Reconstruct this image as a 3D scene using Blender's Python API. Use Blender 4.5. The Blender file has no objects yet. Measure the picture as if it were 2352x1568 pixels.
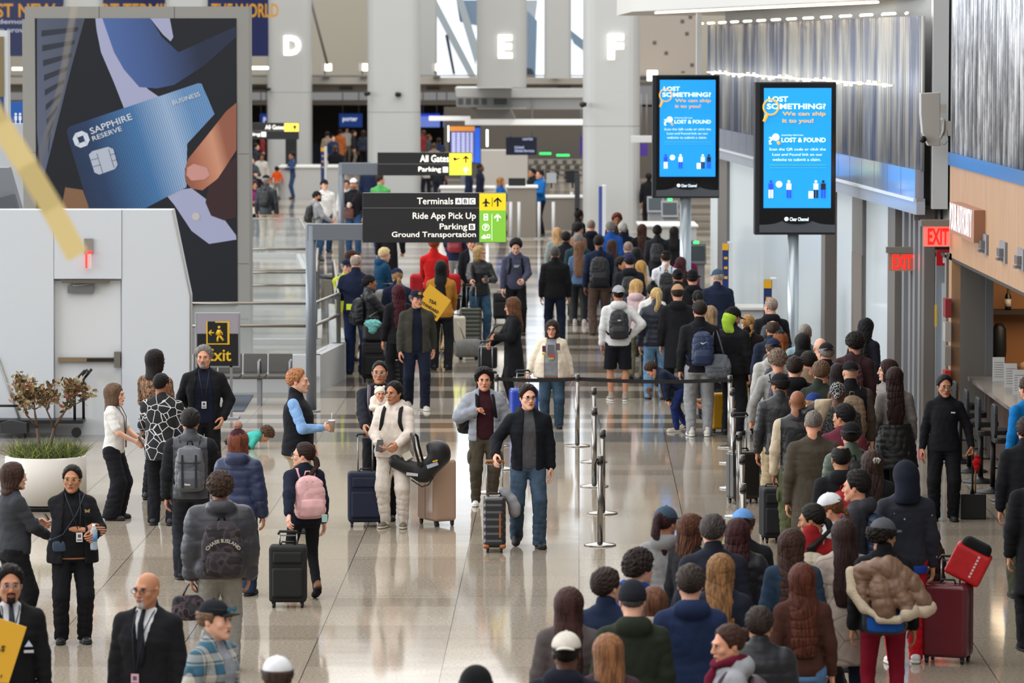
import bpy, math, random
import numpy as np
from math import sin, cos, pi, radians, sqrt, atan2
from mathutils import Matrix, Vector
SC = bpy.context.scene
COL = SC.collection
# ---------------- camera: 150 mm telephoto from a mezzanine, 5.55 m above the floor ----------------
FPX, CH, HY = 9800.0, 5.55, 100.0            # focal length in pixels, camera height, horizon row
PITCH = math.atan((784 - HY) / FPX)
cam = bpy.data.cameras.new('camera'); camo = bpy.data.objects.new('camera', cam); COL.objects.link(camo)
cam.sensor_width = 36.0; cam.lens = FPX * 36.0 / 2352.0
cam.clip_start = 0.5; cam.clip_end = 800
camo.location = (0, 0, CH); camo.rotation_euler = (pi / 2 - PITCH, 0, 0)
cam.dof.use_dof = True; cam.dof.focus_distance = 47.0; cam.dof.aperture_fstop = 4.0
SC.camera = camo
SC.view_settings.view_transform = 'Standard'; SC.view_settings.look = 'None'
SC.view_settings.gamma = 1.0; SC.view_settings.use_curve_mapping = False
SC.view_settings.exposure = 0.0
SC.cycles.max_bounces = 5; SC.cycles.diffuse_bounces = 2; SC.cycles.glossy_bounces = 3
SC.cycles.transmission_bounces = 4; SC.cycles.transparent_max_bounces = 8
SC.cycles.caustics_reflective = False; SC.cycles.caustics_refractive = False
SC.cycles.sample_clamp_indirect = 6.0
SC.cycles.use_adaptive_sampling = True; SC.cycles.adaptive_threshold = 0.02
# ---------------- daylight: bright overcast sky through the roof lights and windows ----------------
W = bpy.data.worlds.new('sky'); SC.world = W; W.use_nodes = True
wn, wl = W.node_tree.nodes, W.node_tree.links
bg = wn['Background']
tc = wn.new('ShaderNodeTexCoord'); sx = wn.new('ShaderNodeSeparateXYZ'); cr = wn.new('ShaderNodeValToRGB')
wl.new(tc.outputs['Generated'], sx.inputs[0]); wl.new(sx.outputs['Z'], cr.inputs[0]); wl.new(cr.outputs[0], bg.inputs['Color'])
cr.color_ramp.elements[0].position = 0.0; cr.color_ramp.elements[0].color = (.42, .42, .42, 1)
cr.color_ramp.elements[1].position = 0.75; cr.color_ramp.elements[1].color = (1, 1, 1, 1)
bg.inputs['Strength'].default_value = 0.54
def area(name, loc, rot, sx_, sy_, power, col=(1, 1, 1)):
    l = bpy.data.lights.new(name, 'AREA'); l.shape = 'RECTANGLE'; l.size = sx_; l.size_y = sy_; l.energy = power; l.color = col
    o = bpy.data.objects.new(name, l); COL.objects.link(o); o.location = loc; o.rotation_euler = rot
    return o
area('roof_light_near', (-4, 27, 15), (0, radians(-8), 0), 22, 74, 10500, (1, .985, .96))
area('roof_light_far', (0, 135, 24), (0, 0, 0), 50, 130, 42000, (1, .985, .96))
# the tall window front on the left side of the hall
area('side_windows', (-34, 70, 9), (0, radians(-78), 0), 12, 90, 24000, (.9, .95, 1))

# ---------------- pixel <-> world helpers (the photo measured at 2352 x 1568) ----------------
cP, sP = cos(PITCH), sin(PITCH)
def ray(px, py):
    u, v = (px - 1176) / FPX, (784 - py) / FPX
    return np.array([u, cP + v * sP, -sP + v * cP])
def onz(px, py, z=0.0):                      # where the sight line meets the level z
    r = ray(px, py); t = (z - CH) / r[2]
    return np.array([r[0] * t, r[1] * t, z])
def ony(px, py, Y):                          # where the sight line meets the vertical plane y = Y
    r = ray(px, py); t = Y / r[1]
    return np.array([r[0] * t, Y, CH + r[2] * t])
def row(yf): return onz(1176, yf)[1]         # distance of a floor row
def ppm(Y): return FPX / Y                   # pixels per metre there

# ---------------- materials ----------------
NAMED = {}
def srgb(h):
    if not isinstance(h, str): return tuple(h)
    h = h.lstrip('#'); c = [int(h[i:i + 2], 16) / 255 for i in (0, 2, 4)]
    return tuple((x / 12.92 if x <= .04045 else ((x + .055) / 1.055) ** 2.4) for x in c)
MATS = {}
def mat(col, rough=.8, metal=0.0, bump=0.0, bscale=60, var=0.0, vscale=8, emit=0.0, spec=.5, alpha=1.0, trans=0.0, sheen=0.0, ior=1.45, name=None, coat=0.0, stretch=None):
    key = ('m', str(col), rough, metal, bump, bscale, var, vscale, emit, spec, alpha, trans, sheen, coat, str(stretch))
    if key in MATS: return MATS[key]
    m = bpy.data.materials.new(name or ('mat_' + (col if isinstance(col, str) else 'rgb').lstrip('#'))); m.use_nodes = True
    n, l = m.node_tree.nodes, m.node_tree.links; b = n['Principled BSDF']; c = srgb(col)
    b.inputs['Base Color'].default_value = (*c, 1); b.inputs['Roughness'].default_value = rough
    b.inputs['Metallic'].default_value = metal; b.inputs['Specular IOR Level'].default_value = spec
    b.inputs['IOR'].default_value = ior
    if coat: b.inputs['Coat Weight'].default_value = coat; b.inputs['Coat Roughness'].default_value = .08
    if sheen: b.inputs['Sheen Weight'].default_value = sheen; b.inputs['Sheen Roughness'].default_value = .4
    if trans: b.inputs['Transmission Weight'].default_value = trans
    if alpha < 1: b.inputs['Alpha'].default_value = alpha
    if emit: b.inputs['Emission Color'].default_value = (*c, 1); b.inputs['Emission Strength'].default_value = emit
    if var or bump:
        t = n.new('ShaderNodeTexCoord'); src = t.outputs['Object']
        if stretch:
            mp = n.new('ShaderNodeMapping'); mp.inputs['Scale'].default_value = stretch; l.new(src, mp.inputs['Vector']); src = mp.outputs[0]
    if var:
        nz = n.new('ShaderNodeTexNoise'); nz.inputs['Scale'].default_value = vscale; nz.inputs['Detail'].default_value = 3; l.new(src, nz.inputs['Vector'])
        mr = n.new('ShaderNodeMapRange'); mr.inputs['From Min'].default_value = .3; mr.inputs['From Max'].default_value = .7
        mr.inputs['To Min'].default_value = 1 - var; mr.inputs['To Max'].default_value = 1 + var; l.new(nz.outputs['Fac'], mr.inputs['Value'])
        mx = n.new('ShaderNodeVectorMath'); mx.operation = 'SCALE'; mx.inputs[0].default_value = c; l.new(mr.outputs[0], mx.inputs['Scale'])
        l.new(mx.outputs[0], b.inputs['Base Color'])
    if bump:
        nz = n.new('ShaderNodeTexNoise'); nz.inputs['Scale'].default_value = bscale; nz.inputs['Detail'].default_value = 2; l.new(src, nz.inputs['Vector'])
        bp = n.new('ShaderNodeBump'); bp.inputs['Strength'].default_value = bump; bp.inputs['Distance'].default_value = .01
        l.new(nz.outputs['Fac'], bp.inputs['Height']); l.new(bp.outputs[0], b.inputs['Normal'])
    MATS[key] = m
    return m
def cloth(c): return mat(c, .88, bump=.35, bscale=140, var=.14, vscale=9, spec=.25, name='fabric')
def leather(c): return mat(c, .42, bump=.25, bscale=30, var=.1, name='leather')
def denim(c): return mat(c, .9, bump=.3, bscale=200, var=.28, vscale=7, spec=.2, name='denim')
def shell(c): return mat(c, .5, bump=.3, bscale=22, var=.12, vscale=14, name='nylon')
def hairm(c): return mat(c, .62, bump=.5, bscale=30, var=.5, vscale=14, spec=.22, name='hair', stretch=(4.5, 4.5, .35))
def skin(c): return mat(c, .5, bump=.08, bscale=60, var=.05, vscale=14, spec=.35, name='skin')
def plastic(c, r=.35): return mat(c, r, name='plastic')
def glow(c, e=1.0): return mat(c, .6, emit=e, name='glowing_panel')
def steel(r=.28): return mat('#93908c', r, 1.0, bump=.05, bscale=300, name='brushed_steel')
def nodes_mat(name, build):
    if name in MATS: return MATS[name]
    m = bpy.data.materials.new(name); m.use_nodes = True
    n, l = m.node_tree.nodes, m.node_tree.links
    build(n, l, n['Principled BSDF']); MATS[name] = m
    return m
def ramp(n, stops, const=False):
    r = n.new('ShaderNodeValToRGB'); e = r.color_ramp.elements
    if const: r.color_ramp.interpolation = 'CONSTANT'
    for i, (p, c) in enumerate(stops):
        x = e[i] if i < 2 else e.new(p)
        x.position = p; x.color = (*srgb(c), 1)
    return r
def pattern(kind, a, b_, scale=10.0, c3=None):
    def f(n, l, b):
        t = n.new('ShaderNodeTexCoord'); b.inputs['Roughness'].default_value = .85; src = t.outputs['Object']
        if kind == 'lines':
            v = n.new('ShaderNodeTexVoronoi'); v.feature = 'DISTANCE_TO_EDGE'; v.inputs['Scale'].default_value = scale; l.new(src, v.inputs['Vector'])
            r = ramp(n, [(0, b_), (.028, a)], True); l.new(v.outputs['Distance'], r.inputs[0])
        elif kind == 'spots':
            v = n.new('ShaderNodeTexVoronoi'); v.inputs['Scale'].default_value = scale; l.new(src, v.inputs['Vector'])
            r = ramp(n, [(0, b_), (.085, a)], True); l.new(v.outputs['Distance'], r.inputs[0])
        elif kind in ('camo', 'leopard'):
            v = n.new('ShaderNodeTexNoise'); v.inputs['Scale'].default_value = scale; v.inputs['Detail'].default_value = 1.5; l.new(src, v.inputs['Vector'])
            r = ramp(n, [(0, a), (.47, b_), (.56, c3 or a)], True); l.new(v.outputs['Fac'], r.inputs[0])
        elif kind == 'plaid':
            sp = n.new('ShaderNodeSeparateXYZ'); l.new(src, sp.inputs[0]); outs = []
            for ax in ('X', 'Z'):
                m1 = n.new('ShaderNodeMath'); m1.operation = 'MULTIPLY'; m1.inputs[1].default_value = scale; l.new(sp.outputs[ax], m1.inputs[0])
                m2 = n.new('ShaderNodeMath'); m2.operation = 'FRACT'; l.new(m1.outputs[0], m2.inputs[0])
                rr = ramp(n, [(0, a), (.42, b_), (.5, c3), (.58, b_), (.92, '#1b2f3d')], True); l.new(m2.outputs[0], rr.inputs[0]); outs.append(rr)
            mx = n.new('ShaderNodeMix'); mx.data_type = 'RGBA'; mx.inputs[0].default_value = .5
            l.new(outs[0].outputs[0], mx.inputs[6]); l.new(outs[1].outputs[0], mx.inputs[7])
            l.new(mx.outputs[2], b.inputs['Base Color']); return
        elif kind == 'stripes':
            sp = n.new('ShaderNodeSeparateXYZ'); l.new(src, sp.inputs[0])
            m1 = n.new('ShaderNodeMath'); m1.operation = 'MULTIPLY'; m1.inputs[1].default_value = scale; l.new(sp.outputs['Z'], m1.inputs[0])
            m2 = n.new('ShaderNodeMath'); m2.operation = 'FRACT'; l.new(m1.outputs[0], m2.inputs[0])
            r = ramp(n, [(0, a), (.5, b_)], True); l.new(m2.outputs[0], r.inputs[0])
        l.new(r.outputs[0], b.inputs['Base Color'])
    return nodes_mat('pattern_%s_%s_%s_%s' % (kind, a, b_, scale), f)
def mget(spec):                                # 'cloth:#112233' | 'denim:#..' | ready material
    if not isinstance(spec, str): return spec
    if spec.startswith('#'): return cloth(spec)
    k, c = spec.split(':', 1)
    if k in ('lines', 'spots', 'camo', 'leopard', 'plaid', 'stripes'):
        p = c.split(','); return pattern(k, p[0], p[1], float(p[2]), p[3] if len(p) > 3 else None)
    return {'cloth': cloth, 'denim': denim, 'leather': leather, 'shell': shell, 'plastic': plastic, 'hair': hairm, 'skin': skin}[k](c)

# ---------------- mesh helpers ----------------
def tag(o, label=None, cat=None, group=None, kind=None):
    if label: o['label'] = label
    if cat: o['category'] = cat
    if group: o['group'] = group
    if kind: o['kind'] = kind
    return o
def empty(name, loc, rz=0.0, label=None, cat=None, group=None):
    o = bpy.data.objects.new(name, None); COL.objects.link(o); o.location = loc; o.rotation_euler = (0, 0, rz); o.empty_display_size = .1
    return tag(o, label, cat, group)
def rawmesh(name, V, L, nper, mi=None, smooth=True):
    me = bpy.data.meshes.new(name); V = np.asarray(V, np.float32); L = np.asarray(L, np.int32); nper = np.asarray(nper, np.int32)
    me.vertices.add(len(V)); me.vertices.foreach_set('co', V.ravel())
    me.loops.add(len(L)); me.loops.foreach_set('vertex_index', L)
    me.polygons.add(len(nper)); st = np.concatenate([[0], np.cumsum(nper)[:-1]]).astype(np.int32)
    me.polygons.foreach_set('loop_start', st)
    if mi is not None: me.polygons.foreach_set('material_index', np.asarray(mi, np.int32))
    me.polygons.foreach_set('use_smooth', np.full(len(nper), bool(smooth)) if np.isscalar(smooth) else np.asarray(smooth, bool))
    me.update(calc_edges=True)
    return me
def link(name, me, mats, parent=None):
    for m in (mats if isinstance(mats, (list, tuple)) else [mats]): me.materials.append(m)
    o = bpy.data.objects.new(name, me); COL.objects.link(o)
    if parent is not None: o.parent = parent
    return o
def rotm(ax, a):
    return np.array(Matrix.Rotation(a, 3, ax))
class MB:
    def __init__(s): s.V = []; s.F = []; s.M = []; s.S = []; s.n = 0; s.m = 0
    def mat(s, i): s.m = i; return s
    def add(s, V, F, smooth=False):
        V = np.asarray(V, float).reshape(-1, 3); s.V.append(V)
        for f in F: s.F.append([i + s.n for i in f]); s.M.append(s.m); s.S.append(smooth)
        s.n += len(V); return s
    def box(s, c, d, R=None):
        x, y, z = d[0] / 2, d[1] / 2, d[2] / 2
        V = np.array([[i, j, k] for i in (-x, x) for j in (-y, y) for k in (-z, z)])
        if R is not None: V = V @ np.asarray(R).T
        return s.add(V + np.asarray(c), [(0, 1, 3, 2), (4, 6, 7, 5), (0, 4, 5, 1), (2, 3, 7, 6), (0, 2, 6, 4), (1, 5, 7, 3)])
    def span(s, a, b):
        a, b = np.minimum(a, b), np.maximum(a, b); return s.box((a + b) / 2, b - a)
    def rbox(s, c, d, r=.02, seg=3, axis='y', R=None):          # box with rounded corners seen along one axis
        i = {'x': (1, 2, 0), 'y': (0, 2, 1), 'z': (0, 1, 2)}[axis]
        w, h, t = d[i[0]] / 2, d[i[1]] / 2, d[i[2]] / 2; r = min(r, w * .99, h * .99); P = []
        for q, (sx_, sy_) in enumerate(((1, 1), (-1, 1), (-1, -1), (1, -1))):
            for k in range(seg + 1):
                a = (q + k / seg) * pi / 2; P.append((sx_ * (w - r) + r * cos(a), sy_ * (h - r) + r * sin(a)))
        return s.prism(P, t * 2, c, axis, R)
    def prism(s, P, t, c=(0, 0, 0), axis='y', R=None, smooth=False):
        i = {'x': (1, 2, 0), 'y': (0, 2, 1), 'z': (0, 1, 2)}[axis]; n = len(P); V = np.zeros((2 * n, 3))
        for k, (a, b) in enumerate(P):
            for q in (0, 1): V[k + q * n, i[0]] = a; V[k + q * n, i[1]] = b; V[k + q * n, i[2]] = (q - .5) * t
        A = sum(P[k][0] * P[(k + 1) % n][1] - P[(k + 1) % n][0] * P[k][1] for k in range(n))
        F = [tuple(range(n)), tuple(range(2 * n - 1, n - 1, -1))] + [(k, k + n, (k + 1) % n + n, (k + 1) % n) for k in range(n)]
        flip = (A > 0) != (axis == 'y')
        if flip: F = [tuple(reversed(f)) for f in F]
        if R is not None: V = V @ np.asarray(R).T
        return s.add(V + np.asarray(c), F, smooth)
    def ring(s, C, T, N, r, seg, ry=None):
        B = np.cross(T, N); a = np.arange(seg) * 2 * pi / seg
        return C + np.outer(np.cos(a) * r, N) + np.outer(np.sin(a) * (ry or r), B)
    def tube(s, pts, r, seg=10, closed=False, cap=True, ry=None):
        P = [np.asarray(p, float) for p in pts]; n = len(P); rr = r if hasattr(r, '__len__') else [r] * n; V = []; N = None
        for k in range(n):
            a = P[(k - 1) % n] if (closed or k) else P[k]; b = P[(k + 1) % n] if (closed or k < n - 1) else P[k]
            T = b - a; T = T / (np.linalg.norm(T) + 1e-9)
            if N is None: N = np.cross(T, (0, 0, 1)); N = np.cross(T, (0, 1, 0)) if np.linalg.norm(N) < .05 else N
            N = N - T * N.dot(T); N = N / (np.linalg.norm(N) + 1e-9)
            V.append(s.ring(P[k], T, N, rr[k], seg, ry))
        F = []
        for k in range(n if closed else n - 1):
            o0, o1 = k * seg, ((k + 1) % n) * seg
            for j in range(seg): F.append((o0 + j, o0 + (j + 1) % seg, o1 + (j + 1) % seg, o1 + j))
        s.add(np.vstack(V), F, True)
        if cap and not closed:
            b0 = s.n - n * seg
            s.F.append([b0 + j for j in reversed(range(seg))]); s.M.append(s.m); s.S.append(False)
            s.F.append([b0 + (n - 1) * seg + j for j in range(seg)]); s.M.append(s.m); s.S.append(False)
        return s
    def cyl(s, a, b, r, seg=16, r2=None): return s.tube([a, b], [r, r if r2 is None else r2], seg)
    def lathe(s, prof, c=(0, 0, 0), seg=28):
        V = []; F = []; n = len(prof); a = np.arange(seg) * 2 * pi / seg
        for r, z in prof: V.append(np.stack([np.cos(a) * r + c[0], np.sin(a) * r + c[1], np.full(seg, z + c[2])], 1))
        for k in range(n - 1):
            for j in range(seg): F.append((k * seg + j, k * seg + (j + 1) % seg, (k + 1) * seg + (j + 1) % seg, (k + 1) * seg + j))
        s.add(np.vstack(V), F, True)
        b0 = s.n - n * seg
        s.F.append([b0 + j for j in reversed(range(seg))]); s.M.append(s.m); s.S.append(False)
        s.F.append([b0 + (n - 1) * seg + j for j in range(seg)]); s.M.append(s.m); s.S.append(False)
        return s
    def ball(s, c, r, seg=12, rings=8, R=None):
        r = r if hasattr(r, '__len__') else (r, r, r); V = [(0, 0, -1)]; F = []
        for i in range(1, rings):
            t = -pi / 2 + pi * i / rings
            for j in range(seg): a = 2 * pi * j / seg; V.append((cos(t) * cos(a), cos(t) * sin(a), sin(t)))
        V.append((0, 0, 1)); top = len(V) - 1
        for j in range(seg): F.append((0, 1 + (j + 1) % seg, 1 + j)); F.append((top, 1 + (rings - 2) * seg + j, 1 + (rings - 2) * seg + (j + 1) % seg))
        for i in range(rings - 2):
            for j in range(seg): a = 1 + i * seg; F.append((a + j, a + (j + 1) % seg, a + seg + (j + 1) % seg, a + seg + j))
        V = np.array(V) * np.array(r)
        if R is not None: V = V @ np.asarray(R).T
        return s.add(V + np.asarray(c), F, True)
    def poly(s, P3): return s.add(P3, [tuple(range(len(P3)))])
    def build(s, name, mats, parent=None, bevel=0.0):
        L = [i for f in s.F for i in f]; me = rawmesh(name, np.vstack(s.V), L, [len(f) for f in s.F], s.M, s.S)
        o = link(name, me, mats, parent)
        if bevel:
            b = o.modifiers.new('bevel', 'BEVEL'); b.width = bevel; b.segments = 2; b.limit_method = 'ANGLE'; b.angle_limit = radians(40); b.harden_normals = False
        return o
def text(body, size, loc, rot=(0, 0, 0), m=None, name='lettering', parent=None, align='LEFT', ext=.002, bold=0.0, xs=1.0, spacing=1.0):
    cu = bpy.data.curves.new(name, 'FONT'); cu.body = body; cu.size = size; cu.extrude = ext; cu.offset = bold; cu.align_x = align; cu.space_character = spacing; cu.resolution_u = 3
    t = bpy.data.objects.new(name, cu); COL.objects.link(t); dg = bpy.context.evaluated_depsgraph_get()
    me = bpy.data.meshes.new_from_object(t.evaluated_get(dg)); bpy.data.objects.remove(t); bpy.data.curves.remove(cu)
    me.materials.clear(); o = link(name, me, m, parent); o.location = loc; o.rotation_euler = rot; o.scale = (xs, 1, 1)
    return o
FRONT = (pi / 2, 0, 0)                         # upright lettering read from the camera side
# ================= figures: smooth implicit bodies turned into meshes =================
def crease(x, y, z, fs):
    a = np.sin(19 * x + 31 * z + 6 * y + fs + 2.2 * np.sin(11 * z - 9 * x + fs * 2)); b = np.sin(-27 * x + 24 * z + 15 * y + fs * 1.9 + 1.8 * np.sin(13 * x + 8 * z))
    return 1.5 * ((1 - np.abs(a)) ** 3 + (1 - np.abs(b)) ** 3) - .55
class Field:
    def __init__(s, lo, hi, h):
        s.h = h; s.lo = np.array(lo, float); n = np.maximum(4, np.ceil((np.array(hi) - s.lo) / h).astype(int) + 1)
        s.ax = [(s.lo[i] + np.arange(n[i]) * h).astype(np.float32) for i in range(3)]
        s.F = np.full(tuple(n), .3, np.float32)
    def sub(s, lo, hi, pad):
        sl = []
        for i in range(3):
            a = int(np.floor((lo[i] - pad - s.lo[i]) / s.h)); b = int(np.ceil((hi[i] + pad - s.lo[i]) / s.h)) + 1
            sl.append(slice(max(0, a), min(s.F.shape[i], max(b, 0))))
        g = [s.ax[i][sl[i]] for i in range(3)]
        return tuple(sl), g[0][:, None, None], g[1][None, :, None], g[2][None, None, :]
    def put(s, sl, d, k, op='+'):
        A = s.F[sl]
        if op == '+':
            if k > 0: hh = np.maximum(k - np.abs(A - d), 0) / k; s.F[sl] = np.minimum(A, d) - hh * hh * k * .25
            else: s.F[sl] = np.minimum(A, d)
        else:
            d = -d
            if k > 0: hh = np.maximum(k - np.abs(A - d), 0) / k; s.F[sl] = np.maximum(A, d) + hh * hh * k * .25
            else: s.F[sl] = np.maximum(A, d)
    def cone(s, a, b, ra, rb, k=.02, op='+', puff=0, pl=.1, fold=0, fs=0):
        a = np.asarray(a, float); b = np.asarray(b, float); R = max(ra, rb) + abs(puff) + abs(fold)
        sl, x, y, z = s.sub(np.minimum(a, b) - R, np.maximum(a, b) + R, k + 2 * s.h)
        if 0 in s.F[sl].shape: return s
        v = b - a; L2 = float(v @ v) + 1e-9
        t = np.clip(((x - a[0]) * v[0] + (y - a[1]) * v[1] + (z - a[2]) * v[2]) / L2, 0, 1)
        d = np.sqrt((x - a[0] - t * v[0]) ** 2 + (y - a[1] - t * v[1]) ** 2 + (z - a[2] - t * v[2]) ** 2) - (ra + (rb - ra) * t)
        if puff: d = d - puff * (np.abs(np.sin(t * sqrt(L2) * pi / pl)) ** .7 - .6)
        if fold: d = d + fold * crease(x, y, z, fs)
        s.put(sl, d, k, op); return s
    def ell(s, c, r, k=.02, op='+', noise=0, nf=60, pad=0):
        c = np.asarray(c, float); r = np.asarray(r, float)
        sl, x, y, z = s.sub(c - r - noise, c + r + noise, k + 2 * s.h + pad)
        if 0 in s.F[sl].shape: return s
        q = np.sqrt(((x - c[0]) / r[0]) ** 2 + ((y - c[1]) / r[1]) ** 2 + ((z - c[2]) / r[2]) ** 2)
        g = np.sqrt(((x - c[0]) / r[0] ** 2) ** 2 + ((y - c[1]) / r[1] ** 2) ** 2 + ((z - c[2]) / r[2] ** 2) ** 2) + 1e-4
        d = q * (q - 1) / g
        if noise: d = d - noise * (np.sin(nf * x + 3 * np.sin(nf * .6 * z)) * np.sin(nf * y + 2 * np.sin(nf * .5 * x)) * np.sin(nf * z + 2 * np.sin(nf * .7 * y)))
        s.put(sl, d, k, op); return s
    def loft(s, P, k=.02, op='+', p=2.3, puff=0, pl=.09, fold=0, fs=0, streak=0, sn=26, cap=.012):
        # P: rows z, ax, ay, cx, cy (ascending z)
        P = np.asarray(P, float); z0, z1 = P[0, 0], P[-1, 0]; mx = P[:, 1].max() + .02; my = P[:, 2].max() + .02
        lo = (P[:, 3].min() - mx, P[:, 4].min() - my, z0); hi = (P[:, 3].max() + mx, P[:, 4].max() + my, z1)
        sl, x, y, z = s.sub(lo, hi, k + 2 * s.h)
        if 0 in s.F[sl].shape: return s
        zz = z.ravel(); f = lambda c: np.interp(zz, P[:, 0], P[:, c]).astype(np.float32)[None, None, :]
        ax, ay, cx, cy = f(1), f(2), f(3), f(4); X = np.abs(x - cx) / ax; Y = np.abs(y - cy) / ay
        d = ((X ** p + Y ** p) ** (1 / p) - 1) * np.minimum(ax, ay)
        if puff: d = d - puff * (np.abs(np.sin(z * pi / pl)) ** .7 - .6)
        if fold: d = d + fold * crease(x, y, z, fs)
        if streak:
            an = np.arctan2(y - cy, x - cx); d = d - streak * np.sin(an * sn + 5 * np.sin(9 * z + fs) + fs) * np.cos(an * sn * .37 + 7 * z)
        c = np.maximum(z0 - z, z - z1) + 0 * d; hh = np.maximum(cap - np.abs(c - d), 0) / cap
        d = np.maximum(c, d) + hh * hh * cap * .25
        s.put(sl, d, k, op); return s
    def cut(s, fn):
        s.F = np.maximum(s.F, fn(s.ax[0][:, None, None], s.ax[1][None, :, None], s.ax[2][None, None, :])).astype(np.float32); return s
    def mesh(s):
        F = s.F; F = np.pad(F, 1, constant_values=.3); S = F < 0
        c = S[:-1, :-1, :-1].astype(np.int8)
        for i, j, k in ((1, 0, 0), (0, 1, 0), (0, 0, 1), (1, 1, 0), (1, 0, 1), (0, 1, 1), (1, 1, 1)):
            c = c + S[i:S.shape[0] - 1 + i, j:S.shape[1] - 1 + j, k:S.shape[2] - 1 + k]
        M = (c > 0) & (c < 8); I, J, K = np.nonzero(M)
        if not len(I): return np.zeros((0, 3)), np.zeros((0, 4), int)
        idx = np.full(M.shape, -1, np.int32); idx[I, J, K] = np.arange(len(I))
        cor = [(i, j, k) for i in (0, 1) for j in (0, 1) for k in (0, 1)]; Vv = [F[I + i, J + j, K + k] for i, j, k in cor]
        acc = np.zeros((len(I), 3), np.float32); cnt = np.zeros(len(I), np.float32)
        for a in range(8):
            for b in range(a + 1, 8):
                df = [cor[b][q] - cor[a][q] for q in range(3)]
                if sum(map(abs, df)) != 1: continue
                cr_ = (Vv[a] < 0) != (Vv[b] < 0); t = np.where(cr_, Vv[a] / np.where(cr_, Vv[a] - Vv[b], 1), 0)
                for q in range(3): acc[:, q] += np.where(cr_, cor[a][q] + t * df[q], 0)
                cnt += cr_
        V = (acc / cnt[:, None] + np.stack([I, J, K], 1) - 1) * s.h + s.lo
        Q = []
        def quads(m, d, o):
            i, j, k = np.nonzero(m)
            g = lambda *e: idx[i - e[0], j - e[1], k - e[2]]
            q = np.stack([g(*o[0]), g(*o[1]), g(*o[2]), g(*o[3])], 1); fl = S[i, j, k]
            q[~fl] = q[~fl][:, ::-1]; Q.append(q)
        n = M.shape
        e = np.zeros(S.shape, bool); e[1:n[0], 1:n[1], 1:n[2]] = (S[1:n[0], 1:n[1], 1:n[2]] != S[2:n[0] + 1, 1:n[1], 1:n[2]]); quads(e, 0, ((0, 1, 1), (0, 0, 1), (0, 0, 0), (0, 1, 0)))
        e = np.zeros(S.shape, bool); e[1:n[0], 1:n[1], 1:n[2]] = (S[1:n[0], 1:n[1], 1:n[2]] != S[1:n[0], 2:n[1] + 1, 1:n[2]]); quads(e, 1, ((1, 0, 1), (1, 0, 0), (0, 0, 0), (0, 0, 1)))
        e = np.zeros(S.shape, bool); e[1:n[0], 1:n[1], 1:n[2]] = (S[1:n[0], 1:n[1], 1:n[2]] != S[1:n[0], 1:n[1], 2:n[2] + 1]); quads(e, 2, ((1, 1, 0), (0, 1, 0), (0, 0, 0), (1, 0, 0)))
        return V, np.vstack(Q)
def qmesh(name, parts):                         # parts: list of (V, Q, material index)
    V = np.vstack([p[0] for p in parts]); off = 0; L = []; npg = []; mi = []
    for v, q, m in parts:
        if len(q):
            L.append((q + off).ravel()); npg.append(np.full(len(q), q.shape[1])); mi.append(np.full(len(q), m))
        off += len(v)
    return rawmesh(name, V, np.concatenate(L), np.concatenate(npg), np.concatenate(mi))
_B = MB().ball((0, 0, 0), 1, 10, 8); _BV = np.vstack(_B.V); _BQ = np.array([(f + [f[2]])[:4] if len(f) == 3 else f for f in _B.F])
_BT = np.array([f for f in _B.F if len(f) == 3]); _BQ4 = np.array([f for f in _B.F if len(f) == 4])
def blob(c, r, m, R=None):
    V = _BV * np.array(r)
    if R is not None: V = V @ np.asarray(R).T
    V = V + np.array(c); return [(V, _BQ4, m), (V, _BT, m)]
CACHE = {}
# head space: origin between the ears at eye height, face towards -Y, crown +.115, chin -.115
def head_mesh(kind, h):
    key = ('head', kind, h)
    if key in CACHE: return CACHE[key]
    f = Field((-.1, -.14, -.22), (.1, .13, .135), h); g = kind == 'f'; w = .94 if g else 1.0
    f.ell((0, .016, .027), (.074 * w, .093, .088), .01); f.ell((0, -.03, -.03), (.06 * w, .062, .08), .03)
    for s in (-1, 1):
        f.cone((s * .05 * w, .0, -.045), (s * .02, -.062, -.096), .02, .016, .025)
        f.ell((s * .042, -.062, -.026), (.02, .018, .018), .02)
    f.cone((0, -.055, -.07), (0, -.072, -.099), .03, .0165 if g else .02, .025)
    f.cone((-.03, -.079, .022), (.03, -.079, .022), .012, .012, .02)
    for s in (-1, 1): f.ell((s * .031, -.101, .001), (.017, .018, .011), .012, '-')
    f.cone((0, -.086, .012), (0, -.109, -.03), .008, .0115, .012)
    for s in (-1, 1): f.ell((s * .011, -.1, -.034), (.008, .01, .007), .006)
    f.ell((0, -.085, -.064), (.027, .014, .013), .012); f.ell((0, -.085, -.1), (.017, .012, .013), .012)
    for s in (-1, 1): f.ell((s * .077 * w, .014, -.006), (.009, .018, .031), .006)
    f.cone((0, .018, -.06), (0, .04, -.21), .048 if g else .056, .052 if g else .062, .03)
    V, Q = f.mesh(); CACHE[key] = ([(V, Q, 0)]); return CACHE[key]
def face_parts(kind, detail):
    if not detail: return []
    o = []
    for s in (-1, 1):
        o += blob((s * .031, -.0835, .0015), (.0135, .0085, .0048), 1)
        o += blob((s * .031, -.0915, .0015), (.0056, .0042, .0050), 2)
        o += blob((s * .031, -.0905, .0088), (.0150, .0045, .0026), 3)
        o += blob((s * .032, -.0925, .0215), (.017, .005, .0035 if kind == 'f' else .0048), 3, rotm('Y', s * .12))
    o += blob((0, -.0955, -.0605), (.0225, .0065, .0042), 4); o += blob((0, -.0945, -.068), (.019, .0065, .005), 4)
    o += blob((0, -.0985, -.0642), (.019, .0035, .0013), 3)
    return o
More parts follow.
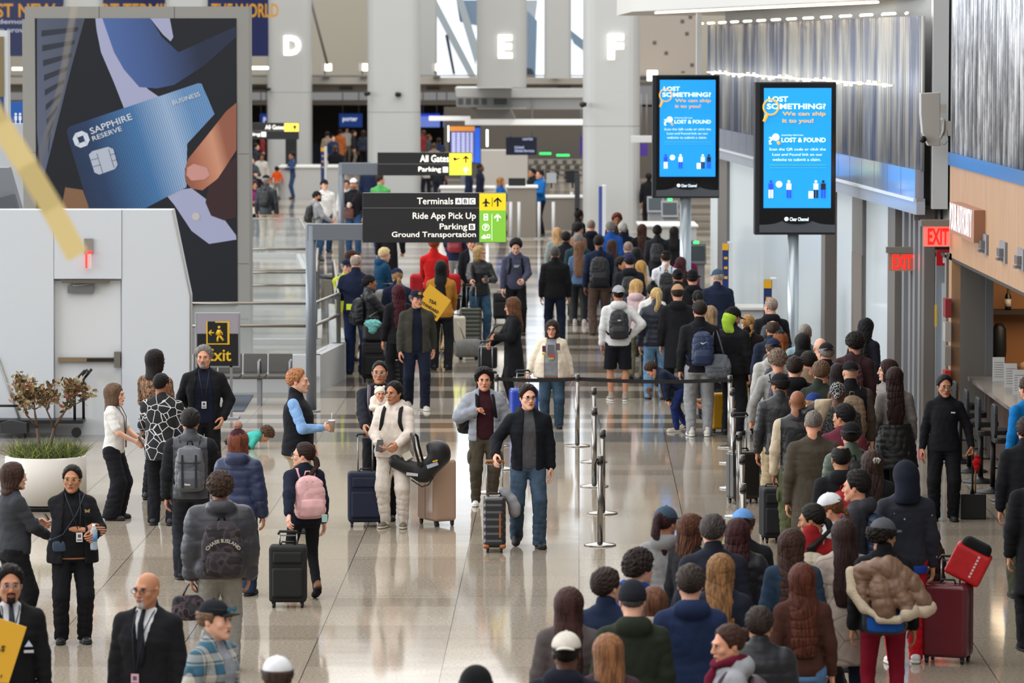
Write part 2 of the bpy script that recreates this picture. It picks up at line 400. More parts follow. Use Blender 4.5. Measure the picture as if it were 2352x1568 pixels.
# hand space: wrist at 0, fingers along -Z, thumb on the -Y side, palm faces +X (right hand)
def hand_mesh(kind, h):
    key = ('hand', kind, h)
    if key in CACHE: return CACHE[key]
    f = Field((-.06, -.1, -.22), (.1, .07, .05), h); r = .0088
    f.cone((0, 0, .03), (0, 0, -.015), .025, .024, .01)
    f.loft([(-.1, .0145, .042, 0, .002), (-.06, .0165, .041, 0, .001), (-.005, .02, .027, 0, 0)], .014, p=2.6)
    curl = {'relax': (.25, .45, .3), 'grip': (1.35, 1.5, .9), 'flat': (.1, .15, .1), 'hold': (.7, .9, .5)}[kind]
    for i, (yy, L) in enumerate(((-.031, .043), (-.0105, .048), (.0105, .045), (.031, .036))):
        p = np.array([0, yy, -.096 + abs(yy) * .15]); a = 0
        for j, ln in enumerate((L, L * .62, L * .48)):
            a += curl[j] * (1 + .12 * i); q = p + ln * np.array([sin(a), yy * .08 / .03 * (1 - j) * .5, -cos(a)])
            f.cone(p, q, r * (1 - .08 * j), r * (.94 - .08 * j), .004); p = q
    o = .9 if kind in ('grip', 'hold') else .3
    a = np.array([.006, -.03, -.022]); b = a + np.array([.018 + .012 * o, -.026, -.03]); c = b + np.array([.012 + .018 * o, -.004 + .014 * o, -.03]); d = c + np.array([.006 + .01 * o, .004 + .01 * o, -.022])
    f.cone((.0, -.012, -.012), a, .016, .015, .012); f.cone(a, b, .0145, .0115, .01); f.cone(b, c, .011, .0098, .006); f.cone(c, d, .0098, .0085, .004)
    CACHE[key] = f.mesh(); return CACHE[key]
def shoe_mesh(kind, h):
    key = ('shoe', kind, h)
    if key in CACHE: return CACHE[key]
    f = Field((-.07, -.24, -.01), (.07, .12, .18), h)   # ankle above (0,0), toe to -Y
    f.cone((0, .035, .045), (0, -.06, .038), .04, .036, .02); f.ell((0, -.125, .034), (.045, .07, .034), .03); f.cone((0, .02, .05), (0, .01, .1), .042, .044, .02)
    if kind == 'boot': f.cone((0, .01, .08), (0, .01, .15), .05, .056, .02)
    f.cut(lambda x, y, z: .022 - z + 0 * x + 0 * y); U = f.mesh()
    g = Field((-.07, -.24, -.01), (.07, .12, .05), h)
    g.cone((0, .042, .018), (0, -.05, .018), .043, .04, .03); g.ell((0, -.12, .018), (.05, .083, .03), .04)
    g.cut(lambda x, y, z: np.maximum(z - .027, .001 - z) + 0 * x + 0 * y); S_ = g.mesh()
    CACHE[key] = (U, S_); return CACHE[key]
HZ = lambda y: np.interp(y, (-.12, -.085, -.06, -.035, -.02, .03, .05, .09, .12), (.099, .09, .072, .042, -.02, -.01, -.045, -.07, -.075))
def hair_mesh(style, h, seed=0, hat=False):
    key = ('hair', style, h, seed % 5, hat)
    if key in CACHE: return CACHE[key]
    long_ = {'bob': -.17, 'shoulder': -.24, 'long': -.36, 'xlong': -.54}.get(style.replace('wavy', ''), None)
    wavy = style.startswith('wavy'); base = style.replace('wavy', '')
    f = Field((-.17, -.16, -.62 if long_ or base in ('pony', 'braid', 'lowpony') else -.13), (.17, .24, .2), h)
    th = {'short': .021, 'buzz': .007, 'curly': .036, 'balding': .012, 'crop': .024, 'messy': .034, 'pony': .011, 'lowpony': .011, 'bun': .012, 'braid': .011, 'big': .05}.get(base, .019)
    nz = {'curly': .012, 'messy': .009, 'big': .012, 'short': .0045, 'crop': .005}.get(base, .0025)
    f.ell((0, .018, .029), (.0765, .0955, .0905), 0, '+', pad=.07)
    if base == 'balding': f.ell((0, -.0, .11), (.07, .105, .055), .01, '-')
    x, y, z = f.ax[0][:, None, None], f.ax[1][None, :, None], f.ax[2][None, None, :]
    zc = HZ(f.ax[1])[None, :, None].astype(np.float32) + .012 * np.cos(x * 45) * (y < -.03)
    if base in ('curly', 'big'): zc = zc - .012
    ta = np.clip((z - zc) / (.055 if base in ('short', 'crop', 'balding') else .03), 0.06, 1) ** .6
    w = np.sin(95 * x + 2.5 * np.sin(60 * z + seed)) * np.sin(80 * y + 2 * np.sin(70 * x)) * np.sin(70 * z + 2 * np.sin(55 * y)) if base in ('curly', 'messy', 'big') else np.sin(np.arctan2(x, z - .02) * 16 + 3 * np.sin(28 * y + seed)) * np.sin(52 * y + 3 * x * 20)
    up = np.clip(z / .1, 0, 1) * (.004 if base in ('short', 'crop') else .01 if base == 'messy' else 0)
    f.F = (f.F - (th + up + nz * w) * ta).astype(np.float32)
    f.cut(lambda x, y, z: (zc - z) * .8 + 0 * x)
    if hat and base in ('curly', 'messy', 'big', 'short', 'crop'): f.cut(lambda x, y, z: z - .055 + 0 * x + 0 * y)
    if long_:
        L = long_; wv = .005 if wavy else .003
        dy = .045 if L < -.3 else 0; rows = [(L, .07, .035, 0, .075 + dy), (L * .75, .093, .048, 0, .07 + dy), (-.2 if L < -.22 else L * .5, .1, .066, 0, .05 + dy * .6), (-.1, .097, .092, 0, .022), (0, .093, .104, 0, .018), (.06, .086, .1, 0, .018), (.1, .06, .07, 0, .018)]
        rows = sorted(set(rows)); f.loft(rows, .03, streak=wv, sn=22 if wavy else 34, fs=seed, fold=.004 if wavy else 0, cap=.03)
        f.ell((0, -.1, -.045), (.058, .085, .1), .012, '-'); f.cone((0, -.14, -.1), (0, -.1, -.3), .07, .09, .01, '-')
        if base == 'bob': f.cone((0, .05, -.2), (0, .05, -.4), .05, .06, .01, '-')
    if base in ('pony', 'lowpony', 'braid'):
        z0 = .05 if base == 'pony' else -.03
        f.ell((0, .118, z0), (.026, .03, .026), .015)
        for i in range(8):
            a = i / 8; z_ = z0 - .03 - .27 * a; y_ = .135 + .02 * sin(a * 3) - .03 * a; rr = (.032 - .012 * abs(a - .4)) * (1 if i < 7 else .6)
            if base == 'braid': f.ell((.006 * (-1) ** i, y_, z_), (.023, .02, .022), .006)
            else: f.ell((0, y_, z_), (rr * 1.25, rr, .034), .02, '+', .002, 120)
    if base == 'bun': f.ell((0, .12, .05), (.038, .036, .036), .01, '+', .004, 90)
    if base == 'topbun': f.ell((0, .07, .14), (.04, .04, .036), .01, '+', .005, 90)
    CACHE[key] = f.mesh(); return CACHE[key]
def hat_mesh(kind, h):
    key = ('hat', kind, h)
    if key in CACHE: return CACHE[key]
    f = Field((-.14, -.22, -.2), (.14, .2, .2), h)
    if kind in ('cap', 'capback'):
        f.ell((0, .014, .042), (.09, .106, .094), 0); f.cut(lambda x, y, z: .038 + .12 * np.maximum(y, 0) * 0 - z + 0 * x)
        g = Field((-.1, -.2, .0), (.1, -.03, .09), h * .7)
        g.ell((0, -.088, .052), (.072, .088, .03), 0); g.cut(lambda x, y, z: np.maximum((z - (.052 - 5 * x * x)), (.043 - 5 * x * x) - z)); g.cut(lambda x, y, z: y + .06 + 0 * x + 0 * z)
        gv, gq = g.mesh(); fv, fq = f.mesh()
        b, bq = _BV * np.array((.009, .009, .005)) + np.array((0, .014, .137)), _BQ4
        if kind == 'capback': fv = fv * [1, -1, 1] + [0, .03, 0]; gv = gv * [-1, -1, 1] + [0, .03, 0]; fq = fq[:, ::-1]
        CACHE[key] = [(fv, fq, 0), (gv, gq, 0), (b, bq, 0)]; return CACHE[key]
    if kind in ('beanie', 'pom'):
        f.ell((0, .022, .04), (.091, .108, .105), 0); f.cut(lambda x, y, z: .03 - .35 * y - z + 0 * x)
        f.loft([(.0, .09, .108, 0, .016), (.05, .094, .112, 0, .018)], .006, p=2, cap=.01)
        f.cut(lambda x, y, z: .03 - .45 * y - z + 0 * x - .03)
        o = [(*f.mesh(), 0)]
        if kind == 'pom': g = Field((-.07, -.05, .1), (.07, .09, .24), h); g.ell((0, .025, .172), (.045, .045, .042), 0, '+', .007, 110); o.append((*g.mesh(), 1))
        CACHE[key] = o; return o
    if kind == 'kippah': f.ell((0, .035, .05), (.086, .098, .085), 0); f.cut(lambda x, y, z: .085 - z + .1 * (x * 0) - .5 * (y - .04))
    if kind == 'durag': f.ell((0, .016, .036), (.084, .102, .092), 0); f.cone((0, .1, 0), (0, .13, -.1), .03, .04, .02); f.cut(lambda x, y, z: (.03 - .6 * np.maximum(y, 0) - z) + 0 * x)
    if kind == 'brim': f.ell((0, .014, .07), (.085, .1, .085), 0); f.cut(lambda x, y, z: .04 - z + 0 * x + 0 * y); f.loft([(.034, .14, .15, 0, .014), (.046, .13, .14, 0, .014)], .004, p=2, cap=.004)
    if kind == 'bear':
        f.ell((0, .022, .03), (.093, .11, .105), 0); f.cut(lambda x, y, z: .02 - .6 * (y + .03) - z + 0 * x)
        for s in (-1, 1): f.ell((s * .07, .01, .12), (.028, .018, .028), .01)
    if kind == 'hood':
        f.ell((0, .02, .03), (.108, .125, .122), 0); f.cone((0, .05, -.02), (0, .06, -.17), .1, .11, .03)
        f.ell((0, -.13, -.02), (.07, .12, .1), .02, '-'); f.cut(lambda x, y, z: -.2 - z + 0 * x + 0 * y)
    CACHE[key] = [(*f.mesh(), 0)]; return CACHE[key]
def glasses_obj(parent, m, sun=False):
    b = MB()
    for s in (-1, 1):
        C = np.array([s * .032, -.107, .0]); pts = [C + np.array([.0235 * cos(a), .004 * abs(cos(a)) * 0, .0165 * sin(a)]) for a in np.arange(12) * pi / 6]
        b.tube(pts, .0021, 5, closed=True); b.tube([(s * .056, -.105, .004), (s * .075, -.07, .006), (s * .084, .01, .004)], .0018, 5)
        if sun: b.mat(1).ball((s * .032, -.107, 0), (.023, .002, .016), 10, 6).mat(0)
    b.tube([(-.009, -.109, .004), (0, -.112, .007), (.009, -.109, .004)], .0018, 5)
    return b
SKIN = {1: '#d9a58c', 2: '#c98f74', 3: '#b07a5c', 4: '#8d5d44', 5: '#5a3a2b'}
def IK(a, t, l1, l2, pole):
    a, t, pole = map(lambda v: np.asarray(v, float), (a, t, pole)); d = t - a; D = np.linalg.norm(d); D2 = min(D, (l1 + l2) * .995); u = d / (D + 1e-9); t = a + u * D2
    x = (l1 * l1 - l2 * l2 + D2 * D2) / (2 * D2); hgt = sqrt(max(l1 * l1 - x * x, 0)); n = pole - u * pole.dot(u); n /= np.linalg.norm(n) + 1e-9
    return a + u * x + n * hgt, t
def frame(dirn, thumb, mirror):
    z = -np.asarray(dirn, float); z /= np.linalg.norm(z); y = -np.asarray(thumb, float); y = y - z * y.dot(z); y /= np.linalg.norm(y); x = np.cross(y, z)
    M = np.stack([x, y, z], 1)
    if mirror: M = M @ np.diag([-1., 1, 1])
    return M
# arm presets for the right hand (x<0): wrist target (x,y,z as fractions: metres for 1.75 m), pole, thumb direction, hand shape
ARMS = {'down': ((-.25, -.03, .86), (-.3, 1, 0), (0, -1, 0), 'relax'), 'swingf': ((-.24, -.22, .9), (-.3, 1, 0), (0, -1, 0), 'relax'),
        'swingb': ((-.27, .2, .88), (-.3, 1, 0), (0, -1, 0), 'relax'), 'pull': ((-.29, .2, .88), (-.4, .6, 0), (0, -1, .2), 'grip'),
        'side': ((-.31, -.06, .9), (-.5, 1, 0), (0, -1, 0), 'grip'), 'phone': ((-.1, -.3, 1.14), (-.8, .3, -1), (.3, -.1, 1), 'hold'),
        'phonelow': ((-.12, -.32, 1.03), (-.8, .3, -1), (.3, -.1, 1), 'hold'), 'pocket': ((-.22, -.1, .93), (-.9, .8, 0), (.3, -1, 0), 'relax'),
        'strap': ((-.14, -.15, 1.24), (-.8, .1, -1), (.9, -.2, .3), 'grip'), 'clasp': ((-.04, -.25, 1.0), (-1, .3, -.3), (0, 0, 1), 'hold'),
        'hip': ((-.2, -.0, 1.0), (-1, .5, 0), (0, .3, 1), 'relax'), 'hold': ((-.2, -.3, 1.1), (-.6, .5, -1), (.3, 0, 1), 'hold'),
        'chest': ((.04, -.19, 1.22), (-1, .2, -.8), (0, 0, 1), 'relax'), 'behind': ((-.08, .17, .98), (-1, .3, 0), (0, -.2, 1), 'relax'),
        'nape': ((-.09, .06, 1.52), (-1, -.1, .5), (0, 0, -1), 'relax'), 'push': ((-.17, -.38, 1.0), (-.5, .5, -1), (1, 0, .2), 'grip'),
        'face': ((-.08, -.2, 1.42), (-1, 0, -.8), (1, 0, .2), 'hold'), 'cross': ((.12, -.22, 1.14), (-1, .2, -.6), (0, 0, 1), 'flat')}
PEOPLE = []
def rot2(V, a, c):                               # pitch about the hip axis (lean)
    if not a: return V
    R = rotm('X', a); return (V - c) @ R.T + c
def person(px, ytop, h, head, sk=2, g='m', hair='short:#2a211c', top='jacket:#16181c', inner=None, bot='pants:#16181c', shoes='#1b1b1c', sole=None,
           arms='down,down', look=0, nod=0, hat=None, glass=None, b=1.0, fat=0.0, lean=0, step=0.0, label='', kneel=0, beard=None, res=None, pos=None, group=None, cat='person', turn=0, wide=1.0, detail=None, zoff=0, reach=None):
    if h > 3: h = CH * (h - ytop) / (h - HY)      # given as the row of the feet
    if pos is None:
        p = onz(px, ytop, h + (0 if not kneel else -kneel)); loc = (p[0], p[1], 0)
    else: loc = (*pos, 0)
    Y = max(loc[1], 1); s_ = FPX / Y
    k = h / 1.75; bh = 1.075 * k ** .35 if h > 1.3 else k ** .1   # head scale
    if h < 1.35: bh = .86
    if h < .9: bh = .68
    e = empty('person', (loc[0], loc[1], zoff), radians(head), label, cat, group)
    H = res or (.013 if s_ > 185 else .016 if s_ > 120 else .021); Hh = .005 if s_ > 150 else .0075
    if detail is None: detail = True
    # ---- joints (metres, person space, facing -Y) ----
    fem = g == 'f'; hw = .092 * k * (1.04 if fem else 1); sw = (.172 if fem else .19) * k * wide; hipz = .915 * k - kneel
    shz = 1.415 * k - kneel; nz = 1.49 * k - kneel; hz = h - .115 * bh - kneel
    HIP = np.array([0, 0, hipz]); LN = radians(lean)
    ua, fa = .285 * k, .25 * k; th, ca = .43 * k, .42 * k
    al, ar = (arms.split(',') + ['down'])[:2]     # left hand (x>0), right hand (x<0)
    J = {}
    for s, nm in ((-1, ar), (1, al)):
        A = ARMS[nm]; t = np.array(A[0]) * k; t[2] -= kneel; t[0] *= -s; pole = np.array(A[1]) * [-s, 1, 1]; tb = np.array(A[2]) * [-s, 1, 1]
        if nm in ('down', 'side', 'swingf', 'swingb', 'pull'): t[0] += s * fat * .7
        sh = np.array([s * sw, .01, shz - .02 * k]); el, wr = IK(sh, t, ua, fa, pole)
        if reach and s in reach:
            q = np.array(reach[s]) - [loc[0], loc[1], zoff]; a_ = -radians(head); q = np.array([q[0] * cos(a_) - q[1] * sin(a_), q[0] * sin(a_) + q[1] * cos(a_), q[2]])
            for _ in range(3): dd = (q - el) / np.linalg.norm(q - el); el, wr = IK(sh, q - dd * .085 * k, ua, fa, pole)
        J[s] = (sh, el, wr, tb, A[3])
    legs = {}
    for s in (-1, 1):
        fw = -step * s; hp = np.array([s * hw, .01, hipz - .01]); an = np.array([s * (hw + .015), .02 + fw * k, .085 * k])
        if abs(step) > .1 and fw > 0: an[2] += .1 * k * min(1, abs(step) * 4)
        if kneel: an = np.array([s * .13, .06 + s * .1, .085])
        kn, an = IK(hp, an, th, ca, np.array([s * (.15 if not kneel else .6), -1, 0])); legs[s] = (hp, kn, an)
    rng = random.Random(hash((px, ytop)) & 0xffff if False else int(px * 7 + ytop * 13)); fs = rng.random() * 6
    tstyle, tcol = (top.split(':', 1) + [''])[:2]; bstyle, bcol = bot.split(':', 1)
    tn = {'tee': .008, 'shirt': .012, 'sweater': .018, 'hoodie': .024, 'jacket': .026, 'blazer': .022, 'coat': .03, 'puffer': .042, 'bigpuffer': .07, 'vest': .026, 'blouse': .02, 'robe': .03, 'rough': .034}[tstyle]
    tl = {'tee': .86, 'shirt': .84, 'sweater': .86, 'hoodie': .85, 'jacket': .84, 'blazer': .8, 'coat': .52, 'puffer': .84, 'bigpuffer': .84, 'vest': .84, 'blouse': .76, 'robe': .7, 'rough': .84}[tstyle] * k - kneel
    def torso(t, z0, arms_=True, hemw=0):
        cw = (.155 if fem else .172) * k * b; ww = (.125 if fem else .148) * k * b + fat; pw = (.168 if fem else .158) * k * b + fat * .9
        rows = [(z0, pw * .98 + t + hemw, .108 * k * b + t + fat * .8 + hemw, 0, .012 - fat * .3), (.93 * k - kneel, pw + t, .112 * k * b + t + fat * .8, 0, .01 - fat * .3), (1.1 * k - kneel, ww + t, .098 * k * b + t + fat, 0, -.004 - fat * .4),
                (1.27 * k - kneel, cw + t, .113 * k * b + t + fat * .6, 0, -.008), (1.37 * k - kneel, cw + t * .9, .1 * k * b + t * .8 + fat * .3, 0, .006), (1.44 * k - kneel, cw * .66 + t * .4, .07 * k + t * .5, 0, .014), (1.485 * k - kneel, .075 * k + t * .4, .056 * k + t * .4, 0, .016)]
        rows = [r for r in rows if r[0] >= z0 - 1e-6]
        if z0 < .7 * k - kneel: rows[0] = (z0, pw * 1.12 + t, .13 * k * b + t + fat * .7, 0, .02)
        return rows
    puff = {'puffer': .009, 'bigpuffer': .016}.get(tstyle, 0); pl = .085 if tstyle == 'puffer' else .17
    short = 'short' in top.split(',')[-1] if ',' in top and not tcol.startswith(('lines', 'camo', 'plaid', 'spots')) else False
    tc_ = tcol.split(';')[0]; opts = tcol.split(';')[1:]; short = 'ss' in opts
    # ---- body: one continuous skin mesh ----
    hres = .02 if bstyle not in ('shorts', 'skirt') else .014
    f = Field((-.55 * k, -.55 * k, -.02), (.55 * k, .5 * k, nz + .08), hres)
    f.loft(torso(-.012, .84 * k - kneel), .02)
    for s in (-1, 1):
        sh, el, wr, tb, hd = J[s]; f.cone(sh, el, .05 * k, .037 * k, .03); f.cone(el, wr, .039 * k, .026 * k, .02)
        hp, kn, an = legs[s]; kk = k * (1 if bstyle == 'shorts' else .82); f.cone(hp, kn, .08 * kk, .05 * kk, .03); f.cone(kn, kn + (an - kn) * .35, .05 * kk, .053 * kk, .02); f.cone(kn + (an - kn) * .35, an, .053 * kk, .034 * kk, .02); f.cone(an, an + [0, -.08, -.055], .026 * k, .018 * k, .02)
    f.cone((0, .02, nz - .06), (0, .01, nz + .06), .055 * k, .05 * bh, .03)
    V, Q = f.mesh(); V = rot2(V, LN, HIP); parts = [(V, Q, 0)]
    Rh = rotm('Z', radians(look)) @ rotm('X', radians(nod)); HC = np.array([0, -.012, hz])
    def hx(V):
        V = np.asarray(V, float); w = np.clip((V[:, 2:3] + .2) / .1, 0, 1); return rot2((V + w * (V @ Rh.T - V)) * bh + HC, LN, HIP)
    kind = 'f' if fem else 'm'
    for v, q, m in head_mesh(kind, Hh) + face_parts(kind, detail and s_ > 60): parts.append((hx(v), q, m))
    for s in (-1, 1):
        sh, el, wr, tb, hd = J[s]; hv, hq = hand_mesh(hd, .005 if s_ > 150 else .007); Fm = frame(wr - el, tb, s > 0)
        hv = (hv * k ** .6) @ Fm.T + wr; parts.append((rot2(hv, LN, HIP), hq if s < 0 else hq[:, ::-1], 0))
    hs, hc = (hair.split(':', 1) + ['#2a211c'])[:2]; sc = SKIN.get(sk, sk)
    me = qmesh('body', parts); link('body', me, [skin(sc), plastic('#d8d2cc', .3), plastic('#1d1410', .2), hairm(hc if hc != '#d0d0d0' else '#8a8886'), skin('#a5594e' if sk < 4 else '#6b3a34')], e)
    def sub_(name, parts_, mats, par=e):
        me = qmesh(name, parts_); return link(name, me, mats, par)
    if hs != 'bald':
        hv, hq = hair_mesh(hs, .006 if s_ > 120 else .01, int(px), bool(hat)); sub_('hair', [(hx(hv), hq, 0)], hairm(hc))
    if beard:
        f = Field((-.09, -.13, -.14), (.09, .03, .02), .005)
        f.ell((0, -.035, -.035), (.066, .066, .088), 0)
        for s in (-1, 1): f.cone((s * .052, .0, -.045), (s * .02, -.065, -.1), .021, .017, .02)
        f.ell((0, -.078, -.1), (.026, .024, .02), .02); f.ell((0, -.1, -.066), (.017, .02, .008), .004, '-')
        if 'goatee' in beard: f.cut(lambda x, y, z: np.abs(x) - .03 + 0 * y + 0 * z)
        f.cut(lambda x, y, z: np.maximum(z + .046, (y + .02)) + 0 * x); V, Q = f.mesh(); sub_('beard', [(hx(V), Q, 0)], hairm(beard.split(':')[1]))
    if hat:
        hk, hcs = hat.split(':', 1); hcs = hcs.split('|'); mm = [mget(c if ':' in c else 'cloth:' + c) for c in hcs]
        pr = hat_mesh(hk, .007 if s_ > 120 else .01); mm = mm + [mm[0]]
        sub_({'cap': 'cap', 'capback': 'cap', 'beanie': 'beanie', 'pom': 'beanie', 'kippah': 'skullcap', 'durag': 'head_wrap', 'brim': 'brimmed_hat', 'bear': 'bear_ear_beanie', 'hood': 'hood'}[hk], [(hx(v), q, m) for v, q, m in pr], mm)
    if glass and s_ > 60:
        gb = glasses_obj(None, None, 'sun' in glass); gb.V = [hx(v) for v in gb.V]; gb.build('glasses', [plastic(glass.split(':')[1], .25), mat('#20242c', .05, coat=1)], e)
    # ---- trousers ----
    bm = mget(bcol if ':' in bcol else 'cloth:' + bcol)
    kt = {'pants': (.1, .08, .07), 'jeans': (.1, .08, .072), 'leggings': (.09, .062, .048), 'wide': (.1, .105, .115), 'shorts': (.105, .1, 0), 'sweats': (.105, .085, .06), 'skirt': (.1, .08, .06), 'cargo': (.104, .084, .058)}[bstyle]
    f = Field((-.42 * k, -.5 * k, .0), (.42 * k, .5 * k, 1.06 * k - kneel), H)
    pw = (.17 if fem else .16) * k * b + fat * .8; fo = .004 if bstyle != 'leggings' else .0015
    f.loft([(hipz - .1 * k, pw * .96, .11 * k * b + fat * .5, 0, .02), (hipz + .0, pw + .006, .118 * k * b + fat * .7, 0, .014), (1.03 * k - kneel, pw * .88 + fat * .2, .104 * k * b + fat * .8, 0, .004)], .03, fold=fo, fs=fs)
    fr = 1 + fat * 1.6
    for s in (-1, 1):
        hp, kn, an = legs[s]
        f.cone(hp - [0, 0, .02], kn if bstyle != 'shorts' else hp + (kn - hp) * 1.02, kt[0] * k * fr, kt[1] * k * fr, .035 if bstyle != 'wide' else .05, fold=fo, fs=fs)
        if bstyle != 'shorts':
            an2 = an + np.array([0, .0, -.055 * k if bstyle in ('wide', 'jeans', 'pants') else -.035 * k])
            f.cone(kn, an2, kt[1] * k * fr, kt[2] * k, .02, fold=fo * 1.6, fs=fs + s)
            if bstyle == 'cargo': f.ell((hp + kn) / 2 + [s * .095 * k * fr, 0, -.06], (.025, .07, .085), .012)
    if bstyle == 'shorts':
        zc_ = min(legs[1][1][2], legs[-1][1][2]) - .005; f.cut(lambda x, y, z: zc_ - z + 0 * x + 0 * y)
    if not kneel: f.cut(lambda x, y, z: .028 - z + 0 * x + 0 * y)
    V, Q = f.mesh(); sub_('shorts' if bstyle == 'shorts' else 'trousers', [(V, Q, 0)], bm)
    # ---- shoes ----
    boot = shoes.startswith('boot'); shc = shoes.split('|')[0].replace('boot', ''); (uv, uq), (sv, sq) = shoe_mesh('boot' if boot else 'shoe', .009 if s_ > 150 else .013)
    sm = mat(shc, .55, bump=.2, bscale=50, name='shoe'); som = mat(sole or ('#d9d6cf' if sum(srgb(shc)) > .6 else '#121212'), .7, name='sole')
    for s in (-1, 1):
        hp, kn, an = legs[s]; fz = an[2] - .085 * k; R = rotm('Z', s * .16) @ rotm('X', radians(30 if fz > .03 else 0)); q = k ** .8
        tr = lambda v: (v * q) @ R.T + np.array([an[0], an[1], max(fz, 0)])
        U = tr(uv); S2 = tr(sv); dz = min(S2[:, 2].min(), 0) * -1; U[:, 2] += dz; S2[:, 2] += dz
        me = qmesh('shoe', [(U, uq, 0), (S2, sq, 1)]); link('shoe', me, [sm, som], e)
    # ---- upper garment ----
    tm = mget(tc_ if ':' in tc_ else 'cloth:' + tc_); sleeve = None
    for o_ in opts:
        if o_.startswith('sl='): sleeve = o_[3:]
    wrap = .05
    f = Field((-.62 * k, -.6 * k, max(0.1 if tl < .6 else tl - .03, .05)), (.62 * k, .45 * k, shz + .24 * k), H)
    f.loft(torso(tn, tl, hemw=-.004 if tstyle in ('hoodie', 'puffer', 'bigpuffer', 'sweater') else .006), .03, puff=puff, pl=pl, fold=.0028 if not puff else .002, fs=fs)
    for s in (-1, 1):
        sh, el, wr, tb, hd = J[s]
        f.cone((s * .045 * k, .018, nz - .035 * k), sh + [-s * .01, 0, -.012 * k], .046 * k + tn * .25, .05 * k + tn * .55, .05)
        if tstyle != 'vest':
            e1 = el if not short else sh + (el - sh) * .75
            f.cone(sh + [-s * .006, 0, -.014 * k], e1, .053 * k + tn * .85, .045 * k + tn * .85, .025, puff=puff, pl=pl, fold=.0035, fs=fs)
            if not short: f.cone(el, el + (wr - el) * .93, .047 * k + tn * .9, .033 * k + tn * .75, .02, puff=puff, pl=pl, fold=.0045, fs=fs + 2)
    hood = 'hood' in opts; col_ = tstyle in ('jacket', 'coat', 'puffer', 'blazer', 'vest', 'bigpuffer', 'robe', 'rough', 'shirt') and not hood
    nb = .058 * k
    f.cone((0, .02, nz - .03), (0, .022, nz + (.035 if col_ else .012) * k), nb + tn * .7 + .006, nb + .014 if col_ else nb + .004, .02)
    if hood:
        f.ell((0, .1 * k, nz - .02 * k), (.13 * k, .072 * k + tn * .3, .085 * k), .03); f.ell((0, .06 * k, nz + .05 * k), (.075 * k, .07 * k, .05 * k), .015, '-')
        for s in (-1, 1): f.cone((s * .075 * k, .03, nz), (s * .035 * k, -.075 * k, nz - .06 * k), .03 * k, .022 * k, .02)
    if inner:
        op = {'open': .075, 'wopen': .11, 'v': .05}.get(next((o_ for o_ in opts if o_ in ('open', 'wopen', 'v')), 'open'), .07) * k
        zt = nz; zb = tl if 'v' not in opts else 1.12 * k - kneel
        f.cut(lambda x, y, z: -np.maximum(np.maximum(np.abs(x) - (op * (.62 + .38 * np.clip((zt - z) / .3, 0, 1)) if 'v' not in opts else .004 + op * 1.5 * np.clip((z - zb) / (zt - zb), 0, 1)), y + .01 + 0 * x), zb - .02 - z))
        g_ = Field((-.3 * k, -.3 * k, .8 * k - kneel), (.3 * k, .25 * k, nz + .08), H)
        ti = tn * .35; g_.loft(torso(ti, (.86 if 'tuck' not in opts else .93) * k - kneel), .02, fold=.003, fs=fs)
        for s in (-1, 1): g_.cone((s * .05, .016, nz - .03), (s * sw * .9, .01, shz - .02), .045 * k, .045 * k, .03)
        g_.cone((0, .02, nz - .03), (0, .015, nz + .012), nb + .006, nb + .003, .02)
        V, Q = g_.mesh(); V = rot2(V, LN, HIP); im = inner.split('|'); sub_('shirt', [(V, Q, 0)], mget(im[0] if ':' in im[0] else 'cloth:' + im[0]))
        if len(im) > 1:
            tb_ = MB(); fy = -(.113 * k * b + ti + fat * .6 + .022); tb_.tube([(0, -.075 * k, nz - .0), (0, fy, nz - .09 * k), (0, fy - .006 - fat, nz - .3 * k), (0, fy - .002 - fat, nz - .4 * k)], [.016, .022, .034, .012], 6, ry=.008)
            tb_.V = [rot2(v, LN, HIP) for v in tb_.V]; tb_.build('necktie', mget('cloth:' + im[1]), e)
    V, Q = f.mesh(); V2 = rot2(V, LN, HIP); mats_ = [tm]; mi = 0
    me = qmesh(tstyle, [(V2, Q, 0)])
    nm_ = {'tee': 'shirt', 'bigpuffer': 'puffer_jacket', 'puffer': 'puffer_jacket', 'rough': 'sherpa_coat', 'robe': 'coat'}.get(tstyle, tstyle)
    to = link(nm_, me, [tm] + ([mget(sleeve if ':' in sleeve else 'cloth:' + sleeve)] if sleeve else []), e)
    if sleeve:
        c_ = V[Q].mean(1); mi = (np.abs(c_[:, 0]) > sw * .95).astype(np.int32); to.data.polygons.foreach_set('material_index', mi)
    e['_'] = 0; del e['_']
    info = dict(e=e, k=k, b=b, fat=fat, tn=tn, nz=nz, hz=hz, sw=sw, J=J, LN=LN, HIP=HIP, kneel=kneel, head=radians(head), loc=loc, h=h, hx=hx, px=px, s=s_, fem=fem, shz=shz)
    PEOPLE.append(info); return info
def toworld(P, v):
    v = rot2(np.asarray(v, float).reshape(1, 3), P['LN'], P['HIP'])[0]; a = P['head']
    return np.array([P['loc'][0] + v[0] * cos(a) - v[1] * sin(a), P['loc'][1] + v[0] * sin(a) + v[1] * cos(a), v[2]])
def hand(P, s, fwd=.08):
    sh, el, wr, tb, hd = P['J'][s]; d = (wr - el) / np.linalg.norm(wr - el); return toworld(P, wr + d * fwd * P['k'])
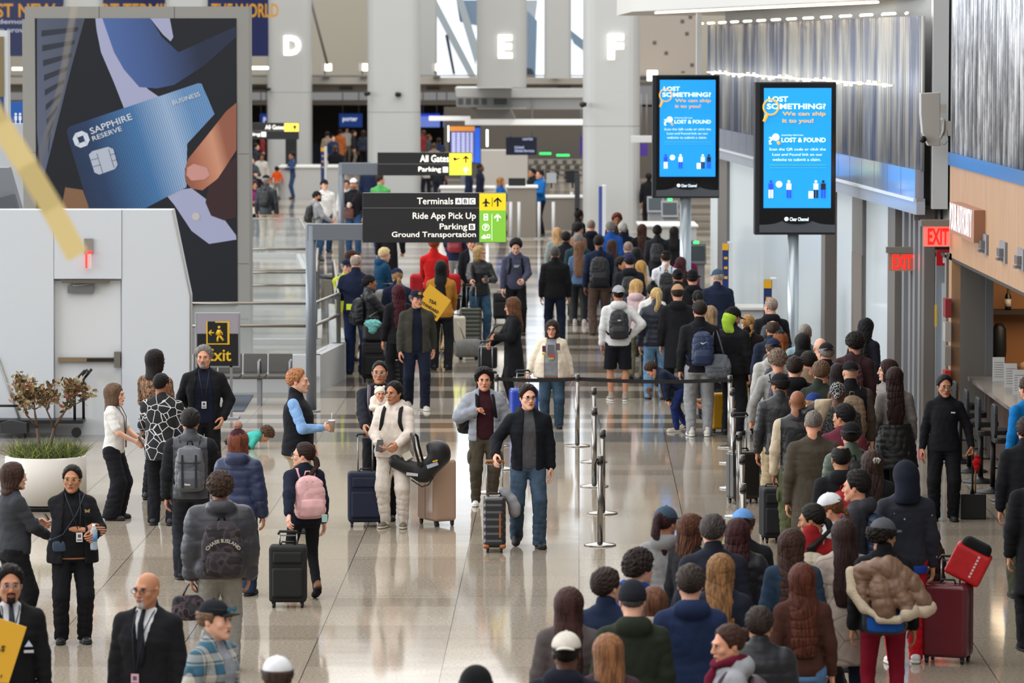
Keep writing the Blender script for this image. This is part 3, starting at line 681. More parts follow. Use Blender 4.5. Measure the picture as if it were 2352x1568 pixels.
# ================= the hall =================
def thing(name, loc, label, cat, group=None): return empty(name, tuple(loc), 0, label, cat, group)
def W_(o):                                     # mesh written in world coordinates, child of an unrotated empty
    if o.parent: o.location = (0, 0, 0) if o.parent.parent else -o.parent.location
    return o
def ftext(body, x0, y0, x1, y1, Y, m, parent=None, name='lettering', ext=.003, bold=0.02, off=.004, keep=False):
    cu = bpy.data.curves.new(name, 'FONT'); cu.body = body; cu.size = 1; cu.extrude = .01; cu.offset = bold; cu.resolution_u = 3
    t = bpy.data.objects.new(name, cu); COL.objects.link(t); dg = bpy.context.evaluated_depsgraph_get()
    me = bpy.data.meshes.new_from_object(t.evaluated_get(dg)); bpy.data.objects.remove(t); bpy.data.curves.remove(cu); me.materials.clear()
    V = np.zeros(len(me.vertices) * 3); me.vertices.foreach_get('co', V); V = V.reshape(-1, 3); lo, hi = V.min(0), V.max(0)
    A = ony(x0, y1, Y - off); B = ony(x1, y0, Y - off); q = (V - lo) / (hi - lo + 1e-9)
    if keep: q[:, 0] *= (hi[0] - lo[0]) / (hi[1] - lo[1]) * (B[2] - A[2]) / (B[0] - A[0])
    V2 = np.stack([A[0] + q[:, 0] * (B[0] - A[0]), A[1] - q[:, 2] * ext, A[2] + q[:, 1] * (B[2] - A[2])], 1)
    me.vertices.foreach_set('co', V2.ravel()); me.update(); return W_(link(name, me, m, parent))
def prect(b, x0, y0, x1, y1, Y, t=.02, off=0.0):   # upright box whose front face fills a rectangle of the photo at distance Y
    A = ony(x0, y1, Y - off); B = ony(x1, y0, Y - off); return b.span((A[0], Y - off, A[2]), (B[0], Y - off + t, B[2]))
def ppoly(b, pts, Y, t=.02, off=0.0):
    P = [ony(x, y, Y - off) for x, y in pts]; return b.prism([(p[0], p[2]) for p in P], t, (0, Y - off + t / 2, 0), 'y')
def circ(cx, cy, r, n=24, ry=None): return [(cx + r * cos(a), cy + (ry or r) * sin(a)) for a in np.arange(n) * 2 * pi / n]
def struct(o): o['kind'] = 'structure'; return o
WHITE = mat('#bdc2c8', .45, name='white_panel'); BEIGE = mat('#b1aca3', .7, name='beige_plaster'); GREY = mat('#85868a', .45, .3, name='grey_metal')
DARK = mat('#1a1b1d', .5, name='dark_metal'); BLACK = mat('#0c0c0e', .45, name='black_plastic'); LIT = glow('#fff4de', 6.0); GLASSM = None
def _glass(n, l, b):
    b.inputs['Base Color'].default_value = (.45, .5, .5, 1); b.inputs['Roughness'].default_value = .03; b.inputs['Alpha'].default_value = .2; b.inputs['Specular IOR Level'].default_value = .8
GLASSM = nodes_mat('clear_glass', _glass)
# ---- floor ----
def _floor(n, l, b):
    t = n.new('ShaderNodeTexCoord'); sp = n.new('ShaderNodeSeparateXYZ'); l.new(t.outputs['Object'], sp.inputs[0])
    def M(op, a, c=None, d=None):
        m = n.new('ShaderNodeMath'); m.operation = op
        for i, v in enumerate((a, c, d)):
            if v is None: continue
            if hasattr(v, 'links'): l.new(v, m.inputs[i])
            else: m.inputs[i].default_value = v
        return m.outputs[0]
    X, Y = sp.outputs['X'], sp.outputs['Y']
    U = M('SUBTRACT', X, M('MULTIPLY', Y, .0157))
    # stone strips across the hall, widths vary
    cb = n.new('ShaderNodeCombineXYZ'); l.new(M('FLOOR', M('MULTIPLY', M('ADD', Y, M('MULTIPLY', M('SINE', M('MULTIPLY', Y, .9)), .55)), 1.05)), cb.inputs[0])
    l.new(M('FLOOR', M('DIVIDE', M('ADD', U, 30 - .724), 1.22)), cb.inputs[1])
    wn_ = n.new('ShaderNodeTexWhiteNoise'); wn_.noise_dimensions = '2D'; l.new(cb.outputs[0], wn_.inputs['Vector'])
    cb2 = n.new('ShaderNodeCombineXYZ'); l.new(M('FLOOR', M('MULTIPLY', M('ADD', Y, M('MULTIPLY', M('SINE', M('MULTIPLY', Y, 1.3)), .45)), .95)), cb2.inputs[0])
    wn2 = n.new('ShaderNodeTexWhiteNoise'); wn2.noise_dimensions = '2D'; l.new(cb2.outputs[0], wn2.inputs['Vector'])
    near = ramp(n, [(0, '#94897a'), (1, '#a69b8b')]); l.new(wn_.outputs['Value'], near.inputs[0])
    far = ramp(n, [(0, '#6a6256'), (.38, '#857c70'), (.6, '#aaa093')], True); l.new(wn2.outputs['Value'], far.inputs[0])
    isfar = M('GREATER_THAN', Y, 59.6)
    mx = n.new('ShaderNodeMix'); mx.data_type = 'RGBA'; l.new(isfar, mx.inputs[0]); l.new(near.outputs[0], mx.inputs[6]); l.new(far.outputs[0], mx.inputs[7])
    # border strip and the joints along the hall
    strip = M('MULTIPLY', M('GREATER_THAN', Y, 59.35), M('LESS_THAN', Y, 60.9))
    m3 = n.new('ShaderNodeMix'); m3.data_type = 'RGBA'; l.new(strip, m3.inputs[0]); l.new(mx.outputs[2], m3.inputs[6]); m3.inputs[7].default_value = (*srgb('#77746e'), 1)
    fr = M('FRACT', M('DIVIDE', M('ADD', U, 30.5 - .724), 1.22)); j1 = M('LESS_THAN', M('ABSOLUTE', M('SUBTRACT', fr, .41)), .0035)
    fy = M('FRACT', M('DIVIDE', Y, 3.05)); j2 = M('LESS_THAN', fy, .0035)
    j = M('MAXIMUM', j1, j2)
    m4 = n.new('ShaderNodeMix'); m4.data_type = 'RGBA'; l.new(j, m4.inputs[0]); l.new(m3.outputs[2], m4.inputs[6]); m4.inputs[7].default_value = (.045, .042, .04, 1)
    # terrazzo chips
    v = n.new('ShaderNodeTexNoise'); v.inputs['Scale'].default_value = 34; v.inputs['Detail'].default_value = 4; l.new(t.outputs['Object'], v.inputs['Vector'])
    mr = n.new('ShaderNodeMapRange'); mr.inputs['From Min'].default_value = .3; mr.inputs['From Max'].default_value = .7; mr.inputs['To Min'].default_value = .7; mr.inputs['To Max'].default_value = 1.3; l.new(v.outputs['Fac'], mr.inputs['Value'])
    vm = n.new('ShaderNodeVectorMath'); vm.operation = 'SCALE'; l.new(m4.outputs[2], vm.inputs[0]); l.new(mr.outputs[0], vm.inputs['Scale']); l.new(vm.outputs[0], b.inputs['Base Color'])
    b.inputs['Roughness'].default_value = .075; b.inputs['Specular IOR Level'].default_value = .4; b.inputs['IOR'].default_value = 1.45
    w = n.new('ShaderNodeTexNoise'); w.inputs['Scale'].default_value = .9; l.new(t.outputs['Object'], w.inputs['Vector'])
    bp = n.new('ShaderNodeBump'); bp.inputs['Strength'].default_value = .02; bp.inputs['Distance'].default_value = .05; l.new(w.outputs['Fac'], bp.inputs['Height']); l.new(bp.outputs[0], b.inputs['Normal'])
struct(MB().span((-45, 12, -.3), (30, 420, 0)).build('floor', nodes_mat('terrazzo', _floor)))
# ---- left white wall with the door ----
YW = row(1000)
b = MB()
ppoly(b, [(-60, 482), (123, 482), (123, 1000), (-60, 1000)], YW, .5); ppoly(b, [(280, 482), (395, 482), (436, 680), (436, 1000), (280, 1000)], YW, .5); ppoly(b, [(124, 482), (279, 482), (279, 640), (124, 640)], YW, .5, .01)
b.span((ony(120, 640, YW)[0], YW + .12, 0), (ony(284, 640, YW)[0], YW + .5, ony(0, 640, YW)[2] + .05))
wl_ = b.build('wall_left', WHITE); struct(wl_)
b = MB(); b.tube([ony(396, 482, YW - .01), ony(437, 680, YW - .01), ony(437, 999, YW - .01)], .012, 6); b.tube([ony(-5, 820, YW - .01), ony(58, 999, YW - .01)], .018, 6); prect(b, -60, 994, 123, 1000, YW, .02, .02); prect(b, 280, 994, 436, 1000, YW, .02, .02)
struct(b.build('trim_1', mat('#8b8a84', .5, .3)))
for x in (280, 123): pass
d = MB(); prect(d, 127, 644, 277, 999, YW + .1, .05); dr = struct(d.build('door_1', mat('#c3c6c9', .4)))
b = MB(); prect(b, 155, 656, 214, 673, YW + .08, .06, .06); b.build('door_closer', mat('#7d7f83', .35, .8), dr)
b = MB(); prect(b, 141, 643, 251, 650, YW, .05, .03); b.tube([ony(165, 650, YW), ony(170, 657, YW - .08), ony(218, 652, YW - .03)], .01, 6); b.build('closer_arm', mat('#6f6a63', .4, .8), dr)
b = MB(); prect(b, 133, 821, 262, 831, YW + .05, .06, .02); b.mat(1); prect(b, 199, 823, 261, 830, YW + .02, .02, .02); b.mat(2); prect(b, 262, 808, 276, 844, YW, .1, .02); b.cyl(ony(198, 826, YW), ony(198, 826, YW - .02) , .01)
b.build('push_bar', [mat('#94806a', .35, .8), BLACK, steel()], dr)
b = MB(); prect(b, 193, 548, 213, 582, YW, .05, .05); b.mat(1); prect(b, 196, 582, 200, 616, YW, .02, .12); prect(b, 200, 577, 211, 582, YW, .05, .1); b.mat(2); prect(b, 201, 583, 210, 617, YW, .004, .1)
tag(b.build('exit_sign', [mat('#8f8d88', .4, .6), glow('#ff2a20', 2.5), mat('#e8dcdc', .2, alpha=.5)]), 'edge-on lit red exit sign mounted above the white door', 'exit sign')
# ---- big advertising light box behind the wall ----
YB = row(850)
E = thing('advertising_display', (ony(313, 850, YB)[0], YB, 0), 'tall grey-framed advertising display showing a hand holding a blue card', 'billboard')
b = MB(); prect(b, 57, 15, 571, 44, YB, .9); prect(b, 57, 44, 86, 851, YB, .9); prect(b, 542, 44, 571, 851, YB, .9); prect(b, 86, 700, 542, 851, YB, .9, -.05); fr = W_(b.build('frame', mat('#8e8c87', .5, .2, name='frame_metal'), E))
b = MB()
for x0, y0, x1, y1 in ((227, 15, 228, 43), (400, 15, 401, 43), (57, 350, 85, 351), (543, 353, 571, 354), (543, 605, 571, 606), (543, 732, 571, 733)): prect(b, x0, y0, x1, y1, YB, .004, .004)
W_(b.build('panel_joint', mat('#4b4a48', .6), E))
PR = lambda c: mat(c, .35, name='printed_film')
def grad(name, c0, c1, ang=0.0, scale=1.0, lines=None):    # printed colour run of the picture itself
    def f(n, l, b):
        t = n.new('ShaderNodeTexCoord'); mp = n.new('ShaderNodeMapping'); mp.inputs['Rotation'].default_value = (0, ang, 0); l.new(t.outputs['Generated'], mp.inputs['Vector'])
        sp = n.new('ShaderNodeSeparateXYZ'); l.new(mp.outputs[0], sp.inputs[0]); r = ramp(n, c0 if isinstance(c0, list) else [(0, c0), (1, c1)]); l.new(sp.outputs['X'], r.inputs[0]); o = r.outputs[0]
        if lines:
            m = n.new('ShaderNodeMath'); m.operation = 'MULTIPLY'; m.inputs[1].default_value = lines; l.new(sp.outputs['X'], m.inputs[0])
            m2 = n.new('ShaderNodeMath'); m2.operation = 'SINE'; l.new(m.outputs[0], m2.inputs[0]); mr = n.new('ShaderNodeMapRange'); mr.inputs['From Min'].default_value = -1; mr.inputs['To Min'].default_value = .7; mr.inputs['To Max'].default_value = 1.25; l.new(m2.outputs[0], mr.inputs['Value'])
            vm = n.new('ShaderNodeVectorMath'); vm.operation = 'SCALE'; l.new(o, vm.inputs[0]); l.new(mr.outputs[0], vm.inputs['Scale']); o = vm.outputs[0]
        l.new(o, b.inputs['Base Color']); b.inputs['Roughness'].default_value = .35
    return nodes_mat(name, f)
b = MB(); prect(b, 85, 42, 543, 702, YB, .03, .01); b.mat(1); ppoly(b, [(85, 42), (195, 42), (165, 150), (120, 330), (95, 430), (85, 300)], YB, .004, .014)
b.mat(2)
for i in range(9): ppoly(b, [(95 + i * 2, 70 + i * 34), (180 - i * 8, 62 + i * 30), (178 - i * 8, 72 + i * 30), (95 + i * 2, 84 + i * 34)], YB, .002, .017)
b.mat(3); ppoly(b, [(219, 42), (255, 42), (262, 80), (280, 130), (305, 165), (340, 205), (420, 260), (290, 262), (262, 190), (232, 120), (222, 70)], YB, .003, .015); ppoly(b, [(345, 42), (390, 42), (398, 85), (392, 95), (375, 80)], YB, .003, .017)
b.mat(4); ppoly(b, [(235, 42), (345, 42), (372, 85), (410, 120), (543, 60), (543, 85), (470, 150), (400, 195), (360, 203), (320, 200), (285, 160), (262, 120)], YB, .003, .016)
b.mat(3); ppoly(b, [(375, 440), (440, 432), (490, 470), (542, 540), (543, 550), (480, 560), (440, 530), (400, 470)], YB, .003, .017)
b.mat(5); ppoly(b, circ(450, 497, 9), YB, .003, .024)
b.mat(6); ppoly(b, [(150, 430), (190, 436), (205, 478), (140, 482)], YB, .003, .016)
W_(b.build('poster', [PR('#10131c'), grad('print_tower', '#5b6378', '#15171f', .3), PR('#2a2e3c'), PR('#9da0bd'), grad('print_tie', [(0, '#2d4370'), (.4, '#4c6cab'), (.75, '#3a5387'), (1, '#16213b')], None, .25), PR('#b9b4ae'), PR('#7b5a42')], E))
b = MB(); card = [(153, 300), (160, 290), (455, 191), (463, 192), (493, 262), (430, 330), (428, 430), (395, 446), (330, 480), (205, 480), (160, 330)]
ppoly(b, card, YB, .004, .02); CARD = W_(b.build('card', grad('print_card', [(0, '#101b30'), (.3, '#1a3459'), (.62, '#3a6c9e'), (.85, '#8ea7c6'), (1, '#5d86b3')], None, .25, lines=420), E))
b = MB(); ppoly(b, [(543, 236), (520, 255), (475, 312), (432, 365), (424, 390), (426, 418), (440, 433), (465, 437), (500, 410), (543, 345)], YB, .006, .025)
b.mat(1); ppoly(b, [(430, 385), (445, 376), (475, 385), (482, 402), (470, 412), (440, 415), (428, 402)], YB, .003, .03)
b.mat(2); ppoly(b, [(543, 360), (510, 385), (480, 425), (472, 465), (485, 495), (515, 506), (543, 500)], YB, .006, .022)
W_(b.build('hand_picture', [grad('print_finger', [(0, '#5e3226'), (.45, '#a3644b'), (.8, '#c48a6e'), (1, '#8c5440')], None, .5), PR('#c08a82'), PR('#331b1e')], E))
SIL = PR('#c3cad6')
def rtext(body, x0, y0, x1, y1, hgt, Y, m, parent, off=.03, bold=.01):    # lettering along a sloping line of the picture
    o = ftext(body, x0, y0 - hgt, x0 + math.hypot(x1 - x0, y1 - y0), y0, Y, m, parent, bold=bold, off=off, ext=.002)
    me = o.data; V = np.zeros(len(me.vertices) * 3); me.vertices.foreach_get('co', V); V = V.reshape(-1, 3); a = -math.atan2(y1 - y0, x1 - x0); c = ony(x0, y0, Y)
    dx, dz = V[:, 0] - c[0], V[:, 2] - c[2]; V[:, 0] = c[0] + dx * cos(a) - dz * sin(a); V[:, 2] = c[2] + dx * sin(a) + dz * cos(a); me.vertices.foreach_set('co', V.ravel()); me.update(); return o
rtext('SAPPHIRE', 210, 309, 305, 274, 15, YB, SIL, CARD); rtext('RESERVE', 214, 324, 281, 300, 11, YB, SIL, CARD); rtext('BUSINESS', 398, 241, 461, 220, 10, YB, SIL, CARD)
b = MB()
for k in range(4):                              # the eight-sided emblem: four angled bars round a square
    a = k * pi / 2 - .35; R = lambda x, y: (186.5 + x * cos(a) - y * sin(a), 320 + x * sin(a) + y * cos(a))
    ppoly(b, [R(-8, -18), R(8, -18), R(18, -8), R(6, -7), R(-8, -7)], YB, .003, .027)
W_(b.build('emblem', SIL, CARD))
b = MB(); ppoly(b, [(204, 355), (212, 347), (248, 337), (260, 342), (270, 378), (264, 388), (228, 401), (217, 396)], YB, .003, .027); b.mat(1)
for q in ([(222, 352), (236, 398)], [(249, 342), (262, 385)], [(206, 368), (226, 363)], [(210, 384), (231, 378)], [(252, 356), (266, 352)], [(256, 370), (270, 366)]): b.tube([ony(*q[0], YB - .03), ony(*q[1], YB - .03)], .004, 4)
W_(b.build('card_chip', [PR('#a9b1c0'), PR('#4b5468')], CARD))
# second display at the frame edge
b = MB(); prect(b, -60, 70, 17, 300, YB + 4, .4); b.mat(1); prect(b, -60, 84, 8, 222, YB + 4, .02, .02); b.mat(2); prect(b, -60, 222, 8, 286, YB + 4, .02, .02)
o = b.build('advertising_display', [mat('#c9cccf', .4), PR('#7f6f4e'), PR('#24406f')]); tag(o, 'white-framed landscape display cut off by the left edge of the photo', 'billboard')
b = MB(); ppoly(b, [(-60, 385), (18, 385), (46, 482), (-60, 482)], YW + 1.2, .4); b.mat(1); ppoly(b, [(-60, 470), (30, 446), (44, 482), (-60, 484)], YW + 1.2, .3, .1)
tag(b.build('kiosk_hood', [mat('#6d7076', .5), mat('#4c4f53', .5)]), 'sloping grey kiosk hood rising behind the white wall', 'kiosk')
b = MB(); prect(b, -60, 284, 58, 482, YB + 2, .3); o = struct(b.build('wall_far_left', WHITE))
b = MB(); prect(b, 24, 234, 57, 284, YB + 6, .1); o = b.build('restroom_sign', PR('#1b57a6')); tag(o, 'small blue restroom sign beside the tall advertising display', 'sign')
for x in (36, 46):
    bb = MB(); ppoly(bb, circ(x, 262, 3, 10), YB + 5.9, .02); prect(bb, x - 3, 266, x + 3, 276, YB + 5.9, .02); prect(bb, x - 1.5, 276, x + 1.5, 283, YB + 5.9, .02); bb.build('pictogram', PR('#e6ebf2'), o)
# ---- hall structure far behind ----
YS = 195.0
def wbox(name, x0, y0, x1, y1, Y, t, m, off=0): b = MB(); prect(b, x0, y0, x1, y1, Y, t, off); return b.build(name, m)
struct(wbox('wall_back', -400, 240, 2900, 345, 228, .5, mat('#6d665e', .8)))
struct(MB().span((-50, 206, 4.0), (60, 207, 26)).build('wall_upper_back', mat('#bbb5a6', .8)))
b = MB()
prect(b, -400, 178, 1460, 193, YS, 1.2); struct(b.build('trim_2', mat('#b7b3aa', .6)))
b = MB(); b.span((-40, YS + 1.0, 3.62), (14, 232, 3.8)); struct(b.build('ceiling', mat('#6a6560', .8)))
b = MB(); prect(b, -400, 193, 1460, 212, YS + .9, .3); b.mat(1)
for i in range(14): prect(b, 80 + i * 100, 200, 110 + i * 100, 206, YS + .8, .1)
struct(b.build('trim_3', [mat('#8a857d', .7), mat('#4d4944', .7)]))
b = MB(); prect(b, -400, 230, 1460, 241, YS + 4, .4); struct(b.build('trim_4', mat('#b9b5ad', .6)))
b = MB(); prect(b, -400, 172, 1460, 175, YS - .4, .06); struct(b.build('railing_edge', mat('#8e8a83', .5))); bpy.data.objects['railing_edge'].name = 'trim_5'
# tall windows with daylight behind them
def _sky(n, l, b):
    b.inputs['Base Color'].default_value = (.6, .72, .85, 1); b.inputs['Emission Color'].default_value = (.93, .96, 1, 1); b.inputs['Emission Strength'].default_value = .95
SKYM = nodes_mat('daylit_glazing', _sky); SKYB = glow('#9fb4cb', .55)
for i, (x0, x1) in enumerate(((1003, 1112), (1196, 1345))):
    b = MB(); prect(b, x0, -500, x1, 178, 204, .2)
    struct(b.build('window_%d' % (i + 1), SKYM)); b = MB()
    if i == 0: ppoly(b, [(1003, 0), (1095, 178), (1078, 178), (995, 20)], 203.8, .3); ppoly(b, [(1045, -60), (1100, 110), (1092, 150), (1030, -60)], 203.7, .3); b.mat(1); ppoly(b, [(1048, 0), (1100, 0), (1100, 60), (1056, 50)], 203.9, .05); b.mat(2); ppoly(b, [(1022, 80), (1029, 80), (1046, 170), (1040, 170)], 203.8, .2)
    else: ppoly(b, [(1196, 0), (1235, 0), (1212, 178), (1196, 178)], 203.7, .1); b.mat(1); ppoly(b, [(1300, 60), (1345, 96), (1345, 120), (1318, 100)], 203.8, .1); ppoly(b, [(1212, 25), (1234, 48), (1230, 178), (1212, 178)], 203.6, .1); b.mat(2); ppoly(b, [(1210, 156), (1222, 158), (1230, 178), (1210, 178)], 203.5, .1)
    struct(b.build('window_frame', [mat('#b5bfc7', .5), mat('#7f96ad', .5), mat('#39434f', .5)], bpy.data.objects['window_%d' % (i + 1)]))
# columns: each its own, lettered ones with the lit letter
def column(x0, x1, ybot, Y, label, letter=None, edge=.22, top=16.0, zb=0.0, rect=None):
    X0, X1 = ony(x0, 500, Y)[0], ony(x1, 500, Y)[0]; w = X1 - X0; r = min(.35, w * .2); P = []
    for q, (sx_, sy_) in enumerate(((1, 1), (-1, 1), (-1, -1), (1, -1))):
        for k in range(5): a = (q + k / 4) * pi / 2; P.append(((X0 + X1) / 2 + sx_ * (w / 2 - r) + r * cos(a), Y + w * .5 + sy_ * (w / 2 - r) + r * sin(a)))
    b = MB(); b.prism(P, top - zb, (0, 0, (top + zb) / 2), 'z', smooth=False); m = len(b.F)
    for i in range(2, m): b.S[i] = False
    b.mat(1)
    for zj in (3.1 + (Y - 125) * .004,):
        b.prism([(p[0] * 1 + (p[0] - (X0 + X1) / 2) * .004, p[1] + (p[1] - Y - w / 2) * .004) for p in P], .02, (0, 0, zj), 'z')
    o = b.build('column', [mat('#b7b9b8', .55, name='column_panel'), mat('#8e8d89', .6)]); tag(o, label, 'column', 'white columns of the check-in hall'); 
    if letter: ftext(letter, *rect, Y, glow('#fffaf0', 1.6), None, name='letter', bold=.05, off=.05, ext=.05).parent = o
    return o
column(614, 714, 383, row(384), 'white column marked with a lit letter D', 'D', rect=(652, 82, 691, 127))
column(844, 964, 470, row(470), 'wide unlettered white column between the ones lettered D and E')
column(1340, 1470, 530, row(530), 'nearest white column, marked with a lit letter F', 'F', rect=(1396, 78, 1433, 137))
column(1095, 1209, 0, row(455), 'white column marked with a lit letter E above the grey canopy', 'E', zb=ony(0, 201, row(455))[2], rect=(1144, 80, 1177, 134))
column(1250, 1312, 0, 190, 'slim taupe column between the ones lettered E and F', zb=4.0)
column(960, 1004, 0, 199, 'slim taupe column left of the bright tall window', zb=4.0)
for x0, x1, w_ in ((148, 233, 'left'), (381, 474, 'right')): column(x0, x1, 0, 150, 'pale column seen above the %s half of the advertising display' % w_, zb=2)
# hanging banner with yellow words
YN = 158.0
E = thing('banner', (ony(300, 60, YN)[0], YN, 3), 'long navy banner with yellow capitals hanging behind the advertising display', 'banner')
b = MB(); prect(b, -120, -60, 616, 129, YN, .05); W_(b.build('cloth', PR('#0d1a52'), E)); YEL = PR('#d59a24')
for s_, x0, x1 in (('BEST NEW A', -46, 162), ('RPORT TERMINAL', 170, 440), ('IN THE WORLD', 452, 640)): ftext(s_, x0, 8, x1, 40, YN, YEL, E, bold=.02)
ftext('demonstrating what', -4, 44, 190, 58, YN, PR('#b9bfd2'), E); ftext('to provide', -8, 63, 78, 78, YN, PR('#b9bfd2'), E)
# lit strips and floodlights on the mezzanine edge
for x0, x1, y0, w_ in ((28, 60, 155, 'left of'), (571, 616, 153, 'right of')):
    tag(wbox('strip_light', x0, y0, x1, y0 + 6, 170, .1, LIT), 'bright linear ceiling light just %s the advertising display' % w_, 'light')
for x, w_ in ((749, 'right of the column lettered D'), (835, 'against the wide unlettered column'), (1003, 'at the foot of the tall bright window'), (1275, 'between the columns lettered E and F')):
    e = thing('floodlight', (ony(x, 170, YS)[0], YS - .3, ony(x, 175, YS)[2]), 'small floodlight standing on the mezzanine edge ' + w_, 'light', 'floodlights on the mezzanine edge')
    b = MB(); prect(b, x - 11, 145, x + 14, 163, YS - .3, .3); W_(b.build('housing', mat('#c9c7c2', .5), e)); b = MB(); prect(b, x - 2, 147, x + 12, 162, YS - .32, .02); W_(b.build('lens', glow('#fff0cf', 12 if x == 1275 else 5), e)); b = MB(); prect(b, x - 5, 163, x - 1, 175, YS - .2, .1); prect(b, x - 8, 173, x + 8, 178, YS - .3, .3); W_(b.build('bracket', GREY, e))
b = MB(); b.tube([ony(714, 0, YS - 1), ony(752, 148, YS - .5)], .06, 6); tag(b.build('suspension_cable', mat('#716d68', .5)), 'dark slanting support rod dropping to the floodlight beside column D', 'rod')
for x, y, Y, w_ in ((615, 205, row(384) - .5, 'left side of the column lettered D'), (842, 215, row(470) - .5, 'left side of the wide unlettered column'), (913, 217, row(470) - .15, 'front of the wide unlettered column'), (1338, 240, row(530) - .5, 'left side of the column lettered F')):
    b = MB(); p = ony(x, y, Y); b.ball(p, .09); b.span(p + [0.02, -.05, -.06], p + [.12, .45, .06]); tag(b.build('security_camera', BLACK), 'small black security camera on the ' + w_, 'camera')
# canopy under column E and its light bars
YC = row(445)
E = thing('canopy', (ony(1110, 230, YC)[0], YC, 3), 'grey service canopy with vents under the column lettered E', 'canopy')
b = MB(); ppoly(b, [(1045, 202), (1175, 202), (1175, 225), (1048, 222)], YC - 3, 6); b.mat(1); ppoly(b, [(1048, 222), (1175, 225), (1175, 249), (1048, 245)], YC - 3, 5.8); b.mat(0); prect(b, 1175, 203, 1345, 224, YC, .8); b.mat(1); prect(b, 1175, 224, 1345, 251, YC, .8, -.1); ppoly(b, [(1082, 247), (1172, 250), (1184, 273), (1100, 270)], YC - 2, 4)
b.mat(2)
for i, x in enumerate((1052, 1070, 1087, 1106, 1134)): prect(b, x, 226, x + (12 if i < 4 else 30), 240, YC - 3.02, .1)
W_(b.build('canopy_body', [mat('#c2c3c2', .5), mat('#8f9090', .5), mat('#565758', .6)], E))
b = MB(); prect(b, 985, 267, 1080, 277, YC, .5, 1); prect(b, 1068, 274, 1345, 287, YC, .5, .5); W_(b.build('light_bar', glow('#e8e8e6', .5), E)); b = MB()
prect(b, 1029, 289, 1034, 325, YC, .1, .4); W_(b.build('tube_light', glow('#ffffff', 5), E)); b = MB(); prect(b, 1117, 298, 1121, 336, YC, .1, .4); W_(b.build('tube_light', glow('#ffffff', 5), E))
for x0, x1, y in ((1450, 1500, 312),): tag(wbox('light_bar', x0, y, x1, y + 15, row(600), .3, mat('#c9cbca', .5)), 'white bar reaching out left of the nearer-left lost property screen', 'bar')
# background desks, screens and the brown-grey counter backs
E = thing('departures_board', (ony(1066, 330, YC - 1)[0], YC - 1, 0), 'tall departures board with orange header and blue side panel', 'screen')
b = MB(); prect(b, 1031, 289, 1104, 376, YC - 1, .15); W_(b.build('casing', BLACK, E)); b = MB(); prect(b, 1033, 290, 1090, 301, YC - 1, .02, .02); W_(b.build('header', glow('#d98a3a', .7), E)); b = MB(); prect(b, 1090, 293, 1103, 374, YC - 1, .02, .02); W_(b.build('side_panel', glow('#2f63d8', .7), E))
b = MB(); prect(b, 1035, 302, 1089, 374, YC - 1, .02, .02); b.mat(1)
for r_ in range(13):
    for x0, x1 in ((1038, 1046), (1049, 1057), (1060, 1068), (1071, 1077), (1080, 1086)): prect(b, x0, 305 + r_ * 5.2, x1, 308.4 + r_ * 5.2, YC - 1, .01, .035)
W_(b.build('timetable', [glow('#5c5f98', .6), glow('#c9cdf0', .8)], E))
for x0, x1, y0, y1, c, lab, tx in ((779, 832, 261, 292, '#1f3f86', 'blue airline check-in screen hanging over the far desks', 'porter'), (597, 614, 261, 281, '#223f8a', 'blue check-in screen partly hidden by column D', 'p')):
    o = wbox('check_in_screen', x0, y0, x1, y1, YS + 5, .2, glow(c, .5)); tag(o, lab, 'screen'); t_ = ftext(tx, x0 + 8, y0 + 8, x0 + (42 if tx != 'p' else 14), y0 + 20, YS + 5, glow('#dfe6f5', .8), None, off=.05); t_.parent = o
for i, (x0, x1) in enumerate(((965, 1010), (1018, 1070))):
    o = wbox('check_in_screen', x0, 262, x1, 292, YS + 5, .2, glow('#6f86d8', .7)); tag(o, ('left' if i == 0 else 'right') + ' one of two pale blue screens above the departures board', 'screen'); b = MB(); prect(b, x0, 261, x1, 267, YS + 4.9, .1); b.build('header', glow('#2a44c9', .7), o)
o = wbox('service_screen', 1162, 315, 1233, 356, YC, .12, glow('#141a2b', .5)); tag(o, 'dark blue screen naming a premium airline service, left of column F', 'screen')
for s_, r_ in (('United', (1182, 335, 1203, 341)), ('Global Services', (1182, 343, 1227, 349)), ('UNITED', (1200, 317, 1224, 322))): ftext(s_, *r_, YC, glow('#aab6d8', .8), None, off=.01).parent = o
o = wbox('desk_screen', 1332, 315, 1346, 358, YC + 3, .12, glow('#3b2370', .6)); tag(o, 'purple screen at the left edge of the column lettered F', 'screen')
o = wbox('desk_screen', 1470, 330, 1488, 358, YC + 3, .12, glow('#3b2370', .6)); tag(o, 'purple screen just right of the column lettered F', 'screen')
struct(wbox('wall_desk_back', 1020, 246, 1660, 480, YC + 18, .4, mat('#5b5650', .8)))
b = MB()
for k in range(5):
    prect(b, 1212, 366 + k * 12, 1345, 367.5 + k * 12, YC + 17, .4)
    for j in range(6): prect(b, 1214 + j * 22 + (k * 7) % 9, 368 + k * 12, 1226 + j * 22 + (k * 5) % 6, 377 + k * 12, YC + 17, .2, .1)
tag(b.build('shelving', mat('#8b8780', .7)), 'open back-office shelving behind the desk left of column F', 'shelf')
o = wbox('pillar', 1105, 345, 1212, 470, YC + 6, 1.2, mat('#c4c1bb', .6)); tag(o, 'broad white pillar behind the airline service desk', 'pillar')
for x, y, x1 in ((1239, 350, 1266), (1278, 354, 1308)): tag(wbox('status_light', x, y, x1, y + 5, YC + 2, .05, glow('#35e06a', 1.5)), 'green status strip over the desk, at its %s end' % ('left' if x < 1250 else 'right'), 'light')
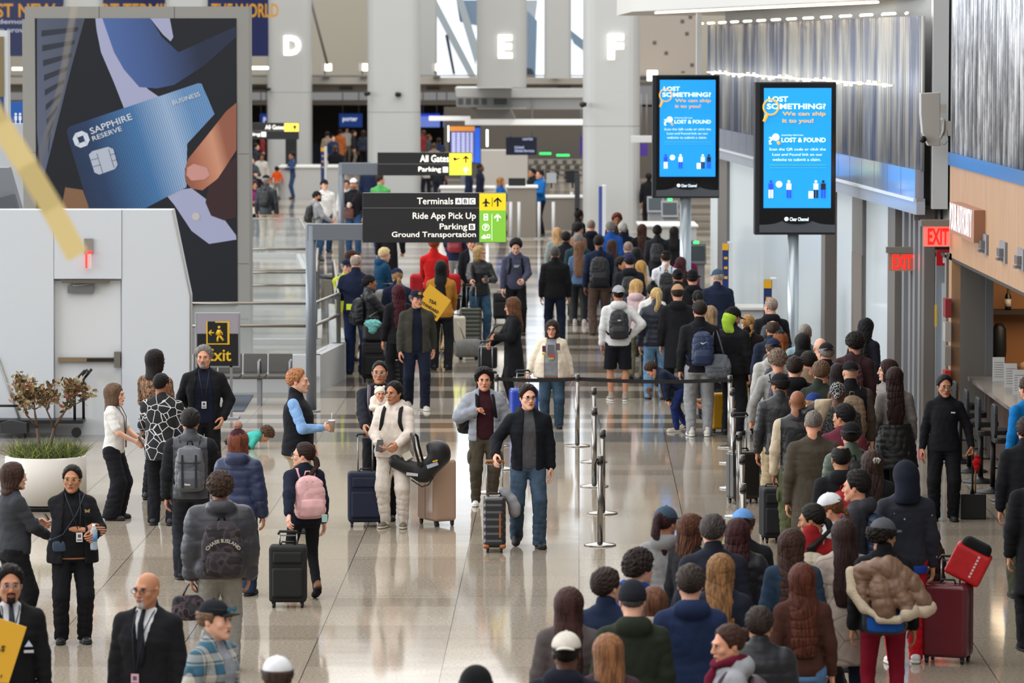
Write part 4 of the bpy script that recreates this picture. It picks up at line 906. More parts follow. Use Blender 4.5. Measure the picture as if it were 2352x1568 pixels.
def desk(x0, x1, y0, y1, m, label, depth=1.2, name='service_desk', topm=None):
    Y = row(y1); e = thing(name, (ony((x0 + x1) / 2, y1, Y)[0], Y, 0), label, 'desk'); A, B = ony(x0, y0, Y), ony(x1, y0, Y)
    b = MB().span((A[0], Y, 0), (B[0], Y + depth, A[2])); W_(b.build('desk_body', m, e)); b = MB().span((A[0] - .05, Y - .06, A[2]), (B[0] + .05, Y + depth + .05, A[2] + .05)); W_(b.build('desk_top', topm or mat('#c9c9c6', .4), e, .01)); return e
TAUPE = mat('#7b736a', .6)
desk(640, 790, 386, 456, mat('#bdbdba', .5), 'long white information desk behind the far queue on the left', 3)
desk(1165, 1232, 432, 545, TAUPE, 'taupe airline desk standing right of the big direction sign', 1.5)
desk(1238, 1345, 455, 525, TAUPE, 'low taupe counter behind the man in the bright blue coat', 1.5)
desk(1012, 1135, 434, 500, mat('#c4c2bc', .5), 'white counter partly hidden behind the big direction sign', 2)
desk(1472, 1600, 522, 600, mat('#a9aaa8', .5), 'pale grey bag-drop counter right of column F', 2.5)
desk(1690, 1760, 712, 870, mat('#a9abac', .5), 'pale grey counter along the right wall behind the queue', .8)
for x0, y0, x1, y1, yf, w_ in ((1168, 409, 1207, 433, 545, 'desk monitor with black casing beside the woman in blue'), (1255, 397, 1278, 420, 525, 'white monitor right of the man in bright blue'), (1300, 392, 1330, 420, 525, 'dark monitor close to column F on the taupe counter')):
    Y = row(yf) + .5; e = thing('monitor', (ony((x0 + x1) / 2, y1, Y)[0], Y, ony(0, y1 + 12, Y)[2]), w_, 'monitor'); b = MB(); prect(b, x0, y0, x1, y1, Y, .05); W_(b.build('casing', mat('#9fa3a8' if x0 == 1255 else '#15171a', .4), e)); b = MB(); prect(b, (x0 + x1) / 2 - 2, y1, (x0 + x1) / 2 + 2, y1 + 12, Y + .05, .04); W_(b.build('stand', BLACK, e))
tag(wbox('doorway', 656, 320, 681, 449, row(449), .3, mat('#111215', .6)), 'tall black panel standing against the column lettered D', 'panel')
for x0, x1, c, w_ in ((571, 614, '#4e443d', 'left of column D'), (716, 842, '#57504a', 'between column D and the wide column'), (966, 1100, '#4a4541', 'right of the wide column')):
    tag(wbox('counter_back', x0, 305, x1, 388, 212, .3, mat(c, .8)), 'long brown check-in counter front seen %s' % w_, 'counter')
tag(wbox('fabric_screen', 716, 330, 733, 383, 200, .2, mat('#1c2338', .7)), 'dark navy partition beside the column lettered D', 'partition')
def hang(o, x0, x1, y, Y, zt=3.66):
    for x in (x0, x1): p = ony(x, y, Y + .1); b = MB().cyl(p, (p[0], p[1], zt), .02, 6); b.build('hanger', GREY, o)
for o in list(bpy.data.objects):
    if o.name.startswith('check_in_screen') or o.name.startswith('service_screen') or o.name.startswith('desk_screen'):
        V = [v.co for v in o.data.vertices]; a, b2 = min(v.x for v in V), max(v.x for v in V); z = max(v.z for v in V); Y_ = V[0].y + .05
        for x in (a + .15 * (b2 - a), b2 - .15 * (b2 - a)): MB().cyl((x, Y_, z), (x, Y_, 3.66), .02, 6).build('hanger', GREY, o)
b = MB(); prect(b, 1058, 376, 1076, 445, YC - .95, .1); e_ = bpy.data.objects['departures_board']; W_(b.build('stand', GREY, e_))
# small kiosks right of column F
for i, (x, y, yf, w_) in enumerate(((1505, 460, 560, 'leftmost of the check-in kiosks right of column F'), (1538, 470, 575, 'middle one of the check-in kiosks right of column F'), (1572, 566, 650, 'kiosk with green lamp in front of the left screen post'), (1598, 574, 665, 'green-lit kiosk beside the right wall behind the queue'))):
    Y = row(yf); s_ = ppm(Y); e = thing('check_in_kiosk', (ony(x, yf, Y)[0], Y, 0), w_, 'kiosk', 'self-service check-in kiosks'); h_ = (yf - y) / s_
    R = rotm('X', -.5); b = MB(); b.box((0, .1, h_ * .4), (.4, .3, h_ * .8)); b.build('pedestal', mat('#8e9195', .4, .3), e, .02); b = MB(); b.box((0, 0, h_ * .9), (.46, .06, .5), R); b.build('screen_housing', mat('#7d8085', .4, .3), e, .01)
    b = MB(); b.box((0, -.035, h_ * .9 + .02), (.38, .01, .36), R); b.build('screen', glow('#2c3138', .6), e); b = MB(); b.box((0, -.15, h_ * .9 + .27), (.12, .03, .05)); b.build('status_lamp', glow('#2cf06a', 3), e)
# ---- right wall, mirrored fascia, chain curtain ----
A_, C_ = onz(2122, 1017), onz(1700, 740)
def wallpt(t, off=0.0):                        # t=0 at the grey pier, 1 at the far reference
    d = C_ - A_; n_ = np.array([d[1], -d[0], 0]); n_ = n_ / np.linalg.norm(n_) ; p = A_ + d * t; return p - n_ * off * -1
def wall_seg(b, t0, t1, z0, z1, th=.2, off=0.0):
    d = C_ - A_; u = d / np.linalg.norm(d); n_ = np.array([-u[1], u[0], 0]) * (-1 if True else 1)
    if n_[0] < 0: n_ = -n_
    p0, p1 = A_ + d * t0 - n_ * off, A_ + d * t1 - n_ * off; q0, q1 = p0 + n_ * th, p1 + n_ * th
    b.add([(*p[:2], z) for z in (z0, z1) for p in (p0, p1, q1, q0)], [(3, 2, 1, 0), (4, 5, 6, 7), (0, 1, 5, 4), (1, 2, 6, 5), (2, 3, 7, 6), (3, 0, 4, 7)]); return b
def tpx(x):                                    # wall parameter where it appears at photo column x
    lo, hi = -.6, 1.6
    for _ in range(40):
        m = (lo + hi) / 2; p = A_ + (C_ - A_) * m
        if 1176 + FPX * p[0] / p[1] > x: lo = m
        else: hi = m
    return lo
FROST = mat('#e2edf2', .25, name='frosted_white_glass', coat=.4); TAUPEG = mat('#6f6b67', .5, .2)
b = MB()
for x0, x1 in ((1632, 1655), (1676, 1895), (1923, 1966), (1990, 2049)): wall_seg(b, tpx(x1), tpx(x0), 0, 3.25)
struct(b.build('wall_right', FROST))
b = MB()
for x0, x1 in ((1655, 1676), (1895, 1904), (1966, 1990), (2049, 2066)): wall_seg(b, tpx(x1), tpx(x0), 0, 3.25, .3, .06)
struct(b.build('trim_6', TAUPEG))
b = MB(); wall_seg(b, tpx(1924), tpx(1903), 0, 3.25, .05, -.3); struct(b.build('trim_7', mat('#8d7563', .7)))
b = MB(); wall_seg(b, tpx(1990), tpx(1967), 0, 2.3, .05, .07)
for z in (.9, 1.35, 1.8, 2.25): wall_seg(b, tpx(1922), tpx(1905), z, z + .03, .05, -.2)
struct(b.build('trim_8', mat('#6d635c', .6)))
b = MB(); wall_seg(b, 0.02, tpx(2062), 0, 3.25, .3, -.1); b.mat(1)
for x in (2075, 2090, 2100, 2112): wall_seg(b, tpx(x) - .004, tpx(x) + .004, 0, 3.25, .1, 0)
struct(b.build('door_2', [mat('#75767a', .35, .4), mat('#a6a7aa', .35, .6)]))
# fascia band with polished panels
b = MB()
for i in range(22): t0 = -.02 + i * .056; wall_seg(b, t0, t0 + .0545, 3.42, 3.82, .12, .22)
b.mat(1); wall_seg(b, -.02, 1.22, 3.2, 3.42, .12, .2); b.mat(2); wall_seg(b, -.02, 1.22, 3.38, 3.42, .16, .24)
struct(b.build('trim_9', [mat('#a9b7cf', .12, .55, name='polished_panel'), mat('#b7c1cf', .25, .3), mat('#d6dade', .3)]))
b = MB(); wall_seg(b, -.04, 1.23, 3.0, 6.2, .3, -.25); struct(b.build('wall_upper_right', mat('#8f9190', .6)))
# chain curtain: close-set vertical rods in shallow waves
def _curt(n, l, b):
    t = n.new('ShaderNodeTexCoord'); mp = n.new('ShaderNodeMapping'); mp.inputs['Scale'].default_value = (1.2, 1.2, .12); l.new(t.outputs['Object'], mp.inputs['Vector'])
    v = n.new('ShaderNodeTexNoise'); v.inputs['Scale'].default_value = 3.5; v.inputs['Detail'].default_value = 3; l.new(mp.outputs[0], v.inputs['Vector'])
    r = ramp(n, [(.38, '#62687a'), (.5, '#87888a'), (.62, '#a3a29d')]); l.new(v.outputs['Fac'], r.inputs[0]); l.new(r.outputs[0], b.inputs['Base Color']); b.inputs['Metallic'].default_value = .15; b.inputs['Roughness'].default_value = .35  # blue-grey and beige streaks put the banner's reflection into the rod colour
CURT = nodes_mat('chain_metal', _curt)
d_ = C_ - A_; u_ = d_ / np.linalg.norm(d_); nn = np.array([-u_[1], u_[0], 0]); nn = nn if nn[0] < 0 else -nn
b = MB(); Lw = np.linalg.norm(d_) * 1.22; N_ = 620
for i in range(N_):
    t = -.02 + 1.24 * i / N_; p = A_ + d_ * t + nn * (.12 + .05 * sin(i * .19) + .02 * sin(i * .77)); z1 = 5.93
    b.tube([(p[0], p[1], 3.8), (p[0], p[1], z1)], .03, 5)
o = b.build('metal_curtain', CURT); tag(o, 'shimmering grey chain curtain hanging above the mirrored band on the right wall', 'curtain', kind='stuff')
b = MB()
for i in range(26): t = -.02 + i * .048; p = A_ + d_ * t + nn * .34; q = A_ + d_ * (t + .046) + nn * (.2 + .16 * (i % 2)); b.tube([(p[0], p[1], 5.97), (q[0], q[1], 5.97)], .02, 4)
tag(b.build('light_strip', glow('#ffe9cf', 4)), 'zigzag line of light along the top of the chain curtain', 'light')
b = MB()
for i in range(30): t = .1 + i * .036; p = A_ + d_ * t + nn * (.24 + .02 * sin(i * 2.1)); b.box((p[0], p[1], 4.95 + .03 * sin(i)), (.03, .35 + .12 * sin(i * 3), .05))
b.tube([A_ + d_ * .08 + nn * .2 + [0, 0, 4.95], A_ + d_ * 1.2 + nn * .2 + [0, 0, 4.95]], .012, 4); tag(b.build('light_strip', glow('#fff0d2', 3)), 'dotted warm line of light halfway up the chain curtain', 'light')
b = MB(); P = [(2.45, 87.5), (5.3, 63.7), (7.2, 55), (12, 50), (12, 100), (2.45, 100)]; b.prism(P, .9, (0, 0, 6.65), 'z'); struct(b.build('ceiling_canopy', mat('#c9c8c4', .5)))
b = MB(); b.tube([(2.9, 86.5, 6.17), (5.5, 64.3, 6.17)], .02, 5); tag(b.build('light_strip', glow('#fff0dc', 5)), 'thin bright line under the edge of the white canopy', 'light')
b = MB(); prect(b, 1600, 30, 1612, 175, row(760), .3); struct(b.build('trim_10', mat('#c6c7c6', .5)))
# perforated screen wall between column F and the curtain
def _perf(n, l, b):
    t = n.new('ShaderNodeTexCoord'); v = n.new('ShaderNodeTexVoronoi'); v.distance = 'CHEBYCHEV'; v.inputs['Scale'].default_value = 2.4; v.inputs['Randomness'].default_value = .75; l.new(t.outputs['Object'], v.inputs['Vector'])
    r = ramp(n, [(0, '#57504b'), (.2, '#aaa198')], True); l.new(v.outputs['Distance'], r.inputs[0]); l.new(r.outputs[0], b.inputs['Base Color'])
struct(wbox('wall_patterned', 1465, 28, 1605, 168, 190, .3, nodes_mat('perforated_panels', _perf)))
tag(wbox('strip_light', 1487, 162, 1510, 185, 188, .2, glow('#fff0d0', 6)), 'bright floodlight low on the patterned wall right of column F', 'light')
struct(wbox('wall_pier', 2141, -400, 2183, 480, 58.6, .3, mat('#bfc1c2', .5)))
b = MB(); prect(b, 2120, 480, 2148, 1017, 59.2, .35); prect(b, 2100, 478, 2150, 506, 59.25, .2); struct(b.build('trim_11', TAUPEG))
b = MB(); prect(b, 2148, 590, 2192, 935, 59.0, .1); struct(b.build('door_3', mat('#8f979f', .4, .3))); b = MB(); prect(b, 2163, 650, 2172, 860, 58.95, .05); b.build('door_glass', mat('#b7c6cf', .1), bpy.data.objects['door_3'])
b = MB(); prect(b, 2147, 700, 2152, 750, 58.8, .02); tag(b.build('label_strip', PR('#d9b13a')), 'narrow yellow and blue label on the pier beside the grey door', 'label')
# exit signs and fire sign
def exit_sign(x0, y0, x1, y1, Y, label, face, letters, e1, e2):
    e = thing('exit_sign', (ony((x0 + x1) / 2, y1, Y)[0], Y, ony(0, y1, Y)[2]), label, 'exit sign'); b = MB(); prect(b, x0, y0, x1, y1, Y, .02); W_(b.build('face', glow(face, e1), e))
    b = MB(); prect(b, x0 - 5, y0 - (y1 - y0) * .33, x1 + 3, y0, Y - .04, .12); W_(b.build('housing', mat('#87827c', .4, .4), e)); ftext('EXIT', x0 + (x1 - x0) * .16, y0 + 4, x1 - 3, y1 - 4, Y, glow(letters, e2), e, bold=.03)
exit_sign(2121, 520, 2182, 566, 57.0, 'larger lit exit sign close to the wood-clad bar front', '#f06a60', '#e01812', .9, 1.4)
exit_sign(2041, 581, 2099, 622, 60.5, 'smaller exit sign with a see-through face hanging over the grey doors', '#9c6a58', '#ff1e18', .25, 1.8)
b = MB(); prect(b, 2151, 574, 2188, 610, 58.4, .03); o = b.build('extinguisher_sign', PR('#b3161c')); tag(o, 'red fire extinguisher sign below the larger exit sign', 'sign'); b = MB(); prect(b, 2166, 586, 2173, 604, 58.35, .02); prect(b, 2164, 580, 2174, 584, 58.35, .02); b.build('pictogram', PR('#e8e4e4'), o)
# wall speaker / access point on the pier
Y = 58.0; e = thing('antenna_box', (ony(2138, 336, Y)[0], Y, ony(0, 336, Y)[2]), 'pale grey curved antenna box bracketed to the white pier', 'antenna')
b = MB(); ppoly(b, [(2115, 214), (2160, 212), (2160, 335), (2133, 335), (2119, 305), (2115, 260)], Y, .25); W_(b.build('casing', mat('#b0aca6', .5), e, .01)); b = MB(); prect(b, 2160, 240, 2174, 260, Y, .1); prect(b, 2168, 278, 2190, 312, Y, .08); b.tube([ony(2160, 272, Y), ony(2168, 275, Y), ony(2167, 300, Y), ony(2160, 318, Y)], .02, 6); W_(b.build('bracket', mat('#b5b0a8', .5), e)); b = MB(); b.ball(ony(2120, 320, Y - .05), .05); W_(b.build('lens', BLACK, e)); b = MB(); b.tube([ony(2160, 330, Y), ony(2170, 332, Y), ony(2178, 322, Y), ony(2175, 300, Y)], .006, 5); W_(b.build('cable', GREY, e))
# ---- the bar: wood front, counter, back wall ----
XB = 5.87
def _wood(n, l, b):
    t = n.new('ShaderNodeTexCoord'); mp = n.new('ShaderNodeMapping'); mp.inputs['Scale'].default_value = (1, 6, .25); l.new(t.outputs['Object'], mp.inputs['Vector'])
    v = n.new('ShaderNodeTexNoise'); v.inputs['Scale'].default_value = 5; v.inputs['Detail'].default_value = 4; l.new(mp.outputs[0], v.inputs['Vector'])
    r = ramp(n, [(.3, '#9a7656'), (.6, '#b08a68')]); l.new(v.outputs['Fac'], r.inputs[0]); l.new(r.outputs[0], b.inputs['Base Color']); b.inputs['Roughness'].default_value = .5
WOOD = nodes_mat('oak_slats', _wood)
b = MB(); b.span((XB, 44, 2.7), (XB + .15, 57.2, 3.93)); struct(b.build('wall_bar_front', WOOD))
b = MB(); b.span((XB, 56.9, 0), (XB + .12, 57.25, 2.75)); struct(b.build('trim_12', WOOD))
b = MB(); b.span((XB - .03, 44, 3.93), (XB + .15, 57.2, 4.1)); struct(b.build('trim_13', mat('#5f83ad', .2, .5)))
def _chain2(n, l, b):
    t = n.new('ShaderNodeTexCoord'); mp = n.new('ShaderNodeMapping'); mp.inputs['Scale'].default_value = (1, 1.5, .35); l.new(t.outputs['Object'], mp.inputs['Vector'])
    v = n.new('ShaderNodeTexNoise'); v.inputs['Scale'].default_value = 2.4; v.inputs['Detail'].default_value = 7; v.inputs['Roughness'].default_value = .65; l.new(mp.outputs[0], v.inputs['Vector'])
    r = ramp(n, [(.38, '#717379'), (.5, '#a0a2a8'), (.6, '#dcdee2')]); l.new(v.outputs['Fac'], r.inputs[0]); l.new(r.outputs[0], b.inputs['Base Color']); b.inputs['Metallic'].default_value = .3; b.inputs['Roughness'].default_value = .4
C2 = nodes_mat('chain_metal_grey', _chain2); b = MB()
for i in range(150): b.tube([(XB + .05 + .02 * sin(i), 44 + i * .0875, 4.1), (XB + .05 + .02 * sin(i), 44 + i * .0875, 8)], .03 if i % 3 else .036, 4)
tag(b.build('metal_curtain', C2), 'grey chain curtain with a faint city picture above the wooden bar front', 'curtain', kind='stuff')
struct(MB().span((XB + .25, 44, 3.9), (XB + .5, 57.2, 8)).build('wall_bar_upper', mat('#55575b', .7)))
e = thing('bar_sign', (XB - .2, 54.2, 3.05), 'projecting box sign of tall lit letters on the wooden bar front', 'sign')
z0, z1 = ony(0, 547, 54.2)[2], ony(0, 470, 54.2)[2]
b = MB().span((XB - .14, 52.9, z0), (XB, 55.7, z1 - .02)); W_(b.build('box', mat('#9c6f56', .5), e))
tx = text('POUR AUTHORITY', .5, (0, 0, 0), (pi / 2, 0, -pi / 2), glow('#eef2ff', 1.1), parent=e, bold=0, ext=.001); tx.location = (XB - .16 - e.location[0], 55.65 - e.location[1], z0 + .06 - e.location[2]); L_ = max(v.co.x for v in tx.data.vertices); tx.scale = (2.65 / L_, 1, 1)
for y_, w_ in ((54.0, 'nearest the lit bar sign'), (52.0, 'in the middle of the wooden bar front'), (50.2, 'at the right edge of the photo')):
    e = thing('wall_light', (XB - .02, y_ - 1.2, 3.05), 'small square metal wall light ' + w_, 'light', 'wall lights on the wooden bar front'); yy = y_ - 1.2
    b = MB().span((XB - .03, yy - .3, 2.95), (XB, yy + .3, 3.2)); W_(b.build('backplate', GREY, e)); b = MB().span((XB - .08, yy - .14, 3.02), (XB - .03, yy + .14, 3.12)); b.box((XB - .06, yy, 2.99), (.07, .2, .03)); W_(b.build('lamp_head', mat('#8d9094', .3, .8), e))
struct(MB().span((XB, 57.6, 0), (6.4, 57.8, 2.72)).build('wall_bar_end', mat('#77746f', .6)))
b = MB().span((6.4, 57.5, 0), (6.5, 57.8, 2.7)); struct(b.build('trim_14', mat('#8d8f93', .35, .6)))
struct(MB().span((6.2, 62, 0), (11, 62.2, 3.4)).build('wall_bar_back', mat('#9a6a40', .6)))
struct(MB().span((XB, 44, 2.66), (11, 62, 2.7)).build('ceiling_bar', mat('#2b2724', .7)))
e = thing('bar_counter', (6.9, 52, 0), 'long stone bar counter on a dark front at the right edge', 'bar counter')
b = MB().span((6.15, 44, 1.02), (7.1, 57.4, 1.07)); W_(b.build('worktop', mat('#8f8781', .2, var=.1, vscale=20), e)); b = MB().span((6.4, 44, 0), (7.0, 57.3, 1.02)); W_(b.build('counter_front', mat('#4b3a34', .6), e))
e = thing('bar_shelf', (7.6, 61.8, 1.66), 'dark shelf on the orange-brown back wall of the bar', 'shelf'); b = MB().span((6.7, 61.6, 1.64), (9, 62, 1.7)); W_(b.build('board', mat('#2e2420', .5), e))
tag(MB().span((6.7, 61.2, 0), (9, 61.9, .82)).build('back_counter', mat('#a59a90', .5)), 'pale back counter below the orange-brown bar wall', 'counter')
p = (ony(2316, 712, 61.7)[0], 61.75, 1.7); e = thing('wine_bottle', p, 'dark wine bottle with a white label standing on the bar shelf', 'bottle')
b = MB().lathe([(.045, 0), (.046, .02), (.046, .2), (.02, .25), (.015, .27), (.015, .33)]); b.build('glass_body', mat('#120d0c', .15), e); b = MB().lathe([(.047, .05), (.047, .16)]); b.build('label_band', PR('#cfcac2'), e); b = MB().lathe([(.0165, .3), (.0165, .335)]); b.build('capsule', PR('#a3201c'), e)
p = (ony(2294, 860, 61.5)[0], 61.5, .82); b = MB().lathe([(.1, 0), (.1, .05), (.06, .1), (.09, .14), (.11, .3), (.1, .62), (.05, .7)], p); tag(b.build('coffee_machine', BLACK), 'black tapered machine standing on the back counter of the bar', 'machine')
for i in range(3):
    b = MB().lathe([(.04, 0), (.05, .12)], (6.85 + i * .14, 61.3, .82)); tag(b.build('paper_cup', mat('#c9b7a2', .6)), ('leftmost', 'middle', 'rightmost')[i] + ' paper cup on the back counter of the bar', 'cup', 'cups on the bar back counter')
b = MB().ball((7.55, 61.4, .9), (.25, .15, .1), 10, 7).ball((7.75, 61.4, .92), (.15, .12, .12), 10, 7); tag(b.build('bread_bag', mat('#c7a68c', .4)), 'crumpled bag of bread on the back counter of the bar', 'bag')
for i, (x, y, w_) in enumerate(((2293, 855, 'farthest'), (2321, 870, 'second farthest'), (2340, 900, 'second nearest'), (2352, 925, 'nearest'))):
    Yk = 56.6 - i * 1.1; p = ony(x, y + 55, Yk); b = MB().box((0, 0, .16), (.16, .01, .32)); b.mat(1)
    for q in range(7): b.box((0, -.007, .06 + q * .032), (.12, .004, .006))
    o = b.build('menu_card', [PR('#d8d8d6'), PR('#8f8f90')]); o.location = (p[0], Yk, 1.07); tag(o, w_ + ' of the four upright menu cards on the bar counter', 'menu', 'menu cards on the bar counter')
def stool(x, y, label):
    p = onz(x, y); e = thing('bar_stool', p, label, 'bar stool', 'bar stools along the counter')
    MB().lathe([(.24, 0), (.24, .012), (.2, .03), (.05, .05), (.035, .07)]).build('base', BLACK, e); MB().lathe([(.033, .05), (.033, .72)]).build('pole', BLACK, e)
    b = MB().rbox((0, 0, .75), (.42, .42, .07), .08, axis='z'); b.build('seat', leather('#17181a'), e, .015); b = MB().rbox((-.19, 0, .98), (.04, .42, .4), .1, axis='x', R=None); b.build('backrest', mat('#25282d', .5), e, .01)
    b = MB().tube([(.0, 0, .3), (.2, 0, .3)], .012, 6).tube([(.2, -.12, .3), (.2, .12, .3)], .012, 6); b.build('footrest', BLACK, e)
    for k in range(2): MB().box((-.19, (-.12, .12)[k], .82), (.03, .04, .18)).build('back_support', BLACK, e)
for i, (x, y) in enumerate(((2204, 1062), (2226, 1083), (2252, 1107), (2280, 1130), (2318, 1150))): stool(x, y, ('farthest', 'second farthest', 'middle', 'second nearest', 'nearest')[i] + ' of the black pedestal bar stools at the counter')
e = thing('brochure_rack', (XB - .08, 56.9, 1.0), 'narrow brochure rack fixed to the wooden post of the bar', 'rack')
for i in range(4): b = MB().span((XB - .1, 56.7, .95 + i * .32), (XB - .02, 57.0, 1.2 + i * .32)); W_(b.build('brochure', PR(('#b3272b', '#8e8782', '#a8a29b', '#8d2f33')[i]), e))
# ---- direction signs ----
def dsign(label, post, arm, board, split, yf, rows, ends, lit=0.0):
    Y = row(yf); e = thing('direction_sign', (ony(post[0], yf, Y)[0], Y, 0), label, 'sign'); PM = mat('#6e747c', .4, .4, name='post_paint')
    if post[1]:
        X0, X1 = ony(post[0] - post[1], 600, Y)[0], ony(post[0] + post[1], 600, Y)[0]; zt = ony(0, arm[1], Y)[2]; r = (X1 - X0) / 2
        b = MB().cyl(((X0 + X1) / 2, Y, 0), ((X0 + X1) / 2, Y, zt - .02), r, 20); W_(b.build('post', PM, e)); b = MB().lathe([(r * 1.8, 0), (r * 1.8, .015), (r * 1.1, .03)], ((X0 + X1) / 2, Y, 0)); W_(b.build('base_plate', PM, e))
        b = MB(); prect(b, arm[0], arm[1], arm[2], arm[3], Y - .07, .14); W_(b.build('arm', PM, e, .01))
    b = MB(); prect(b, board[0], board[1], board[2], board[3], Y - .11, .2); B_ = W_(b.build('board', mat('#1c1c1e', .45), e, .005)); F_ = Y - .11
    if split: b = MB(); prect(b, board[0], split - 1, board[2], split, F_, .01, .008); W_(b.build('divider', mat('#77787a', .4), e))
    for c, r_ in ends: b = MB(); prect(b, *r_, F_, .01, .01); W_(b.build('colour_panel', glow(c, lit + .25), e))
    for s_, r_ in rows: ftext(s_, *r_, F_, glow('#f4f0e6', .5 + lit), B_, bold=.008, off=.006)
    return B_, F_
def arrow(e, F_, x, y0, y1, m, w=10):
    b = MB(); prect(b, x - 1.6, y0 + 3, x + 1.6, y1, F_, .004, .016)
    for s in (-1, 1): ppoly(b, [(x, y0), (x, y0 + 4.5), (x + s * w * .9, y0 + w + 3), (x + s * w, y0 + w - .5)][::s], F_, .004, .016)
    W_(b.build('arrow', m, e))
BK = mat('#111111', .5); WT = glow('#f4f4ee', .6)
e, F_ = dsign('nearest grey post sign listing terminals, ride pick up, parking and ground transportation', (714, 12), (705, 514, 834, 552), (833, 443, 1163, 557), 478, 945,
    [('Terminals', (958, 454, 1041, 469)), ('Ride App Pick Up', (948, 488, 1093, 507)), ('Parking', (1010, 513, 1073, 531)), ('Ground Transportation', (900, 532, 1093, 548))], [('#f0d21e', (1101, 444, 1162, 483)), ('#7fc13b', (1101, 483, 1162, 556))])
for s_, x, y in (('A', 1053, 462), ('B', 1069, 462), ('C', 1085, 462), ('B', 1084, 521)):
    b = MB(); prect(b, x - 7, y - 7, x + 7, y + 7, F_, .004, .008); W_(b.build('letter_tile', WT, e)); ftext(s_, x - 4, y - 5, x + 4, y + 5, F_, BK, e, off=.014, bold=.02)
arrow(e, F_, 1143, 453, 474, BK, 9); arrow(e, F_, 1143, 491, 508, WT, 8); b = MB(); prect(b, 1130, 453, 1131, 474, F_, .003, .016); W_(b.build('rule', BK, e)); b = MB(); prect(b, 1129.5, 491, 1130.5, 552, F_, .003, .016); W_(b.build('rule', WT, e))
b = MB(); ppoly(b, [(1116, 455), (1118, 458), (1118, 462), (1125, 466), (1125, 468), (1118, 466), (1118, 471), (1120, 474), (1112, 474), (1114, 471), (1114, 466), (1108, 468), (1108, 466), (1114, 462), (1114, 458)], F_, .003, .016); W_(b.build('plane_symbol', BK, e))
b = MB(); b.tube([ony(1116 + 7.5 * cos(a), 522 + 7.5 * sin(a), F_ - .014) for a in np.arange(20) * pi / 10], .006, 5, closed=True); W_(b.build('ring_symbol', WT, e)); ftext('P', 1113, 517, 1120, 528, F_, WT, e, off=.014)
b = MB(); prect(b, 1112, 491, 1120, 493, F_, .003, .014); prect(b, 1112, 504, 1120, 506, F_, .003, .014); prect(b, 1111, 491, 1113, 506, F_, .003, .014); prect(b, 1119, 491, 1121, 506, F_, .003, .014); prect(b, 1114, 496, 1118, 501, F_, .003, .014); W_(b.build('phone_symbol', WT, e))
b = MB(); ppoly(b, [(1106, 548), (1106, 543), (1109, 543), (1110, 539), (1114, 539), (1115, 543), (1117, 543), (1117, 548)], F_, .003, .014); ppoly(b, [(1118, 547), (1118, 538), (1126, 538), (1126, 547)], F_, .003, .014); b.mat(1); prect(b, 1119.5, 540, 1124.5, 543, F_, .003, .018); W_(b.build('taxi_bus_symbol', [WT, mat('#7fc13b', .5)], e))
e, F_ = dsign('middle post sign pointing to all gates and parking, behind the nearest one', (784, 7), (779, 374, 868, 402), (867, 350, 1084, 403), 377, 640, [('All Gates', (965, 356, 1031, 372)), ('Parking', (961, 383, 1013, 397))], [('#f3d93a', (1032, 352, 1083, 377)), ('#c5dc3c', (1032, 377, 1083, 402))], .8)
b = MB(); prect(b, 1017, 383, 1029, 396, F_, .004, .012); W_(b.build('letter_tile', WT, e)); arrow(e, F_, 1070, 357, 374, BK, 7); arrow(e, F_, 1070, 383, 399, WT, 7); b = MB(); ppoly(b, [(1042, 361), (1044, 361), (1049, 364), (1057, 362), (1057, 364), (1044, 369), (1041, 366)], F_, .003, .014); W_(b.build('plane_symbol', BK, e))
e, F_ = dsign('farthest gates and parking sign reaching out right of the advertising display', (560, 0), (0, 0, 0, 0), (520, 282, 686, 320), 301, 500, [('All Gates', (609, 287, 652, 297)), ('Parking', (552, 304, 598, 314))], [('#f3d64a', (653, 283, 686, 302))], .8); b = MB(); prect(b, 528, 290, 540, 500, row(500) - .05, .1); W_(b.build('post', GREY, e.parent))
b = MB(); prect(b, 600, 303, 611, 314, F_, .004, .012); W_(b.build('letter_tile', WT, e)); arrow(e, F_, 677, 287, 298, BK, 4)
